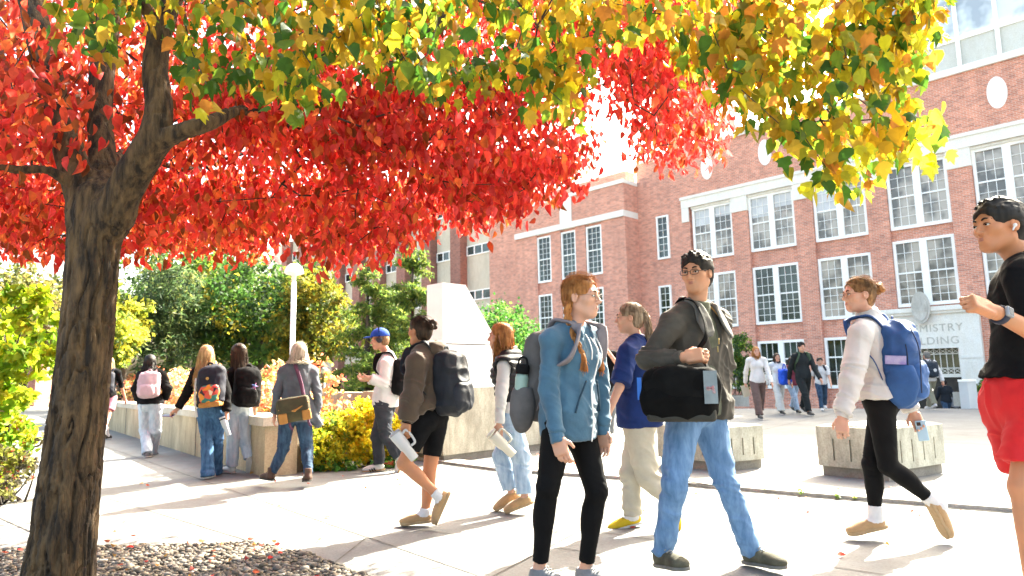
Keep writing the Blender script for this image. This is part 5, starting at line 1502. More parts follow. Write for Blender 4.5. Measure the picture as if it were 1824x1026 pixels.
# --- woman in the brown hoodie and black shorts
J = skeleton(G(745, 940), 1.63, (-.88, .47), over=dict(hd=(748, 590, 0), nk=(763, 624, 0), pv=(768, 740, 0), sl=(744, 646, -.15), sr=(783, 642, .15), el=(735, 706, -.2), wl=(724, 752, -.22), er=(790, 700, .16), wr=(782, 748, .1),
    kl=(719, 826, -.08), al=(785, 886, -.08), tl=(778, 926, -.08), kr=(764, 846, .05), ar=(757, 917, .05), tr=(723, 930, .05)), headdir=(-.80, .60))
J['fly'] = np.array([.4, 0, .5])
r, body = person('young woman in a brown hoodie and black shorts walking left in tan slipper shoes', J, 'f', SK_W, .0065, legs_bare=True, hands=dict(l=dict(hd=np.array([-.05, -.05, -1]), curl=1.0)))
face_parts(J, r, body, True, (.03, .02, .01), (.40, .16, .13), (.02, .014, .01))
BRN = fab('hoodie_brown', (.088, .060, .040), .14, .95, 9, .35, sheen=.2)
t = top_cloth('hoodie', J, 'f', BRN, r, .042, .042, .016, .97, .035, .007, .013, 6, 9, hemflare=.02, cutn=np.array([.35, -.1, -1]))
for s in 'lr':
    S = SDF(.007); S.cap(lerp(J['e' + s], J['w' + s], .88), lerp(J['e' + s], J['w' + s], 1.02), .038, .034, .004, e0=True, e1=True)
    V, F = S.mesh(folds(.0015, 60)); mobj('cuff', V, F, BRN, t)
hood(J, BRN, t, .007, .06, .02)
trousers('shorts', J, 'f', BLACKF, r, .010, .010, .33, .12, .007, .003, 9, 3)
for s in 'lr': sock(J, s, r, .17); shoe(J, s, SUEDE, SOLE_T, r, 'slipper', .006)
hair(J, 'bun', H_DBR, r, body, res=.0065, fly=120, seed=17)
band(J, 'l', BLACKF, 'watch_strap', r, .97, .036, .03)
NAVYP = fab('pack_navy_black', (.012, .015, .022), .25, .7, 8, .3)
backpack(J, 'black backpack worn by the woman in the brown hoodie', NAVYP, (.150, .095, .245), (.02, .0, -.045), fab('pack_black_pocket', (.016, .019, .028), .25, .65, 8, .3), res=.007, amp=.006, gap=.02, so=.042)
TUMW = fab('tumbler_white', (.62, .62, .62), .03, .35, 4, 0)
tumbler(J['gl'] + np.array([-.02, -.035, -.085]), np.array([-.62, -.05, .78]), 'pale grey handled tumbler with a straw held by the woman in brown', TUMW, fab('lid_clear', (.35, .36, .38), .1, .3, 5, 0), 1.0, side=np.array([.7, 0, .6]))

# --- woman in the black vest
J = skeleton(G(916, 913), 1.62, (-.97, .25), over=dict(hd=(891, 600, 0), nk=(908, 634, 0), pv=(911, 737, 0), sl=(898, 652, -.15), sr=(920, 650, .15), el=(893, 706, -.20), wl=(889, 756, -.22), er=(918, 700, .18), wr=(905, 748, .10),
    kl=(928, 815, -.07), al=(935, 888, -.07), tl=(911, 905, -.07), kr=(893, 812, .06), ar=(912, 880, .06), tr=(896, 896, .06)), headdir=(-1, .02))
J['fly'] = np.array([.6, 0, .3])
r, body = person('young woman in a black vest over white sleeves with long wavy auburn hair', J, 'f', SK_F, .0065, hands=dict(l=dict(hd=np.array([-.1, -.05, -1]), curl=1.0)))
face_parts(J, r, body, True, (.10, .07, .04), (.45, .18, .15), (.10, .05, .03))
t = top_cloth('sweater', J, 'f', WHITEC, r, .012, .014, .008, .98, -.03, .007, .006, 8, 4, collar=-.006)
S = SDF(.007); torso(S, J, .042, True, bot=False); S.cut(lerp(J['pv'], J['nk'], .06), -UP)
for s in 'lr': S.cap(J['s' + s] - (J['nk'] - J['s' + s]) * .1, J['s' + s] - (J['nk'] - J['s' + s]) * .6, .075, .08, .01, op='sub')
S.cap(J['nk'] - UP * .02, J['nk'] + J['F'] * .02 + UP * .05, .082, .078, .02, e1=True)
def puff(V, Nn): return .012 * np.abs(np.sin(V[:, 2] * 62)) + .004 * vnoise(V, (14, 14, 14))
V, F = S.mesh(puff); mobj('puffer_vest', V, F, fab('vest_black', (.013, .013, .016), .2, .6, 9, .2), r)
trousers('jeans', J, 'f', DENIM_L, r, .014, .034, .93, .11, .007, .008, 8, 3, .024)
for s in 'lr': shoe(J, s, SUEDE, SOLE_T, r, 'slipper', .006)
hair(J, 'long', H_AUB, r, body, length=.33, wave=.030, n=460, res=.0065, fly=120, seed=21)
tumbler(J['gl'] + np.array([.02, -.03, -.07]), np.array([-.62, -.05, .62]), 'cream white handled tumbler held by the woman in the black vest', fab('tumbler_cream', (.66, .63, .54), .03, .4, 4, 0), fab('lid_cream', (.6, .58, .5), .05, .4, 5, 0), 1.05, straw=False, side=np.array([.7, 0, .7]))

# --- man in the white sweater and blue cap
J = skeleton(G(676, 841), 1.75, (-1, .12), over=dict(hd=(676, 606, 0), nk=(693, 634, 0), pv=(686, 716, 0), sl=(688, 649, -.18), sr=(692, 647, .18), el=(684, 682, -.22), wl=(659, 673, -.30), er=(688, 684, .2), wr=(656, 676, .0),
    kl=(688, 778, -.06), al=(712, 814, -.06), tl=(710, 832, -.06), kr=(673, 777, .06), ar=(676, 829, .06), tr=(657, 836, .06)), headdir=(-1, -.12), headpitch=-.1)
r, body = person('young man in a white sweater, grey trousers and a blue cap', J, 'm', SK_F, .0075, hands=dict(l=dict(hd=np.array([-1, .1, .05]), palm=np.array([0, .4, .9]), curl=.8), r=dict(hd=np.array([-1, -.1, .05]), palm=np.array([0, -.4, .9]), curl=.8)))
face_parts(J, r, body, False, (.10, .07, .04), (.45, .2, .16), (.14, .08, .05))
t = top_cloth('sweater', J, 'm', WHITEC, r, .028, .026, .012, .97, -.06, .008, .009, 7, 4, collar=.0)
trousers('trousers', J, 'm', fab('trousers_slate', (.035, .040, .050), .2, .9, 8, .3), r, .022, .030, .97, .1, .008, .011, 7, 5, .026)
for s in 'lr': shoe(J, s, fab('shoe_white', (.62, .61, .58), .08, .7, 20, .1), SOLE_T, r, 'trainer', .007)
mb = MB()
for s in 'lr':
    a_, t_ = J['a' + s], J['t' + s]; d_ = nrm(t_ - a_)
    for q in (.35, .55, .75): mb.obox(lerp(a_, t_, q) - J['R'] * .046 - UP * .025, d_ * .006, J['R'] * .003, nrm(UP + d_ * .5) * .022)
mb.build('shoe_stripes', BLACKF, r)
hair(J, 'short', hairm('hair_sandy', (.16, .09, .045), (.35, .22, .12), .2), r, body, res=.008, seed=25)
S = SDF(.007); P, A_ = J['P'], J['A']; S.ell(P(0, -.012, .055), np.array([.098, .120, .100]), A_, .02); S.cut(P(0, 0, .045), -J['HU'] + J['HF'] * .05); V, F = S.mesh(folds(.002, 14)); cap = mobj('cap', V, F, fab('cap_blue', (.012, .07, .42), .15, .85, 10, .3), r)
S = SDF(.006); S.ell(P(0, .125, .052), np.array([.075, .075, .009]), A_, .01); S.cut(P(0, .07, .05), -J['HF']); V, F = S.mesh(); mobj('brim', V, F, _mats['cap_blue'], cap)
hp = empty('headphones', P(0, 0, 0), 'black over-ear headphones worn over the blue cap', 'headphones')
mb = MB(); mb.tube(crom([P(-.092, -.005, .02), P(-.085, -.01, .09), P(-.045, -.012, .145), P(0, -.012, .158), P(.045, -.012, .145), P(.085, -.01, .09), P(.092, -.005, .02)], 5), .008, 8); mb.build('headband', BLACKF, hp, smooth=True)
for s in (-1, 1):
    mb = MB(); mb.lathe(P(s * .082, -.004, .0), [(.036, 0), (.04, .008), (.036, .022), (.012, .026)], 20, A_[0] * s); mb.build('ear_cup', fab('cup_dark', (.03, .035, .05), .2, .4, 10, 0), hp, smooth=True)
backpack(J, 'black backpack worn by the man in the white sweater', BLACKF, (.145, .085, .225), (0, 0, .0), None, res=.008, so=.026)
phone(J['gl'] + np.array([-.045, .06, .02]), np.array([-.8, 0, .45]), np.array([.45, 0, .8]), 'dark phone held by the man in the blue cap', BLACKF)

# --- older woman with the olive messenger bag
J = skeleton(G(517, 867), 1.58, (-.35, .94), over=dict(hd=(533, 629, 0), nk=(531, 652, -.02), pv=(526, 736, 0), sl=(505, 664, -.07), sr=(556, 664, .05), el=(493, 702, -.07), wl=(489, 738, -.05), er=(566, 702, .06), wr=(566, 740, .08),
    kl=(504, 800, .03), al=(483, 846, .0), tl=(466, 851, .12), kr=(547, 800, .06), ar=(549, 848, -.14), tr=(543, 858, .05)), headdir=(-.25, 1))
J['fly'] = np.array([.4, 0, .3])
r, body = person('older woman with silver hair in a grey cardigan, dark jeans and brown boots, walking away', J, 'f', SK_F, .0075)
CARD = fab('cardigan_grey', (.115, .130, .155), .15, .95, 10, .4)
S = SDF(.0075); h = J['h'] / 1.7; torso(S, J, .026, True, bot=False); S.ell(J['pv'] - UP * .05, np.array([.185, .14, .26]), np.array([J['R'], np.cross(UP, J['R']), UP]), .06); S.cut(J['pv'] - UP * .09, -UP)
S.cap(J['pv'] + J['R'] * .14 + UP * .1, J['pv'] + J['R'] * .24 - UP * .12, .06, .05, .06)
for s in 'lr': arm(S, J, s, .016, .012, 'f', .012, .97, True)
V, F = S.mesh(cuff_folds(.010, 7, J, 4)); mobj('cardigan', V, F, CARD, r)
trousers('jeans', J, 'f', DENIM_D, r, .012, .012, .95, .1, .008, .006, 9, 3, .014, True)
BOOT = fab('boot_brown', (.085, .045, .030), .2, .7, 14, .2)
for s in 'lr': shoe(J, s, BOOT, SOLE_D, r, 'boot', .007)
hair(J, 'long', H_SIL, r, body, length=.075, wave=.02, n=360, res=.0075, fly=260, seed=28)
c = lerp(J['pv'], J['nk'], .10) - J['F'] * .24 - J['R'] * .03 ; bx_ = nrm(J['R'] * .95 + UP * .16 - J['F'] * .1); by_ = nrm(np.cross(UP, bx_)) * -1; uz_ = np.cross(bx_, -by_) ; A_ = np.array([bx_, by_, np.cross(bx_, by_)])
bag = empty('messenger_bag', c - UP * .15, 'olive and tan messenger bag with a purple strap, worn by the older woman', 'bag')
OLB = fab('bag_olive', (.075, .065, .030), .2, .85, 9, .3); ORB = fab('bag_leather', (.42, .20, .05), .15, .7, 12, .2); PUR = fab('strap_purple', (.12, .05, .09), .2, .85, 10, .3)
S = SDF(.0075); S.box(c, (.125, .04, .085), A_, .045, .02); V, F = S.mesh(folds(.006, 8, 4)); mobj('body', V, F, OLB, bag)
zz = A_[2] if A_[2][2] > 0 else -A_[2]
S = SDF(.0075); S.box(c + zz * .05 - J['F'] * .075, (.130, .008, .055), A_, .022, .01); V, F = S.mesh(folds(.006, 8, 6)); mobj('flap', V, F, fab('bag_olive_flap', (.062, .054, .028), .2, .85, 9, .3), bag)
for sx in (-.12, .12):
    S = SDF(.007); S.box(c + bx_ * sx - zz * .075 - J['F'] * .06, (.03, .03, .04), A_, .015, .01); V, F = S.mesh(); mobj('corner_patch', V, F, ORB, bag)
S = SDF(.007); S.cap(c + bx_ * -.15 + zz * .02 - J['F'] * .092, c + bx_ * .0 + zz * -.012 - J['F'] * .100, .010); S.cap(c + bx_ * 0 + zz * -.012 - J['F'] * .1, c + bx_ * .15 + zz * .05 - J['F'] * .092, .010); V, F = S.mesh(); mobj('trim', V, F, ORB, bag)
scarf_strap([c + bx_ * .12 + zz * .11, lerp(J['pv'], J['nk'], .62) - J['F'] * .165 + J['R'] * .035, J['nk'] - J['F'] * .10 - J['R'] * .03 + UP * .0, lerp(J['nk'], J['sl'], .3) + UP * .085, front(J, .85, -.03, .05), front(J, .4, .12, .05)], .020, .25, J['F'], 'strap', PUR, bag)
for sx in (-.06, .13): scarf_strap([c + bx_ * sx - zz * .11 - J['F'] * .02, c + bx_ * sx - zz * .17 - J['F'] * .03, c + bx_ * (sx + .02) - zz * .21 - J['F'] * .02], .013, .3, J['F'], 'strap_end', PUR, bag)

# --- brunette with pale jeans
J = skeleton(G(421, 843), 1.63, (-.50, .86), over=dict(hd=(424, 629, 0), nk=(431, 652, 0), pv=(424, 722, 0), sl=(413, 664, -.09), sr=(451, 662, .09), el=(407, 696, -.1), wl=(404, 724, .0), er=(457, 698, .1), wr=(455, 726, .1),
    kl=(415, 782, -.03), al=(414, 834, -.03), tl=(399, 838, .06), kr=(438, 786, .05), ar=(445, 818, .0), tr=(445, 836, .03)), headdir=(-.90, .42))
J['fly'] = np.array([.4, 0, .5])
r, body = person('young woman with long dark brown hair, black top and pale jeans, beside the blonde', J, 'f', SK_F, .0075)
face_parts(J, r, body, True, (.04, .03, .02), (.42, .18, .15), (.03, .02, .015))
top_cloth('top', J, 'f', BLACKF, r, .014, .012, .008, .97, .03, .008, .006, 8, 4)
trousers('jeans', J, 'f', DENIM_P, r, .016, .036, .97, .11, .008, .008, 8, 3, .026)
for s in 'lr': shoe(J, s, fab('shoe_white', (.62, .61, .58), .08, .7, 20, .1), SOLE_W, r, 'trainer', .0075)
hair(J, 'long', H_DBR, r, body, length=.36, wave=.007, n=420, res=.0075, fly=60, seed=31)
bp, c, A_ = backpack(J, 'plain black backpack with a small blue toy, worn by the dark haired woman', BLACKF, (.155, .09, .24), (.06, .02, -.05), None, res=.008, straps='r')
S = SDF(.006); q = c + A_[1] * .135 + A_[0] * .06 + A_[2] * .02
for k_ in range(5): S.cap(q, q + A_[0] * .04 * math.cos(k_ * 1.257) + A_[2] * .04 * math.sin(k_ * 1.257), .014, .006, .01)
V, F = S.mesh(); mobj('star_charm', V, F, fab('charm_blue', (.02, .22, .55), .3, .7, 14, 0, c2=(.45, .05, .12)), bp)

# --- blonde with the patchwork backpack
J = skeleton(G(372, 853), 1.61, (-.10, 1), over=dict(hd=(368, 633, 0), nk=(371, 652, 0), pv=(376, 728, 0), sl=(350, 664, -.02), sr=(393, 664, .02), el=(334, 699, -.05), wl=(317, 728, -.08), er=(403, 700, -.05), wr=(404, 734, -.08),
    kl=(369, 788, .02), al=(370, 843, -.02), kr=(388, 785, .16), ar=(384, 836, .30)), headdir=(-.25, 1))
J['fly'] = np.array([.4, 0, .5])
r, body = person('young woman with long blonde hair, black top and flared blue jeans, walking away', J, 'f', SK_F, .0075, hands=dict(l=dict(hd=np.array([-.75, -.1, -.6]), curl=.9)))
top_cloth('top', J, 'f', BLACKF, r, .018, .020, .010, .97, .03, .008, .009, 7, 4)
trousers('jeans', J, 'f', DENIM_B, r, .008, .048, 1.05, .11, .008, .007, 8, 3, .012)
for s in 'lr': shoe(J, s, fab('shoe_white', (.62, .61, .58), .08, .7, 20, .1), SOLE_W, r, 'trainer', .0075)
hair(J, 'long', H_BLN, r, body, length=.40, wave=.009, n=440, res=.0075, fly=80, seed=34)
PATCH = bpy.data.materials.new('patchwork'); PATCH.use_nodes = True; nt = PATCH.node_tree; tc = N(nt, 'ShaderNodeTexCoord'); vo = N(nt, 'ShaderNodeTexVoronoi'); vo.inputs['Scale'].default_value = 22; nt.links.new(tc.outputs['Object'], vo.inputs['Vector'])
rp = N(nt, 'ShaderNodeValToRGB'); rp.color_ramp.interpolation = 'CONSTANT'
for i, (p_, c_) in enumerate(((0, (.55, .22, .03)), (.2, (.40, .03, .03)), (.4, (.02, .02, .03)), (.55, (.60, .50, .35)), (.7, (.03, .16, .13)), (.85, (.5, .08, .05)))):
    e = rp.color_ramp.elements[i] if i < 2 else rp.color_ramp.elements.new(p_); e.position = p_; e.color = (*c_, 1)
sx_ = N(nt, 'ShaderNodeSeparateColor'); nt.links.new(vo.outputs['Color'], sx_.inputs[0]); nt.links.new(sx_.outputs[0], rp.inputs[0]); nt.links.new(rp.outputs[0], nt.nodes['Principled BSDF'].inputs['Base Color']); nt.nodes['Principled BSDF'].inputs['Roughness'].default_value = .85
NVY = fab('pack_navy', (.014, .016, .030), .25, .8, 8, .3)
bp, c, A_ = backpack(J, 'navy backpack with a colourful patterned pocket and tan base, worn by the blonde woman', NVY, (.150, .09, .235), (.075, 0, -.02), PATCH, res=.008, straps='lr', strapm=NVY)
S = SDF(.008); S.box(c - A_[2] * .215 + A_[1] * .02, (.10, .075, .01), A_, .02, .02); V, F = S.mesh(); mobj('base', V, F, ORB, bp)
mb = MB(); mb.lathe(c + A_[1] * .098 + A_[2] * .09, [(.0001, .006), (.016, .006), (.018, 0)], 14, A_[1]); mb.build('round_badge', fab('badge_gold', (.5, .33, .1), .2, .5, 30, 0), bp)
scarf_strap([c - A_[0] * .16 + A_[2] * .1, c - A_[0] * .19 - A_[2] * .15, c - A_[0] * .18 - A_[2] * .36], .012, .3, A_[1], 'loose_strap', WHITEC, bp)
phone(J['gl'] + np.array([-.06, .0, -.01]), np.array([-1, .1, .05]), np.array([0, -.3, .95]), 'phone in a purple case held out by the blonde woman', fab('phone_purple', (.14, .05, .28), .1, .4, 6, 0))
tumbler(J['gr'] + np.array([.02, -.02, -.09]), np.array([-.35, 0, .9]), 'clear bluish drinking cup held by the blonde woman', fab('cup_clear', (.50, .56, .60), .05, .2, 4, 0), BLACKF, .85, handle=False, straw=False)

# --- woman with the pink backpack
J = skeleton(G(267, 815), 1.60, (-.15, 1), over=dict(hd=(268, 645, 0), nk=(269, 660, 0), pv=(268, 719, 0), sl=(253, 669, -.02), sr=(287, 669, .02), el=(243, 693, .02), wl=(246, 712, .2), er=(298, 692, .04), wr=(294, 710, .2),
    kl=(259, 765, .12), al=(262, 808, -.05), kr=(277, 766, .15), ar=(272, 806, .35)))
r, body = person('woman with shoulder length black hair, black jacket and very pale jeans, walking away', J, 'f', SK_F, .009)
top_cloth('jacket', J, 'f', BLACKF, r, .034, .032, .02, .97, -.0, .009, .010, 7, 4)
trousers('jeans', J, 'f', DENIM_P, r, .020, .042, 1.0, .11, .009, .008, 8, 3, .034)
for s in 'lr': shoe(J, s, fab('shoe_grey', (.20, .20, .21), .2, .8, 20, .2), SOLE_W, r, 'trainer', .009)
hair(J, 'long', H_BLK, r, body, length=.09, wave=.006, n=260, res=.009, seed=37)
PINK = fab('pack_pink', (.50, .36, .40), .08, .8, 8, .3)
backpack(J, 'pale pink backpack worn by the woman in the black jacket', PINK, (.150, .085, .20), (.03, 0, .0), fab('pack_pink_pocket', (.54, .38, .42), .08, .8, 8, .3), res=.009)

# --- woman half hidden by the tree trunk
J = skeleton(G(186, 786), 1.70, (-.2, 1), .22, -1)
r, body = person('blonde woman in pink shorts half hidden behind the tree trunk', J, 'f', SK_F, .011)
top_cloth('top', J, 'f', BLACKF, r, .016, .014, .01, .5, -.02, .011, .006, 8, 4)
trousers('shorts', J, 'f', fab('shorts_pink', (.55, .22, .28), .1, .9, 8, .2), r, .02, .026, .32, .1, .011, .006, 8, 3)
for s in 'lr': sock(J, s, r, .45); shoe(J, s, SOLE_D, SOLE_D, r, 'trainer', .01)
hair(J, 'long', H_BLN, r, body, length=.22, wave=.008, n=220, res=.011, seed=40)
backpack(J, 'dark navy backpack worn by the woman behind the tree trunk', NVY, (.15, .09, .22), (.02, 0, .0), None, res=.011)

# --- man glimpsed between the hoodie and the navy tee
J = skeleton(G(1080, 790), 1.80, (.1, -1), .1, 1)
J['wl'] = J['hd'] + np.array([.04, -.12, -.12]); J['el'] = J['sl'] + np.array([.10, -.12, -.26])
r, body = person('man in a black tee and grey trousers facing the camera, glimpsed behind the blue hoodie', J, 'm', SK_F, .010, hands=dict(l=dict(hd=np.array([-.1, .1, 1]), curl=1.0)))
face_parts(J, r, body, False, (.05, .03, .02), (.4, .18, .14), (.03, .02, .015))
top_cloth('tee', J, 'm', TEE, r, .022, .022, .026, .45, -.08, .010, .006, 8, 4)
trousers('trousers', J, 'm', fab('trousers_grey', (.18, .185, .19), .12, .9, 8, .3), r, .03, .034, .97, .1, .010, .008, 7, 3, .03)
for s in 'lr': shoe(J, s, WHITEC, SOLE_W, r, 'trainer', .01)
hair(J, 'short', H_BRN, r, body, res=.010, seed=41)

# --- small figures near the building
def far_person(label, foot, topy, f, sex, top, topm, bot, botm, hst, hm, hlen=.25, skinm=None, Y=None, shoem=None, zg=0.0, group=None, stride=.2, phase=1, sleeve=.97, o=.02, flare=.03, r_=.013, over=None):
    g = G(*foot) if Y is None else ground_at(foot[0], Y)
    g = np.array([g[0], g[1], zg]); d = math.hypot(g[0], g[1])
    h = at(foot[0], topy, g[1])[2] - zg - .01
    J = skeleton(g, h, f, stride, phase, over)
    root, body = person(label, J, sex, skinm or SK_F, r_, group=group)
    if hst: hair(J, hst, hm, root, body, length=hlen, wave=.006, n=150, res=r_, seed=int(foot[0]))
    if top: top_cloth(top, J, sex, topm, root, o, o * .9, .01, sleeve, -.05, r_, .008, 7, 3)
    if bot: trousers(bot, J, sex, botm, root, .018, flare, .97 if bot != 'shorts' else .4, .1, r_, .008, 7, 3, (.018 + flare) / 2)
    for s in 'lr': shoe(J, s, shoem or SOLE_D, SOLE_W, root, 'trainer', r_)
    face_parts(J, root, body, sex == 'f')
    return root, J
BRWNT = fab('trousers_brown', (.13, .085, .075), .12, .9, 8, .2)
rt, J = far_person('woman with long auburn hair in a white blouse and brown wide trousers', (1354, 746), 617, (-.1, -1), 'f', 'blouse', WHITEC, 'trousers', BRWNT, 'long', H_AUB, .38, flare=.05)
mb = MB(); q = J['gl']; q = J['gr'] + np.array([-.03, -.03, -.10]); nb = empty('notebook', q, 'cream folder held by the woman in brown wide trousers', 'folder')
mb.obox(q, np.array([.09, .01, .02]), np.array([0, .008, 0]), np.array([-.03, 0, .14])); mb.build('cover', fab('folder_cream', (.6, .55, .42), .05, .7, 5, 0), nb); mb = MB(); mb.obox(q + np.array([0, .012, 0]), np.array([.085, .009, .018]), np.array([0, .003, 0]), np.array([-.028, 0, .132])); mb.build('pages', WHITEC, nb)
rt, J = far_person('woman in white carrying a bright blue bag, left of the man in black', (1390, 738), 629, (0, -1), 'f', 'top', fab('top_pale', (.62, .66, .70), .06, .9, 8, .2), 'trousers', fab('trousers_white', (.60, .60, .57), .06, .9, 8, .2), 'long', H_DBR, .2, flare=.06)
c = J['pv'] + np.array([.09, -.26, .14]); bg = empty('tote_bag', c - UP * .2, 'bright blue bag carried by the woman in white', 'bag'); S = SDF(.012); S.box(c, (.10, .05, .15), None, .05, .03); V, F = S.mesh(folds(.02, 8, 2)); mobj('body', V, F, fab('bag_bright_blue', (.015, .09, .62), .12, .8, 8, .2), bg)
scarf_strap([c + UP * .18 - np.array([.06, 0, 0]), c + UP * .34, c + UP * .18 + np.array([.06, 0, 0])], .014, .4, np.array([0, 1, 0]), 'handle', _mats['bag_bright_blue'], bg)
far_person('woman in a maroon top and light ripped jeans, half hidden by the man in black', (1416, 736), 636, (.1, -1), 'f', 'top', fab('top_maroon', (.20, .035, .055), .15, .9, 8, .2), 'jeans', DENIM_L, 'long', H_DBR, .15, flare=.03)
rt, J = far_person('man all in black with green backpack straps and a dark cap', (1436, 740), 609, (.05, -1), 'm', 'sweater', fab('sweater_black', (.014, .018, .020), .2, .9, 8, .2), 'trousers', fab('trousers_black', (.012, .016, .017), .2, .9, 8, .2), 'short', H_BLK, flare=.035,
    over=None)
S = SDF(.012); P, A_ = J['P'], J['A']; S.ell(P(0, -.015, .06), np.array([.088, .108, .085]), A_, .02); S.cut(P(0, 0, .055), -J['HU']); V, F = S.mesh(); mobj('cap', V, F, BLACKF, rt)
GRN = fab('pack_green', (.06, .10, .06), .2, .85, 8, .2)
backpack(J, 'dark green backpack worn by the man all in black', GRN, res=.013)
rt, J = far_person('young man in a white tee with navy backpack straps, standing by the brick pier', (1467, 732), 637, (-.3, -1), 'm', 'tee', WHITEC, 'jeans', DENIM_D, 'short', H_BLK, .0, sleeve=.4, flare=.02, shoem=WHITEC)
backpack(J, 'navy backpack worn by the young man in the white tee', NVY, res=.013)
rt, J = far_person('grey haired man in a white shirt and khaki trousers walking to the doorway', (1661, 731), 626, (.05, 1), 'm', 'shirt', WHITEC, 'trousers', fab('trousers_khaki', (.25, .24, .17), .12, .9, 8, .2), 'short', hairm('hair_grey', (.10, .095, .085), (.22, .21, .19), .1), .0, flare=.035, shoem=WHITEC)
bp, c, A_ = backpack(J, 'dark backpack with a white emblem worn by the man near the doorway', fab('pack_ink', (.02, .03, .045), .2, .7, 8, .2), (.15, .09, .22), res=.012)
mb = MB(); mb.lathe(c + A_[1] * .135 + A_[2] * -.02, [(.001, .004), (.04, .003), (.045, 0)], 14, A_[1]); mb.build('emblem', WHITEC, bp)
far_person('person in dark clothes going into the doorway', (1684, 727), 676, (.1, 1), 'm', 'jacket', fab('jacket_ink', (.012, .016, .022), .2, .9, 8, .2), 'jeans', DENIM_D, 'short', H_BLK, 0, Y=25.5, zg=-.95, r_=.018)
far_person('person in a grey top just inside the doorway', (1699, 727), 700, (-.1, -1), 'f', 'top', fab('top_grey', (.20, .20, .21), .15, .9, 8, .2), 'trousers', BLACKF, 'long', H_DBR, .15, Y=26.5, zg=-.95, r_=.02)
for px_, top_, mt, lbl, hm_ in ((597, 656, BLACKF, 'woman in black beyond the low wall, leftmost of the three friends', H_BRN), (615, 655, fab('top_pink', (.62, .20, .42), .1, .9, 8, .2), 'woman in a pink top beyond the low wall', H_DBR), (635, 657, fab('top_teal', (.01, .12, .20), .15, .9, 8, .2), 'woman in a teal top beyond the low wall', H_BRN)):
    far_person(lbl, (px_, 700), top_, (-.2 if px_ < 620 else .2, -1), 'f', 'top', mt, 'jeans', DENIM_D, 'long', hm_, .16, Y=24.5, r_=.018, group=None)
# ------------------------------------------------------------------ vegetation
def bark(name, c1, c2, sc=7.0):
    m, nt, b = mat_base(name)
    no, mp, rp = vary(nt, b, c1, .3, sc, 8, (1.6, 1.6, .28), c2, .38, .66)
    n2 = N(nt, 'ShaderNodeTexNoise'); n2.inputs['Scale'].default_value = sc * 6; n2.inputs['Detail'].default_value = 6
    nt.links.new(mp.outputs[0], n2.inputs['Vector'])
    bump(nt, b, n2.outputs[0], .9, .012); b.inputs['Roughness'].default_value = .95
    return m
BARK = bark('bark', (.018, .0105, .0045), (.125, .075, .032), 15.0)
BARKD = bark('bark_dark', (.025, .018, .012), (.07, .05, .035))
LEAF = leafm('leaf', .70, .5)
LEAFB = leafm('leaf_far', .55, .6)
OV = np.array([(0, 0, 0), (-.24, .20, .05), (-.31, .42, .07), (-.20, .70, .05), (0, 1.0, -.04), (.20, .70, .05), (.31, .42, .07), (.24, .20, .05), (0, .33, -.02), (0, .66, -.03)])
OVF = np.array([(0, 8, 1), (1, 8, 2), (2, 8, 9), (2, 9, 3), (3, 9, 4), (0, 7, 8), (7, 6, 8), (6, 9, 8), (6, 5, 9), (5, 4, 9)])
MP = np.array([(0, 0, 0), (-.20, .06, .03), (-.42, .30, .06), (-.30, .36, .04), (-.36, .62, .06), (-.17, .60, .02), (0, 1.0, -.06), (.17, .60, .02), (.36, .62, .06), (.30, .36, .04), (.42, .30, .06), (.20, .06, .03), (0, .36, -.03), (0, .62, -.03)])
MPF = np.array([(0, 12, 1), (1, 12, 3), (1, 3, 2), (3, 12, 5), (3, 5, 4), (12, 13, 5), (5, 13, 6), (0, 11, 12), (11, 9, 12), (11, 10, 9), (9, 7, 12), (9, 8, 7), (12, 7, 13), (7, 6, 13)])
HT = np.array([(0, 0, 0), (-.30, .03, .04), (-.42, .28, .07), (-.30, .60, .05), (-.10, .85, 0), (0, 1.0, -.05), (.10, .85, 0), (.30, .60, .05), (.42, .28, .07), (.30, .03, .04), (0, .30, -.02), (0, .62, -.03)])
HTF = np.array([(0, 10, 1), (1, 10, 2), (2, 10, 11), (2, 11, 3), (3, 11, 4), (4, 11, 5), (0, 9, 10), (9, 8, 10), (8, 11, 10), (8, 7, 11), (7, 6, 11), (6, 5, 11)])
def place_leaves(pos, size, tip, tmpl, faces, cols, rng, curl=.25):
    """one leaf per position; tip = direction the leaf hangs in"""
    n = len(pos); t = tip / np.linalg.norm(tip, axis=1, keepdims=True)
    a = rng.normal(0, 1, (n, 3)); a -= t * (a * t).sum(1, keepdims=True); a /= np.linalg.norm(a, axis=1, keepdims=True); w = np.cross(t, a)
    T = np.repeat(tmpl[None], n, 0).copy()
    T[:, :, 0] *= rng.uniform(.75, 1.15, (n, 1)); c = rng.normal(0, curl, (n, 1))
    T[:, :, 2] = T[:, :, 2] * rng.uniform(.3, 3.0, (n, 1)) + c * (T[:, :, 1] - .3) ** 2
    T[:, :, 0] += rng.normal(0, .10, (n, 1)) * T[:, :, 1] ** 2
    V = pos[:, None] + size[:, None, None] * (T[:, :, :1] * a[:, None] + T[:, :, 1:2] * t[:, None] + T[:, :, 2:] * w[:, None])
    F = faces[None] + (np.arange(n) * len(tmpl))[:, None, None]
    return V.reshape(-1, 3), F.reshape(-1, 3), np.repeat(cols, len(faces), 0) * rng.uniform(.86, 1.1, (n * len(faces), 1))
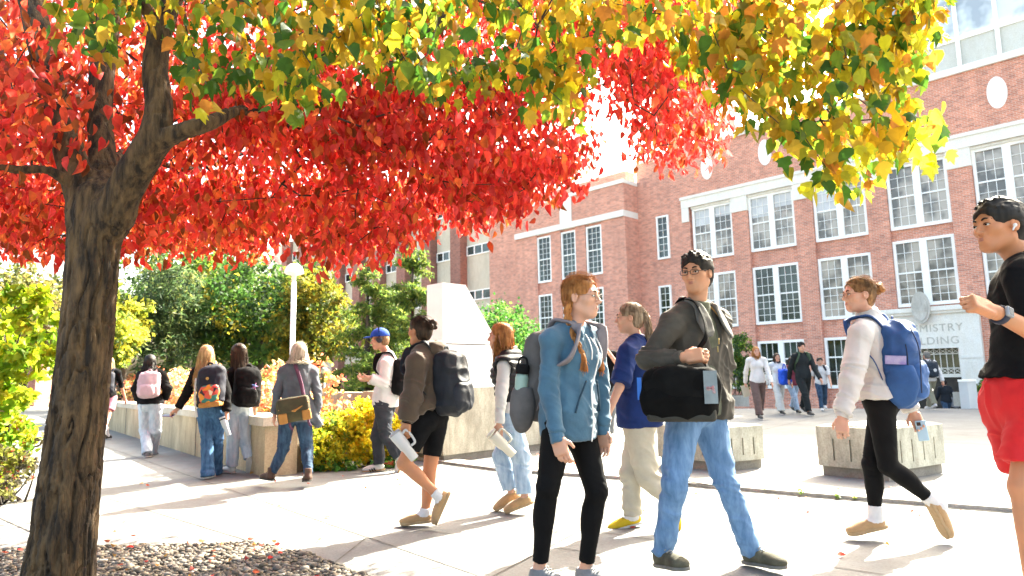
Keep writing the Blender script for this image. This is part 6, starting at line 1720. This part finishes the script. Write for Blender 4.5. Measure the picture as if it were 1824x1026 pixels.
def grow(nodes, par, rad, targets, rng, sag=.0, step=.35):
    """join every target to the nearest branch so far, with bent in-between points"""
    P = [np.array(p, float) for p in nodes]; par = list(par)
    T = np.array(targets); d0 = np.min(np.linalg.norm(T[:, None] - np.array(P)[None], axis=2), 1)
    leafn = []
    for i in np.argsort(d0):
        A = np.array(P); d = np.linalg.norm(A - T[i], axis=1); k = int(np.argmin(d)); a = P[k]; L = d[k]
        m = max(1, int(L / step)); prev = k
        off = rng.normal(0, .07 * L, 3); off[2] += .06 * L
        for q in range(1, m + 1):
            t = q / (m + 0.0); p = a + (T[i] - a) * t + off * math.sin(math.pi * t) + (rng.normal(0, .02, 3) if q < m else 0)
            P.append(p); par.append(prev); prev = len(P) - 1
        leafn.append(prev)
    return np.array(P), par
def branch_mesh(P, par, n0, base_r, tip_r=.0035, k=2.3, n=6):
    cnt = np.zeros(len(P)); ch = np.bincount([p for p in par if p >= 0], minlength=len(P))
    for i in range(len(P) - 1, -1, -1):
        if ch[i] == 0: cnt[i] = 1
        if par[i] >= 0: cnt[par[i]] += cnt[i]
    r = tip_r * np.maximum(cnt, 1) ** (1 / k)
    r = np.minimum(r, base_r)
    paths = []; rr = []
    for i in range(n0, len(P)):
        p = par[i]; paths.append([P[p], (P[p] + P[i]) / 2, P[i] + (P[i] - P[p]) * .04]); rr.append((min(r[p], r[i] * 1.35), r[i]))
    paths = np.array(paths); m, kk, _ = paths.shape
    T = paths[:, 2] - paths[:, 0]; T /= np.linalg.norm(T, axis=1, keepdims=True) + 1e-9
    u = np.cross(T, (.31, .52, .79)); u /= np.linalg.norm(u, axis=1, keepdims=True) + 1e-9; w = np.cross(T, u)
    rr = np.array(rr); R3 = np.stack([rr[:, 0], rr.mean(1), rr[:, 1]], 1)
    V = np.stack([paths + R3[..., None] * (u * math.cos(t) + w * math.sin(t))[:, None] for t in np.arange(n) * 2 * math.pi / n], 2).reshape(-1, 3)
    i = np.arange(m)[:, None, None]; j = np.arange(kk - 1)[None, :, None]; q = np.arange(n)[None, None, :]; q2 = (q + 1) % n
    b0 = (i * kk + j) * n; b1 = b0 + n
    return V, np.stack([b0 + q, b0 + q2, b1 + q2, b1 + q], -1).reshape(-1, 4)
def pick_in(poly, n, y0, y1, rng, power=1.0):
    xs = [p[0] for p in poly]; ys = [p[1] for p in poly]; out = []
    while len(out) < n:
        x = rng.uniform(min(xs), max(xs), n); y = rng.uniform(min(ys), max(ys), n); k = inpoly(x, y, poly)
        for a, b in zip(x[k], y[k]): out.append((a, b, y0 + (y1 - y0) * rng.random() ** power))
    return out[:n]

# --- the red tree: trunk and limbs in one skin of bark
rng = np.random.default_rng(12)
tb = ground_at(107, 3.75)
red = empty('red_tree', tb, 'tree with dark furrowed bark and bright red leaves standing in the gravel', 'tree')
S = SDF(.008)
def lim(pts, k=.05):
    pp = [at(x, y, Y) for x, y, Y, r in pts]; rr = [p[3] for p in pts]
    c = crom(pp, 4); r = np.interp(np.linspace(0, len(rr) - 1, len(c)), range(len(rr)), rr)
    for i_, (a, b_, ra, rb) in enumerate(zip(c[:-1], c[1:], r[:-1], r[1:])): S.cap(a, b_, ra, rb, k if i_ < 2 else .003)
    return list(c)
TRK = lim([(96, 1110, 3.75, 0.1845), (104, 1030, 3.75, 0.1607), (113, 960, 3.75, 0.1492), (130, 810, 3.75, 0.1345), (150, 640, 3.75, 0.1230), (163, 500, 3.75, 0.1246), (170, 420, 3.75, 0.1296), (178, 360, 3.76, 0.1312)], .03)
L1 = lim([(165, 410, 3.75, 0.0939), (140, 330, 3.74, 0.0836), (118, 250, 3.78, 0.0784), (92, 160, 3.84, 0.0725), (70, 60, 3.9, 0.0683), (40, -60, 4.0, 0.0640), (10, -200, 4.1, 0.0512), (-30, -420, 4.3, 0.0341)])
L2 = lim([(180, 360, 3.78, 0.0933), (182, 290, 3.88, 0.0705), (178, 190, 3.98, 0.0684), (186, 90, 4.05, 0.0664), (200, -20, 4.15, 0.0622), (215, -200, 4.4, 0.0519), (240, -420, 4.6, 0.0311)])
L3 = lim([(195, 400, 3.73, 0.0962), (232, 320, 3.66, 0.0908), (272, 250, 3.60, 0.0808), (283, 190, 3.60, 0.0677), (276, 120, 3.62, 0.0616), (290, 45, 3.66, 0.0570), (325, -40, 3.74, 0.0508), (380, -190, 3.9, 0.0423), (450, -420, 4.2, 0.0269)])
L4 = lim([(258, 265, 3.62, 0.0615), (320, 236, 3.56, 0.0459), (375, 218, 3.60, 0.0353), (430, 196, 3.9, 0.0262), (500, 205, 4.4, 0.0205), (620, 170, 5.0, 0.0172), (760, 190, 5.6, 0.0148), (900, 150, 6.1, 0.0123), (1010, 170, 6.5, 0.0098), (1150, 120, 6.8, 0.0074)], .03)
L5 = lim([(150, 345, 3.74, 0.0418), (112, 318, 3.66, 0.0314), (80, 302, 3.6, 0.0237), (30, 302, 3.55, 0.0195), (-40, 290, 3.5, 0.0153), (-150, 260, 3.5, 0.0105)], .03)
L6 = lim([(286, 60, 3.66, 0.0314), (262, 20, 3.6, 0.0279), (235, -30, 3.5, 0.0223)], .03)
L7 = lim([(176, 300, 3.9, 0.0314), (240, 270, 4.8, 0.0209), (330, 300, 5.6, 0.0167), (470, 270, 6.4, 0.0139), (640, 300, 6.9, 0.0105), (850, 250, 7.2, 0.0070)], .03)
L8 = lim([(105, 210, 3.8, 0.0348), (60, 130, 4.6, 0.0279), (20, 200, 5.6, 0.0195), (-40, 260, 6.4, 0.0126)], .03)
def barkd(V, Nn):
    ang = np.arctan2(V[:, 0] - tb[0], V[:, 1] - tb[1])
    Q = V * np.array([1, 1, .13]) + .016 * np.stack([vnoise(V, (7, 7, 5))] * 3, 1)
    a = vnoise(Q, (40, 40, 36)); b_ = vnoise(Q + 3, (85, 85, 90)); c_ = vnoise(V, (9, 9, 3))
    fur = np.exp(-(a / .13) ** 2); a2 = vnoise(V * np.array([1, 1, .5]) + 11, (46, 46, 46)); brk = np.exp(-(a2 / .10) ** 2)
    low = np.clip((2.6 - V[:, 2]) / 1.2, .35, 1); return low * (.010 - .023 * fur - .006 * brk + .005 * b_) + .005 * c_
V, F = S.mesh(barkd)
mobj('trunk', V, F, BARK, red)
limb_nodes = []; par = []
for L_ in (L1, L2, L3, L4, L5, L7, L8):
    prev = -1
    for p in L_[4:]:
        limb_nodes.append(p); par.append(prev); prev = len(limb_nodes) - 1
RP = [(-260, 400), (-40, 415), (60, 440), (150, 430), (240, 440), (330, 420), (430, 448), (480, 440), (520, 418), (570, 440), (600, 448), (700, 432), (765, 385), (815, 395), (880, 410), (920, 355), (985, 330), (1035, 300), (1062, 250), (1030, 205), (1085, 150), (1118, 190), (1150, 255), (1200, 275), (1255, 262), (1285, 220), (1300, 90), (1345, -60), (1300, -180), (-260, -180)]
pts = pick_in(RP, 1650, 4.3, 8.2, rng, 1.0) + pick_in([(200, 330), (330, 330), (520, 330), (700, 330), (900, 270), (1030, 270), (985, 320), (920, 345), (880, 395), (815, 380), (765, 375), (700, 422), (600, 440), (520, 412), (430, 440), (240, 430), (0, 430), (-60, 330)], 330, 4.5, 7.5, rng) + pick_in([(330, 130), (560, 110), (900, 150), (1000, 210), (800, 280), (500, 260), (340, 260)], 110, 3.9, 4.8, rng) + pick_in([(-120, 60), (100, 40), (150, 120), (150, 250), (100, 280), (0, 270), (-120, 290)], 26, 3.3, 3.8, rng) + pick_in([(640, 60), (1100, -20), (1290, -60), (1260, 230), (1150, 220), (1100, 120), (900, 260), (700, 300)], 60, 5.0, 7.0, rng) + pick_in([(1120, -40), (1310, -40), (1290, 200), (1250, 262), (1190, 270), (1120, 190), (1095, 110)], 150, 4.8, 7.5, rng)
pts = [p for p in pts if not (1035 < p[0] < 1190 and 150 < p[1] < 300 and p[0] + (p[1] - 150) * .2 < 1165 and rng.random() < .8)]
C3 = np.array([at(*p) for p in pts]); pts = np.array(pts); kk_ = (vnoise(C3, (1.9, 1.9, 2.4)) < .42) | (rng.random(len(C3)) < .5); C3 = C3[kk_]; PXr = pts[kk_, 0]; PYr = pts[kk_, 1]
P, pr = grow(limb_nodes, par, None, C3, rng)
V, F = branch_mesh(P, pr, len(limb_nodes), .03, .0032)
mobj('branches', V, F, BARKD, red)['kind'] = 'stuff'
per = 25; n = len(C3) * per
dirs = rng.normal(0, 1, (n, 3)); dirs /= np.linalg.norm(dirs, axis=1, keepdims=True)
pos = np.repeat(C3, per, 0) + dirs * (rng.random((n, 1)) ** .5) * np.array([.30, .30, .24])
pos[:, 2] = np.maximum(pos[:, 2], 1.85)
# a few leaves strung along the twigs
tip = np.stack([rng.normal(0, .42, n), rng.normal(0, .42, n), -np.ones(n)], 1)
pal = np.array([(.66, .066, .045), (.68, .105, .05), (.56, .036, .034), (.66, .17, .045), (.33, .048, .016), (.70, .085, .085), (.24, .07, .018)])
wl_ = np.clip((PXr - 250) / 600, 0, 1)[:, None] * np.ones((1, 7)); pa = np.array([.24, .24, .10, .20, .10, .04, .08]); pb = np.array([.32, .12, .24, .04, .08, .17, .03]); cw = np.cumsum(pa * (1 - wl_) + pb * wl_, 1)
pk = np.minimum((rng.random((n, 1)) > np.repeat(cw, per, 0)).sum(1), 6); tone = np.repeat(rng.uniform(.68, 1.12, len(C3)), per)[:, None]; cols = pal[pk] * rng.uniform(.8, 1.12, (n, 1)) * tone
V, F, c = place_leaves(pos, rng.uniform(.054, .104, n), tip, OV * np.array([.84, 1, 1.8]), OVF, cols, rng)
colour_mesh('crown', V, F, c, LEAF, red)

# --- the yellow and green tree, whose trunk stands behind the camera at the right
rng = np.random.default_rng(21)
yb = np.array([3.9, -1.6, 0.0])
yel = empty('yellow_tree', yb, 'tree with yellow, orange and green lobed leaves on boughs hanging across the top', 'tree')
S = SDF(.02)
def lim3(pts, k=.06):
    c = crom([np.array(p[:3]) for p in pts], 4); rr = [p[3] for p in pts]; r = np.interp(np.linspace(0, len(rr) - 1, len(c)), range(len(rr)), rr)
    for i_, (a, b_, ra, rb) in enumerate(zip(c[:-1], c[1:], r[:-1], r[1:])): S.cap(a, b_, ra, rb, k if i_ < 1 else .003)
    return list(c)
q = lambda x, y, Y, r: (*at(x, y, Y), r)
lim3([(3.9, -1.6, -.1, .24), (3.85, -1.5, 1.2, .19), (3.7, -1.2, 2.6, .17)])
B1 = lim3([(3.7, -1.2, 2.6, .12), (3.2, .4, 3.6, .09), (2.4, 1.9, 3.9, .07), q(1560, -190, 3.3, .05), q(1546, -40, 3.35, .03), q(1545, 60, 3.35, .022), q(1536, 150, 3.3, .014), q(1575, 240, 3.25, .008)])
B2 = lim3([(3.2, .4, 3.6, .08), (1.6, 1.5, 4.2, .06), q(1150, -260, 3.3, .045), q(1000, -150, 3.2, .03), q(860, -60, 3.1, .02), q(780, 40, 3.0, .012)])
B3 = lim3([(1.6, 1.5, 4.2, .055), (.3, 2.0, 4.1, .045), q(600, -240, 3.0, .035), q(430, -120, 3.0, .025), q(330, -30, 2.9, .014)])
B4 = lim3([q(1560, -190, 3.3, .045), q(1440, -80, 3.5, .03), q(1370, 20, 3.55, .02), q(1300, 110, 3.55, .012), q(1270, 170, 3.5, .008)])
B5 = lim3([q(600, -240, 3.0, .03), q(640, -100, 3.2, .02), q(600, 0, 3.2, .012)])
V, F = S.mesh(lambda V, Nn: .006 * vnoise(V, (30, 30, 8))); mobj('trunk', V, F, BARKD, yel)
ln = []; par = []
for L_ in (B1, B2, B3, B4, B5):
    prev = -1
    for p in L_[3:]:
        ln.append(p); par.append(prev); prev = len(ln) - 1
YP = [(130, -110), (135, 30), (165, 75), (200, 30), (270, 45), (335, 80), (350, 150), (420, 165), (500, 150), (570, 162), (640, 130), (700, 145), (770, 165), (840, 155), (890, 95), (950, 130), (1005, 195), (1045, 165), (1070, 110), (1120, 45), (1180, 50), (1235, 165), (1300, 160), (1345, 180), (1400, 250), (1450, 270), (1490, 330), (1545, 330), (1580, 290), (1630, 265), (1645, 250), (1622, 150), (1660, 60), (1700, 0), (1700, -110)]
pts = pick_in(YP, 350, 2.7, 4.0, rng) + pick_in([(1340, -60), (1650, -60), (1600, 120), (1630, 240), (1480, 320), (1380, 220), (1330, 120)], 30, 2.9, 4.2, rng)
C3 = np.array([at(*p) for p in pts]); PX = np.array([p[0] for p in pts]); PY = np.array([p[1] for p in pts])
P, pr = grow(ln, par, None, C3, rng, step=.22)
V, F = branch_mesh(P, pr, len(ln), .014, .0024); mobj('branches', V, F, BARKD, yel)['kind'] = 'stuff'
per = 15; n = len(C3) * per
dirs = rng.normal(0, 1, (n, 3)); dirs /= np.linalg.norm(dirs, axis=1, keepdims=True)
pos = np.repeat(C3, per, 0) + dirs * (rng.random((n, 1)) ** .5) * np.array([.17, .17, .14])
px = np.repeat(PX, per); pyy = np.repeat(PY, per)
tip = np.stack([rng.normal(0, .38, n), rng.normal(0, .38, n), -np.ones(n)], 1)
pal = np.array([(.36, .21, .012), (.42, .28, .028), (.40, .165, .028), (.11, .18, .016), (.042, .11, .013), (.40, .37, .02), (.22, .23, .02), (.44, .14, .05)])
w0_ = np.array([.20, .16, .05, .19, .24, .05, .11, .0]); w1_ = np.array([.25, .19, .09, .13, .09, .11, .13, .01]); w2_ = np.array([.07, .12, .05, .19, .12, .24, .21, .0])
U = rng.random(n); pk = np.zeros(n, int)
for i in range(n):
    low = pyy[i] > 235; wq = w2_ if low else (w0_ if px[i] < 1000 else w1_)
    if px[i] < 900 and pyy[i] > 95: wq = np.array([.10, .10, .02, .24, .34, .06, .14, .0])
    pk[i] = min(7, np.searchsorted(np.cumsum(wq), U[i]))
cols = pal[pk] * rng.uniform(.8, 1.15, (n, 1))
k = rng.random(n) < .55
Va, Fa, ca = place_leaves(pos[k], rng.uniform(.064, .108, k.sum()), tip[k], MP, MPF, cols[k], rng)
Vb, Fb, cb_ = place_leaves(pos[~k], rng.uniform(.060, .096, (~k).sum()), tip[~k], HT, HTF, cols[~k], rng)
colour_mesh('crown', np.concatenate([Va, Vb]), np.concatenate([Fa, Fb + len(Va)]), np.concatenate([ca, cb_]), LEAF, yel)

# --- trees and shrubs in the background
QD = np.array([(0, 0, 0), (-.36, .45, .08), (0, 1, -.03), (.36, .45, .08)]); QF = np.array([(0, 1, 2), (0, 2, 3)])
def bush(name, label, cat, base, lobes, n, size, pal, wts, group=None, stems=None, trunk=None, seed=1, droop=.2, tmpl=(QD, QF), shell=.45, stemmat=None):
    """foliage of many small leaves gathered in uneven lobes; lobes = (centre, radii)"""
    rng = np.random.default_rng(seed); root = empty(name, base, label, cat, group)
    vol = np.array([np.prod(l[1]) ** (2 / 3) for l in lobes]); vol /= vol.sum()
    li = rng.choice(len(lobes), n, p=vol); c = np.array([l[0] for l in lobes])[li]; rd = np.array([l[1] for l in lobes])[li]
    # twig clumps inside every lobe
    nc = max(10, n // 22); ci = rng.choice(len(lobes), nc, p=vol); d = rng.normal(0, 1, (nc, 3)); d /= np.linalg.norm(d, axis=1, keepdims=True)
    cc = np.array([l[0] for l in lobes])[ci] + d * np.array([l[1] for l in lobes])[ci] * (rng.uniform(shell, 1.05, (nc, 1)))
    k = rng.integers(0, nc, n); cr = (rd.mean() * .22)
    pos = cc[k] + rng.normal(0, cr * .55, (n, 3))
    pos[:, 2] = np.maximum(pos[:, 2], base[2] + .02)
    tip = rng.normal(0, .8, (n, 3)); tip[:, 2] -= droop
    tone = rng.uniform(.72, 1.2, (nc, 1)); pp = rng.choice(len(pal), nc, p=wts); pq = rng.choice(len(pal), n, p=wts)
    cols = np.where(rng.random((n, 1)) < .65, np.array(pal)[pp[k]], np.array(pal)[pq]) * tone[k]
    V, F, cl = place_leaves(pos, rng.uniform(.7, 1.3, n) * size, tip, tmpl[0], tmpl[1], cols, rng)
    colour_mesh('crown' if trunk else 'foliage', V, F, cl, LEAFB, root)
    mb = MB()
    if trunk:
        r0, top = trunk; base = np.array(base); top = np.array(top); m = (base + top) / 2 + np.array([r0 * .6, 0, 0])
        mb.tube(crom([base - UP * .05, m, top], 4), np.linspace(r0, r0 * .35, 9), 8)
        for l in lobes[:14]: mb.tube(crom([lerp(base, top, rng.uniform(.45, .9)), lerp(top, np.array(l[0]), .5), np.array(l[0])], 3), np.linspace(r0 * .35, r0 * .08, 7), 5)
        mb.build('trunk', stemmat or BARKD, root, smooth=True)
    else:
        for s in range(stems or 9):
            l = lobes[rng.integers(0, len(lobes))]; a = np.array(base) + np.array([rng.normal(0, .12), rng.normal(0, .12), 0]) ; e = np.array(l[0]) + rng.normal(0, 1, 3) * np.array(l[1]) * .5
            a[0] = lerp(a[0], e[0], .3); a[1] = lerp(a[1], e[1], .3)
            mb.tube(crom([a, lerp(a, e, .5) + rng.normal(0, .05, 3), e], 3), np.linspace(.012, .004, 7), 5)
        mb.build('stems', stemmat or BARKD, root, smooth=True)
    return root
def lobes_px(px0, px1, py0, py1, Y, dY, n, r, seed):
    rng = np.random.default_rng(seed); out = []
    for i in range(n):
        t = rng.uniform(0, 2 * math.pi); q = rng.random() ** .5
        x = (px0 + px1) / 2 + (px1 - px0) / 2 * q * math.cos(t) * .8; y = (py0 + py1) / 2 + (py1 - py0) / 2 * q * math.sin(t) * .8
        out.append((at(x, y, Y + rng.uniform(-dY, dY)), np.array([1, 1, .8]) * r * rng.uniform(.7, 1.3)))
    return out
GRD = [(.042, .095, .018), (.065, .13, .022), (.025, .06, .015), (.11, .15, .022), (.26, .22, .025)]
GRY = [(.24, .28, .03), (.38, .36, .04), (.13, .19, .03), (.50, .44, .05), (.07, .11, .02)]
PIN = [(.06, .105, .038), (.09, .135, .045), (.035, .065, .03), (.16, .18, .05)]
gt = 'trees behind the orange hedge'
bush('broadleaf_tree', 'dense dark green broadleaf tree behind the tall white lamp post', 'tree', ground_at(455, 24), lobes_px(350, 570, 440, 680, 24, 2.5, 34, 1.15, 2), 15000, .17, GRD, [.3, .25, .25, .12, .08], gt, trunk=(.22, at(455, 560, 24)), seed=3)
bush('broadleaf_tree', 'olive and yellow broadleaf tree just right of the white lamp post', 'tree', ground_at(560, 22), lobes_px(510, 608, 480, 660, 22, 1.8, 20, .8, 5), 9000, .15, [(.14, .15, .02), (.23, .19, .025), (.07, .10, .016), (.32, .24, .025)], [.35, .25, .25, .15], gt, trunk=(.16, at(560, 570, 22)), seed=4)
bush('pine_tree', 'grey green pine with wispy branches behind the woman with the pink backpack', 'tree', ground_at(300, 22), lobes_px(230, 360, 470, 670, 22, 1.8, 26, .85, 6), 12000, .16, PIN, [.35, .3, .2, .15], gt, trunk=(.17, at(300, 500, 22)), seed=7, tmpl=(QD * np.array([.35, 1.3, 1]), QF))
bush('broadleaf_tree', 'yellow green tree just right of the big trunk', 'tree', ground_at(215, 19), lobes_px(150, 262, 480, 650, 19, 1.6, 20, .7, 8), 8000, .14, GRY, [.3, .25, .2, .15, .1], gt, trunk=(.14, at(215, 550, 19)), seed=9)
bush('broadleaf_tree', 'hazy olive tree far behind the lime sapling at the left', 'tree', ground_at(40, 34), lobes_px(-120, 150, 470, 640, 34, 3, 26, 1.6, 10), 11000, .24, [(.12, .13, .03), (.20, .17, .04), (.07, .09, .03), (.16, .10, .05)], [.3, .3, .25, .15], gt, trunk=(.25, at(40, 560, 34)), seed=11)
bush('broadleaf_tree', 'tall green tree far behind, seen between the pine and the dark tree', 'tree', ground_at(345, 36), lobes_px(230, 450, 430, 650, 36, 3, 28, 1.7, 12), 11000, .24, GRD, [.25, .3, .2, .15, .1], gt, trunk=(.25, at(345, 540, 36)), seed=13)
bush('round_shrub', 'rounded green shrub behind the white pylon', 'shrub', ground_at(905, 19), lobes_px(850, 965, 550, 690, 19, .8, 16, .75, 14), 7500, .10, [(.05, .15, .025), (.08, .20, .03), (.03, .10, .02), (.12, .22, .04)], [.35, .3, .2, .15], seed=15)
bush('tall_shrub', 'upright dark green shrub in front of the brick hall', 'shrub', G(1316, 722) + np.array([0, .45, .3]), lobes_px(1292, 1342, 585, 715, G(1316, 722)[1] + .45, .35, 14, .32, 16), 5200, .075, [(.05, .11, .03), (.10, .20, .03), (.03, .07, .025), (.22, .32, .04)], [.35, .25, .25, .15], seed=17)
bush('planter_plant', 'leafy green plants in the stone trough by the doorway', 'plant', G(1760, 725) + np.array([0, .4, .42]), lobes_px(1735, 1792, 672, 712, G(1760, 725)[1] + .4, .2, 9, .17, 18), 1500, .07, [(.10, .20, .03), (.22, .30, .05), (.06, .12, .03)], [.4, .35, .25], seed=19)
bush('climbing_plant', 'thin green vine on the stone doorway edge', 'plant', at(1748, 640, 31.2), [(at(1741, 585, 31.2), np.array([.35, .2, .25])), (at(1752, 560, 31.0), np.array([.2, .2, .5])), (at(1753, 610, 31.0), np.array([.15, .2, .5]))], 420, .10, [(.12, .22, .04), (.25, .32, .06)], [.6, .4], seed=20, stems=4)
# feathery larches in front of the cream building
def larch(label, px, Y, ytop, wpx, seed):
    rng = np.random.default_rng(seed); base = ground_at(px, Y); top = at(px, ytop, Y); root = empty('larch_tree', base, label, 'tree', 'larches before the cream building')
    mb = MB(); mb.tube([base - UP * .05, lerp(base, top, .5), top], [.11, .07, .01], 8)
    H = top[2]; R_m = wpx / 1200 * Y; br = []
    for i in range(64):
        t = rng.uniform(.10, .98); z = H * t; L = R_m * (1.05 - t) ** .75 * rng.uniform(.6, 1.15) + .15; a = rng.uniform(0, 6.28); p0 = np.array([base[0], base[1], z])
        d = np.array([math.cos(a), math.sin(a), 0]); c = crom([p0, p0 + d * L * .5 + UP * (.12 * L), p0 + d * L + UP * rng.uniform(-.12, .1) * L], 5); br.append(c); mb.tube(c, np.linspace(.016, .003, len(c)), 4)
    mb.build('trunk', BARKD, root, smooth=True)
    pos = []
    for c in br:
        m = int(150 * np.linalg.norm(c[-1] - c[0])) + 30; t = rng.uniform(.12, 1, m) * (len(c) - 1.001); i = t.astype(int); p = c[i] + (c[i + 1] - c[i]) * (t - i)[:, None]; pos.append(p + rng.normal(0, .06, (m, 3)) * np.array([1, 1, .6]))
    pos = np.concatenate(pos); n = len(pos); tip = rng.normal(0, .8, (n, 3)); tip[:, 2] -= .35
    pal = np.array([(.10, .17, .03), (.16, .22, .04), (.06, .11, .03), (.24, .26, .05)]); cols = pal[rng.choice(4, n, p=[.35, .3, .2, .15])] * rng.uniform(.8, 1.2, (n, 1))
    V, F, cl = place_leaves(pos, rng.uniform(.10, .19, n), tip, QD * np.array([.28, 1, 1]), QF, cols, rng); colour_mesh('crown', V, F, cl, LEAFB, root)
larch('feathery green larch left of the white pylon, tallest of the group', 735, 19.5, 440, 95, 31)
larch('feathery green larch behind the man in the blue cap', 655, 18.5, 468, 80, 32)
larch('small feathery larch between two taller ones behind the brown hoodie', 700, 22, 500, 80, 33)
# orange hedge on the retaining wall
rng = np.random.default_rng(40); lob = []
for t in np.arange(.9, 15, .42):
    p = w0 + wd * t + wn_ * rng.uniform(.62, 1.15); lob.append((np.array([p[0], p[1], .55 + rng.uniform(.30, .50)]), np.array([.42, .42, .44]) * rng.uniform(.85, 1.15)))
bush('hedge', 'low hedge of orange, yellow and pink autumn leaves along the top of the retaining wall', 'hedge', w0 + wd * 6 + wn_ * .9 + UP * .55, lob, 16000, .068, [(.62, .30, .14), (.62, .19, .10), (.62, .46, .18), (.26, .32, .08), (.66, .42, .32)], [.32, .18, .22, .13, .15], seed=41, stems=30, tmpl=(HT, HTF))
lob = [(w0 + wd * t + wn_ * .62 + UP * .62, np.array([.3, .25, .10])) for t in np.arange(.2, 5, .35)]
o = bush('ground_cover', 'low bright green plants edging the top of the retaining wall', 'plant', w0 + wd * 2 + wn_ * .6 + UP * .55, lob, 1800, .05, [(.10, .24, .03), (.16, .30, .04), (.28, .36, .04)], [.4, .35, .25], seed=42, stems=8)
# yellow shrubs beside the low wall
bush('yellow_shrub', 'tall feathery golden yellow shrub beside the man in the blue cap', 'shrub', G(655, 825), [(at(x, y, 9.15 + d), np.array([.30, .26, .26]) * s) for x, y, d, s in ((665, 745, 0, .9), (690, 760, .1, .8), (640, 770, -.1, 1), (672, 790, -.1, 1.1), (700, 800, 0, .9), (650, 735, .2, .7), (630, 800, -.1, .9), (676, 725, .1, .5), (655, 720, .2, .4))], 5200, .055, [(.60, .46, .02), (.66, .54, .04), (.38, .40, .03), (.56, .34, .02)], [.4, .3, .2, .1], seed=43, stems=26, droop=-.2)
bush('yellow_shrub', 'low yellow green shrub behind the older woman with the messenger bag', 'shrub', G(560, 832), [(at(x, y, 9.0 + d), np.array([.28, .24, .24]) * s) for x, y, d, s in ((485, 815, -.25, .7), (500, 800, -.1, .8), (520, 790, 0, 1), (550, 775, .1, 1.1), (590, 785, 0, 1.1), (615, 765, .2, .9), (575, 800, -.2, 1), (605, 810, -.1, .9), (535, 812, -.1, .8), (600, 748, .3, .6))], 5200, .055, [(.50, .44, .03), (.62, .52, .04), (.28, .34, .03), (.14, .24, .03)], [.32, .3, .24, .14], seed=44, stems=22)
lob = [(G(x, y) + UP * .05, np.array([.20, .16, .09])) for x, y in ((500, 833), (525, 836), (552, 838), (580, 838), (608, 839), (636, 838), (660, 836), (690, 834), (715, 828), (540, 828), (595, 830), (480, 838))]
bush('ground_cover', 'low mat of green leaves at the paving edge below the yellow shrubs', 'plant', G(590, 838), lob, 2600, .045, [(.05, .17, .03), (.09, .24, .04), (.16, .28, .04), (.5, .12, .06)], [.4, .35, .22, .03], seed=45, stems=6)
# lime sapling and border plants at the left edge
YL = 7.2
bush('lime_sapling', 'young tree with bright lime green leaves at the left edge beside the big trunk', 'tree', ground_at(20, YL), lobes_px(-150, 112, 470, 780, YL, .6, 34, .25, 50), 4800, .078, [(.23, .33, .016), (.32, .39, .025), (.14, .25, .016), (.40, .36, .025)], [.35, .3, .2, .15], trunk=(.035, at(20, 620, YL)), seed=51, tmpl=(HT, HTF), droop=.6)
bush('border_shrub', 'loose green and yellow border plants at the lower left edge', 'shrub', G(10, 880), lobes_px(-130, 62, 660, 890, 6.7, .4, 22, .24, 52), 5000, .058, [(.12, .24, .02), (.26, .36, .03), (.40, .40, .03), (.40, .10, .06), (.16, .13, .07)], [.3, .28, .2, .07, .15], seed=53, tmpl=(HT, HTF), stems=26)
bush('border_shrub', 'low dull olive and red leaved plants at the foot of the lime sapling', 'shrub', G(25, 885), lobes_px(-100, 62, 800, 892, 6.3, .25, 12, .15, 54), 2600, .045, [(.16, .16, .05), (.24, .26, .04), (.10, .09, .06), (.42, .08, .05)], [.35, .3, .25, .10], seed=55, stems=16)
# low brick house far at the left
hb = empty('brick_house', ground_at(-60, 44), 'low brown brick building far away behind the lime sapling', 'building')
h0 = ground_at(-330, 46); h1 = ground_at(62, 43); mb = MB(); dpt = np.array([0, 6, 0]); mb.prism([p2(h0), p2(h1), p2(h1 + dpt), p2(h0 + dpt)], -.9, 3.6); mb.build('wall', _mats['brown_brick'], hb)
mb = MB(); mb.prism([p2(h0 - np.array([.3, .3, 0])), p2(h1 + np.array([.3, -.3, 0])), p2(h1 + dpt), p2(h0 + dpt)], 3.6, 3.95); mb.build('roof', M_white, hb)
for t in (.35, .55, .75, .9):
    p = lerp(h0, h1, t); e = nrm(h1 - h0); mb = MB(); mb.obox(p + UP * 1.7 - np.array([0, .03, 0]), e * .6, np.array([0, .04, 0]), UP * .7); f = mb.build('window', M_white, hb); mb = MB(); mb.obox(p + UP * 1.7 - np.array([0, .08, 0]), e * .5, np.array([0, .02, 0]), UP * .6); mb.build('pane', M_glass_dk, f)
# fallen leaves
rng = np.random.default_rng(60); n = 110
x = rng.uniform(-4.2, .4, n * 2); y = rng.uniform(3.4, 5.0, n * 2); k = inpoly(x, y, bed); x, y = x[k][:n], y[k][:n]; m = len(x)
x = np.concatenate([x, rng.uniform(-4.5, 4, 95)]); y = np.concatenate([y, rng.uniform(4.0, 10, 95)]); z = np.concatenate([np.full(m, .045), np.full(95, .012)]) + rng.uniform(0, .012, m + 95); n = len(x)
tip = rng.normal(0, 1, (n, 3)); tip[:, 2] *= .12
pal = np.array([(.42, .05, .04), (.45, .11, .06), (.36, .2, .06), (.24, .06, .03)])
V, F, cl = place_leaves(np.stack([x, y, z], 1), rng.uniform(.030, .055, n), tip, OV, OVF, pal[rng.integers(0, 4, n)], rng)
V[:, 2] = np.maximum(V[:, 2], .008)
tag(colour_mesh('fallen_leaves', V, F, cl, LEAF), 'red and orange fallen leaves scattered on the pebbles', kind='stuff')
# weeds in the joint of the step
lob = [(lerp(a, c, t) + UP * .03, np.array([.09, .05, .035])) for a, c in zip(stepline[3:7], stepline[4:8]) for t in (.12, .3, .55, .86)]
o = bush('weed', 'small green weeds growing in the joint of the plaza step', 'weed', lob[4][0] - UP * .03, lob, 260, .026, [(.13, .20, .05), (.28, .28, .10)], [.6, .4], seed=61, stems=3)
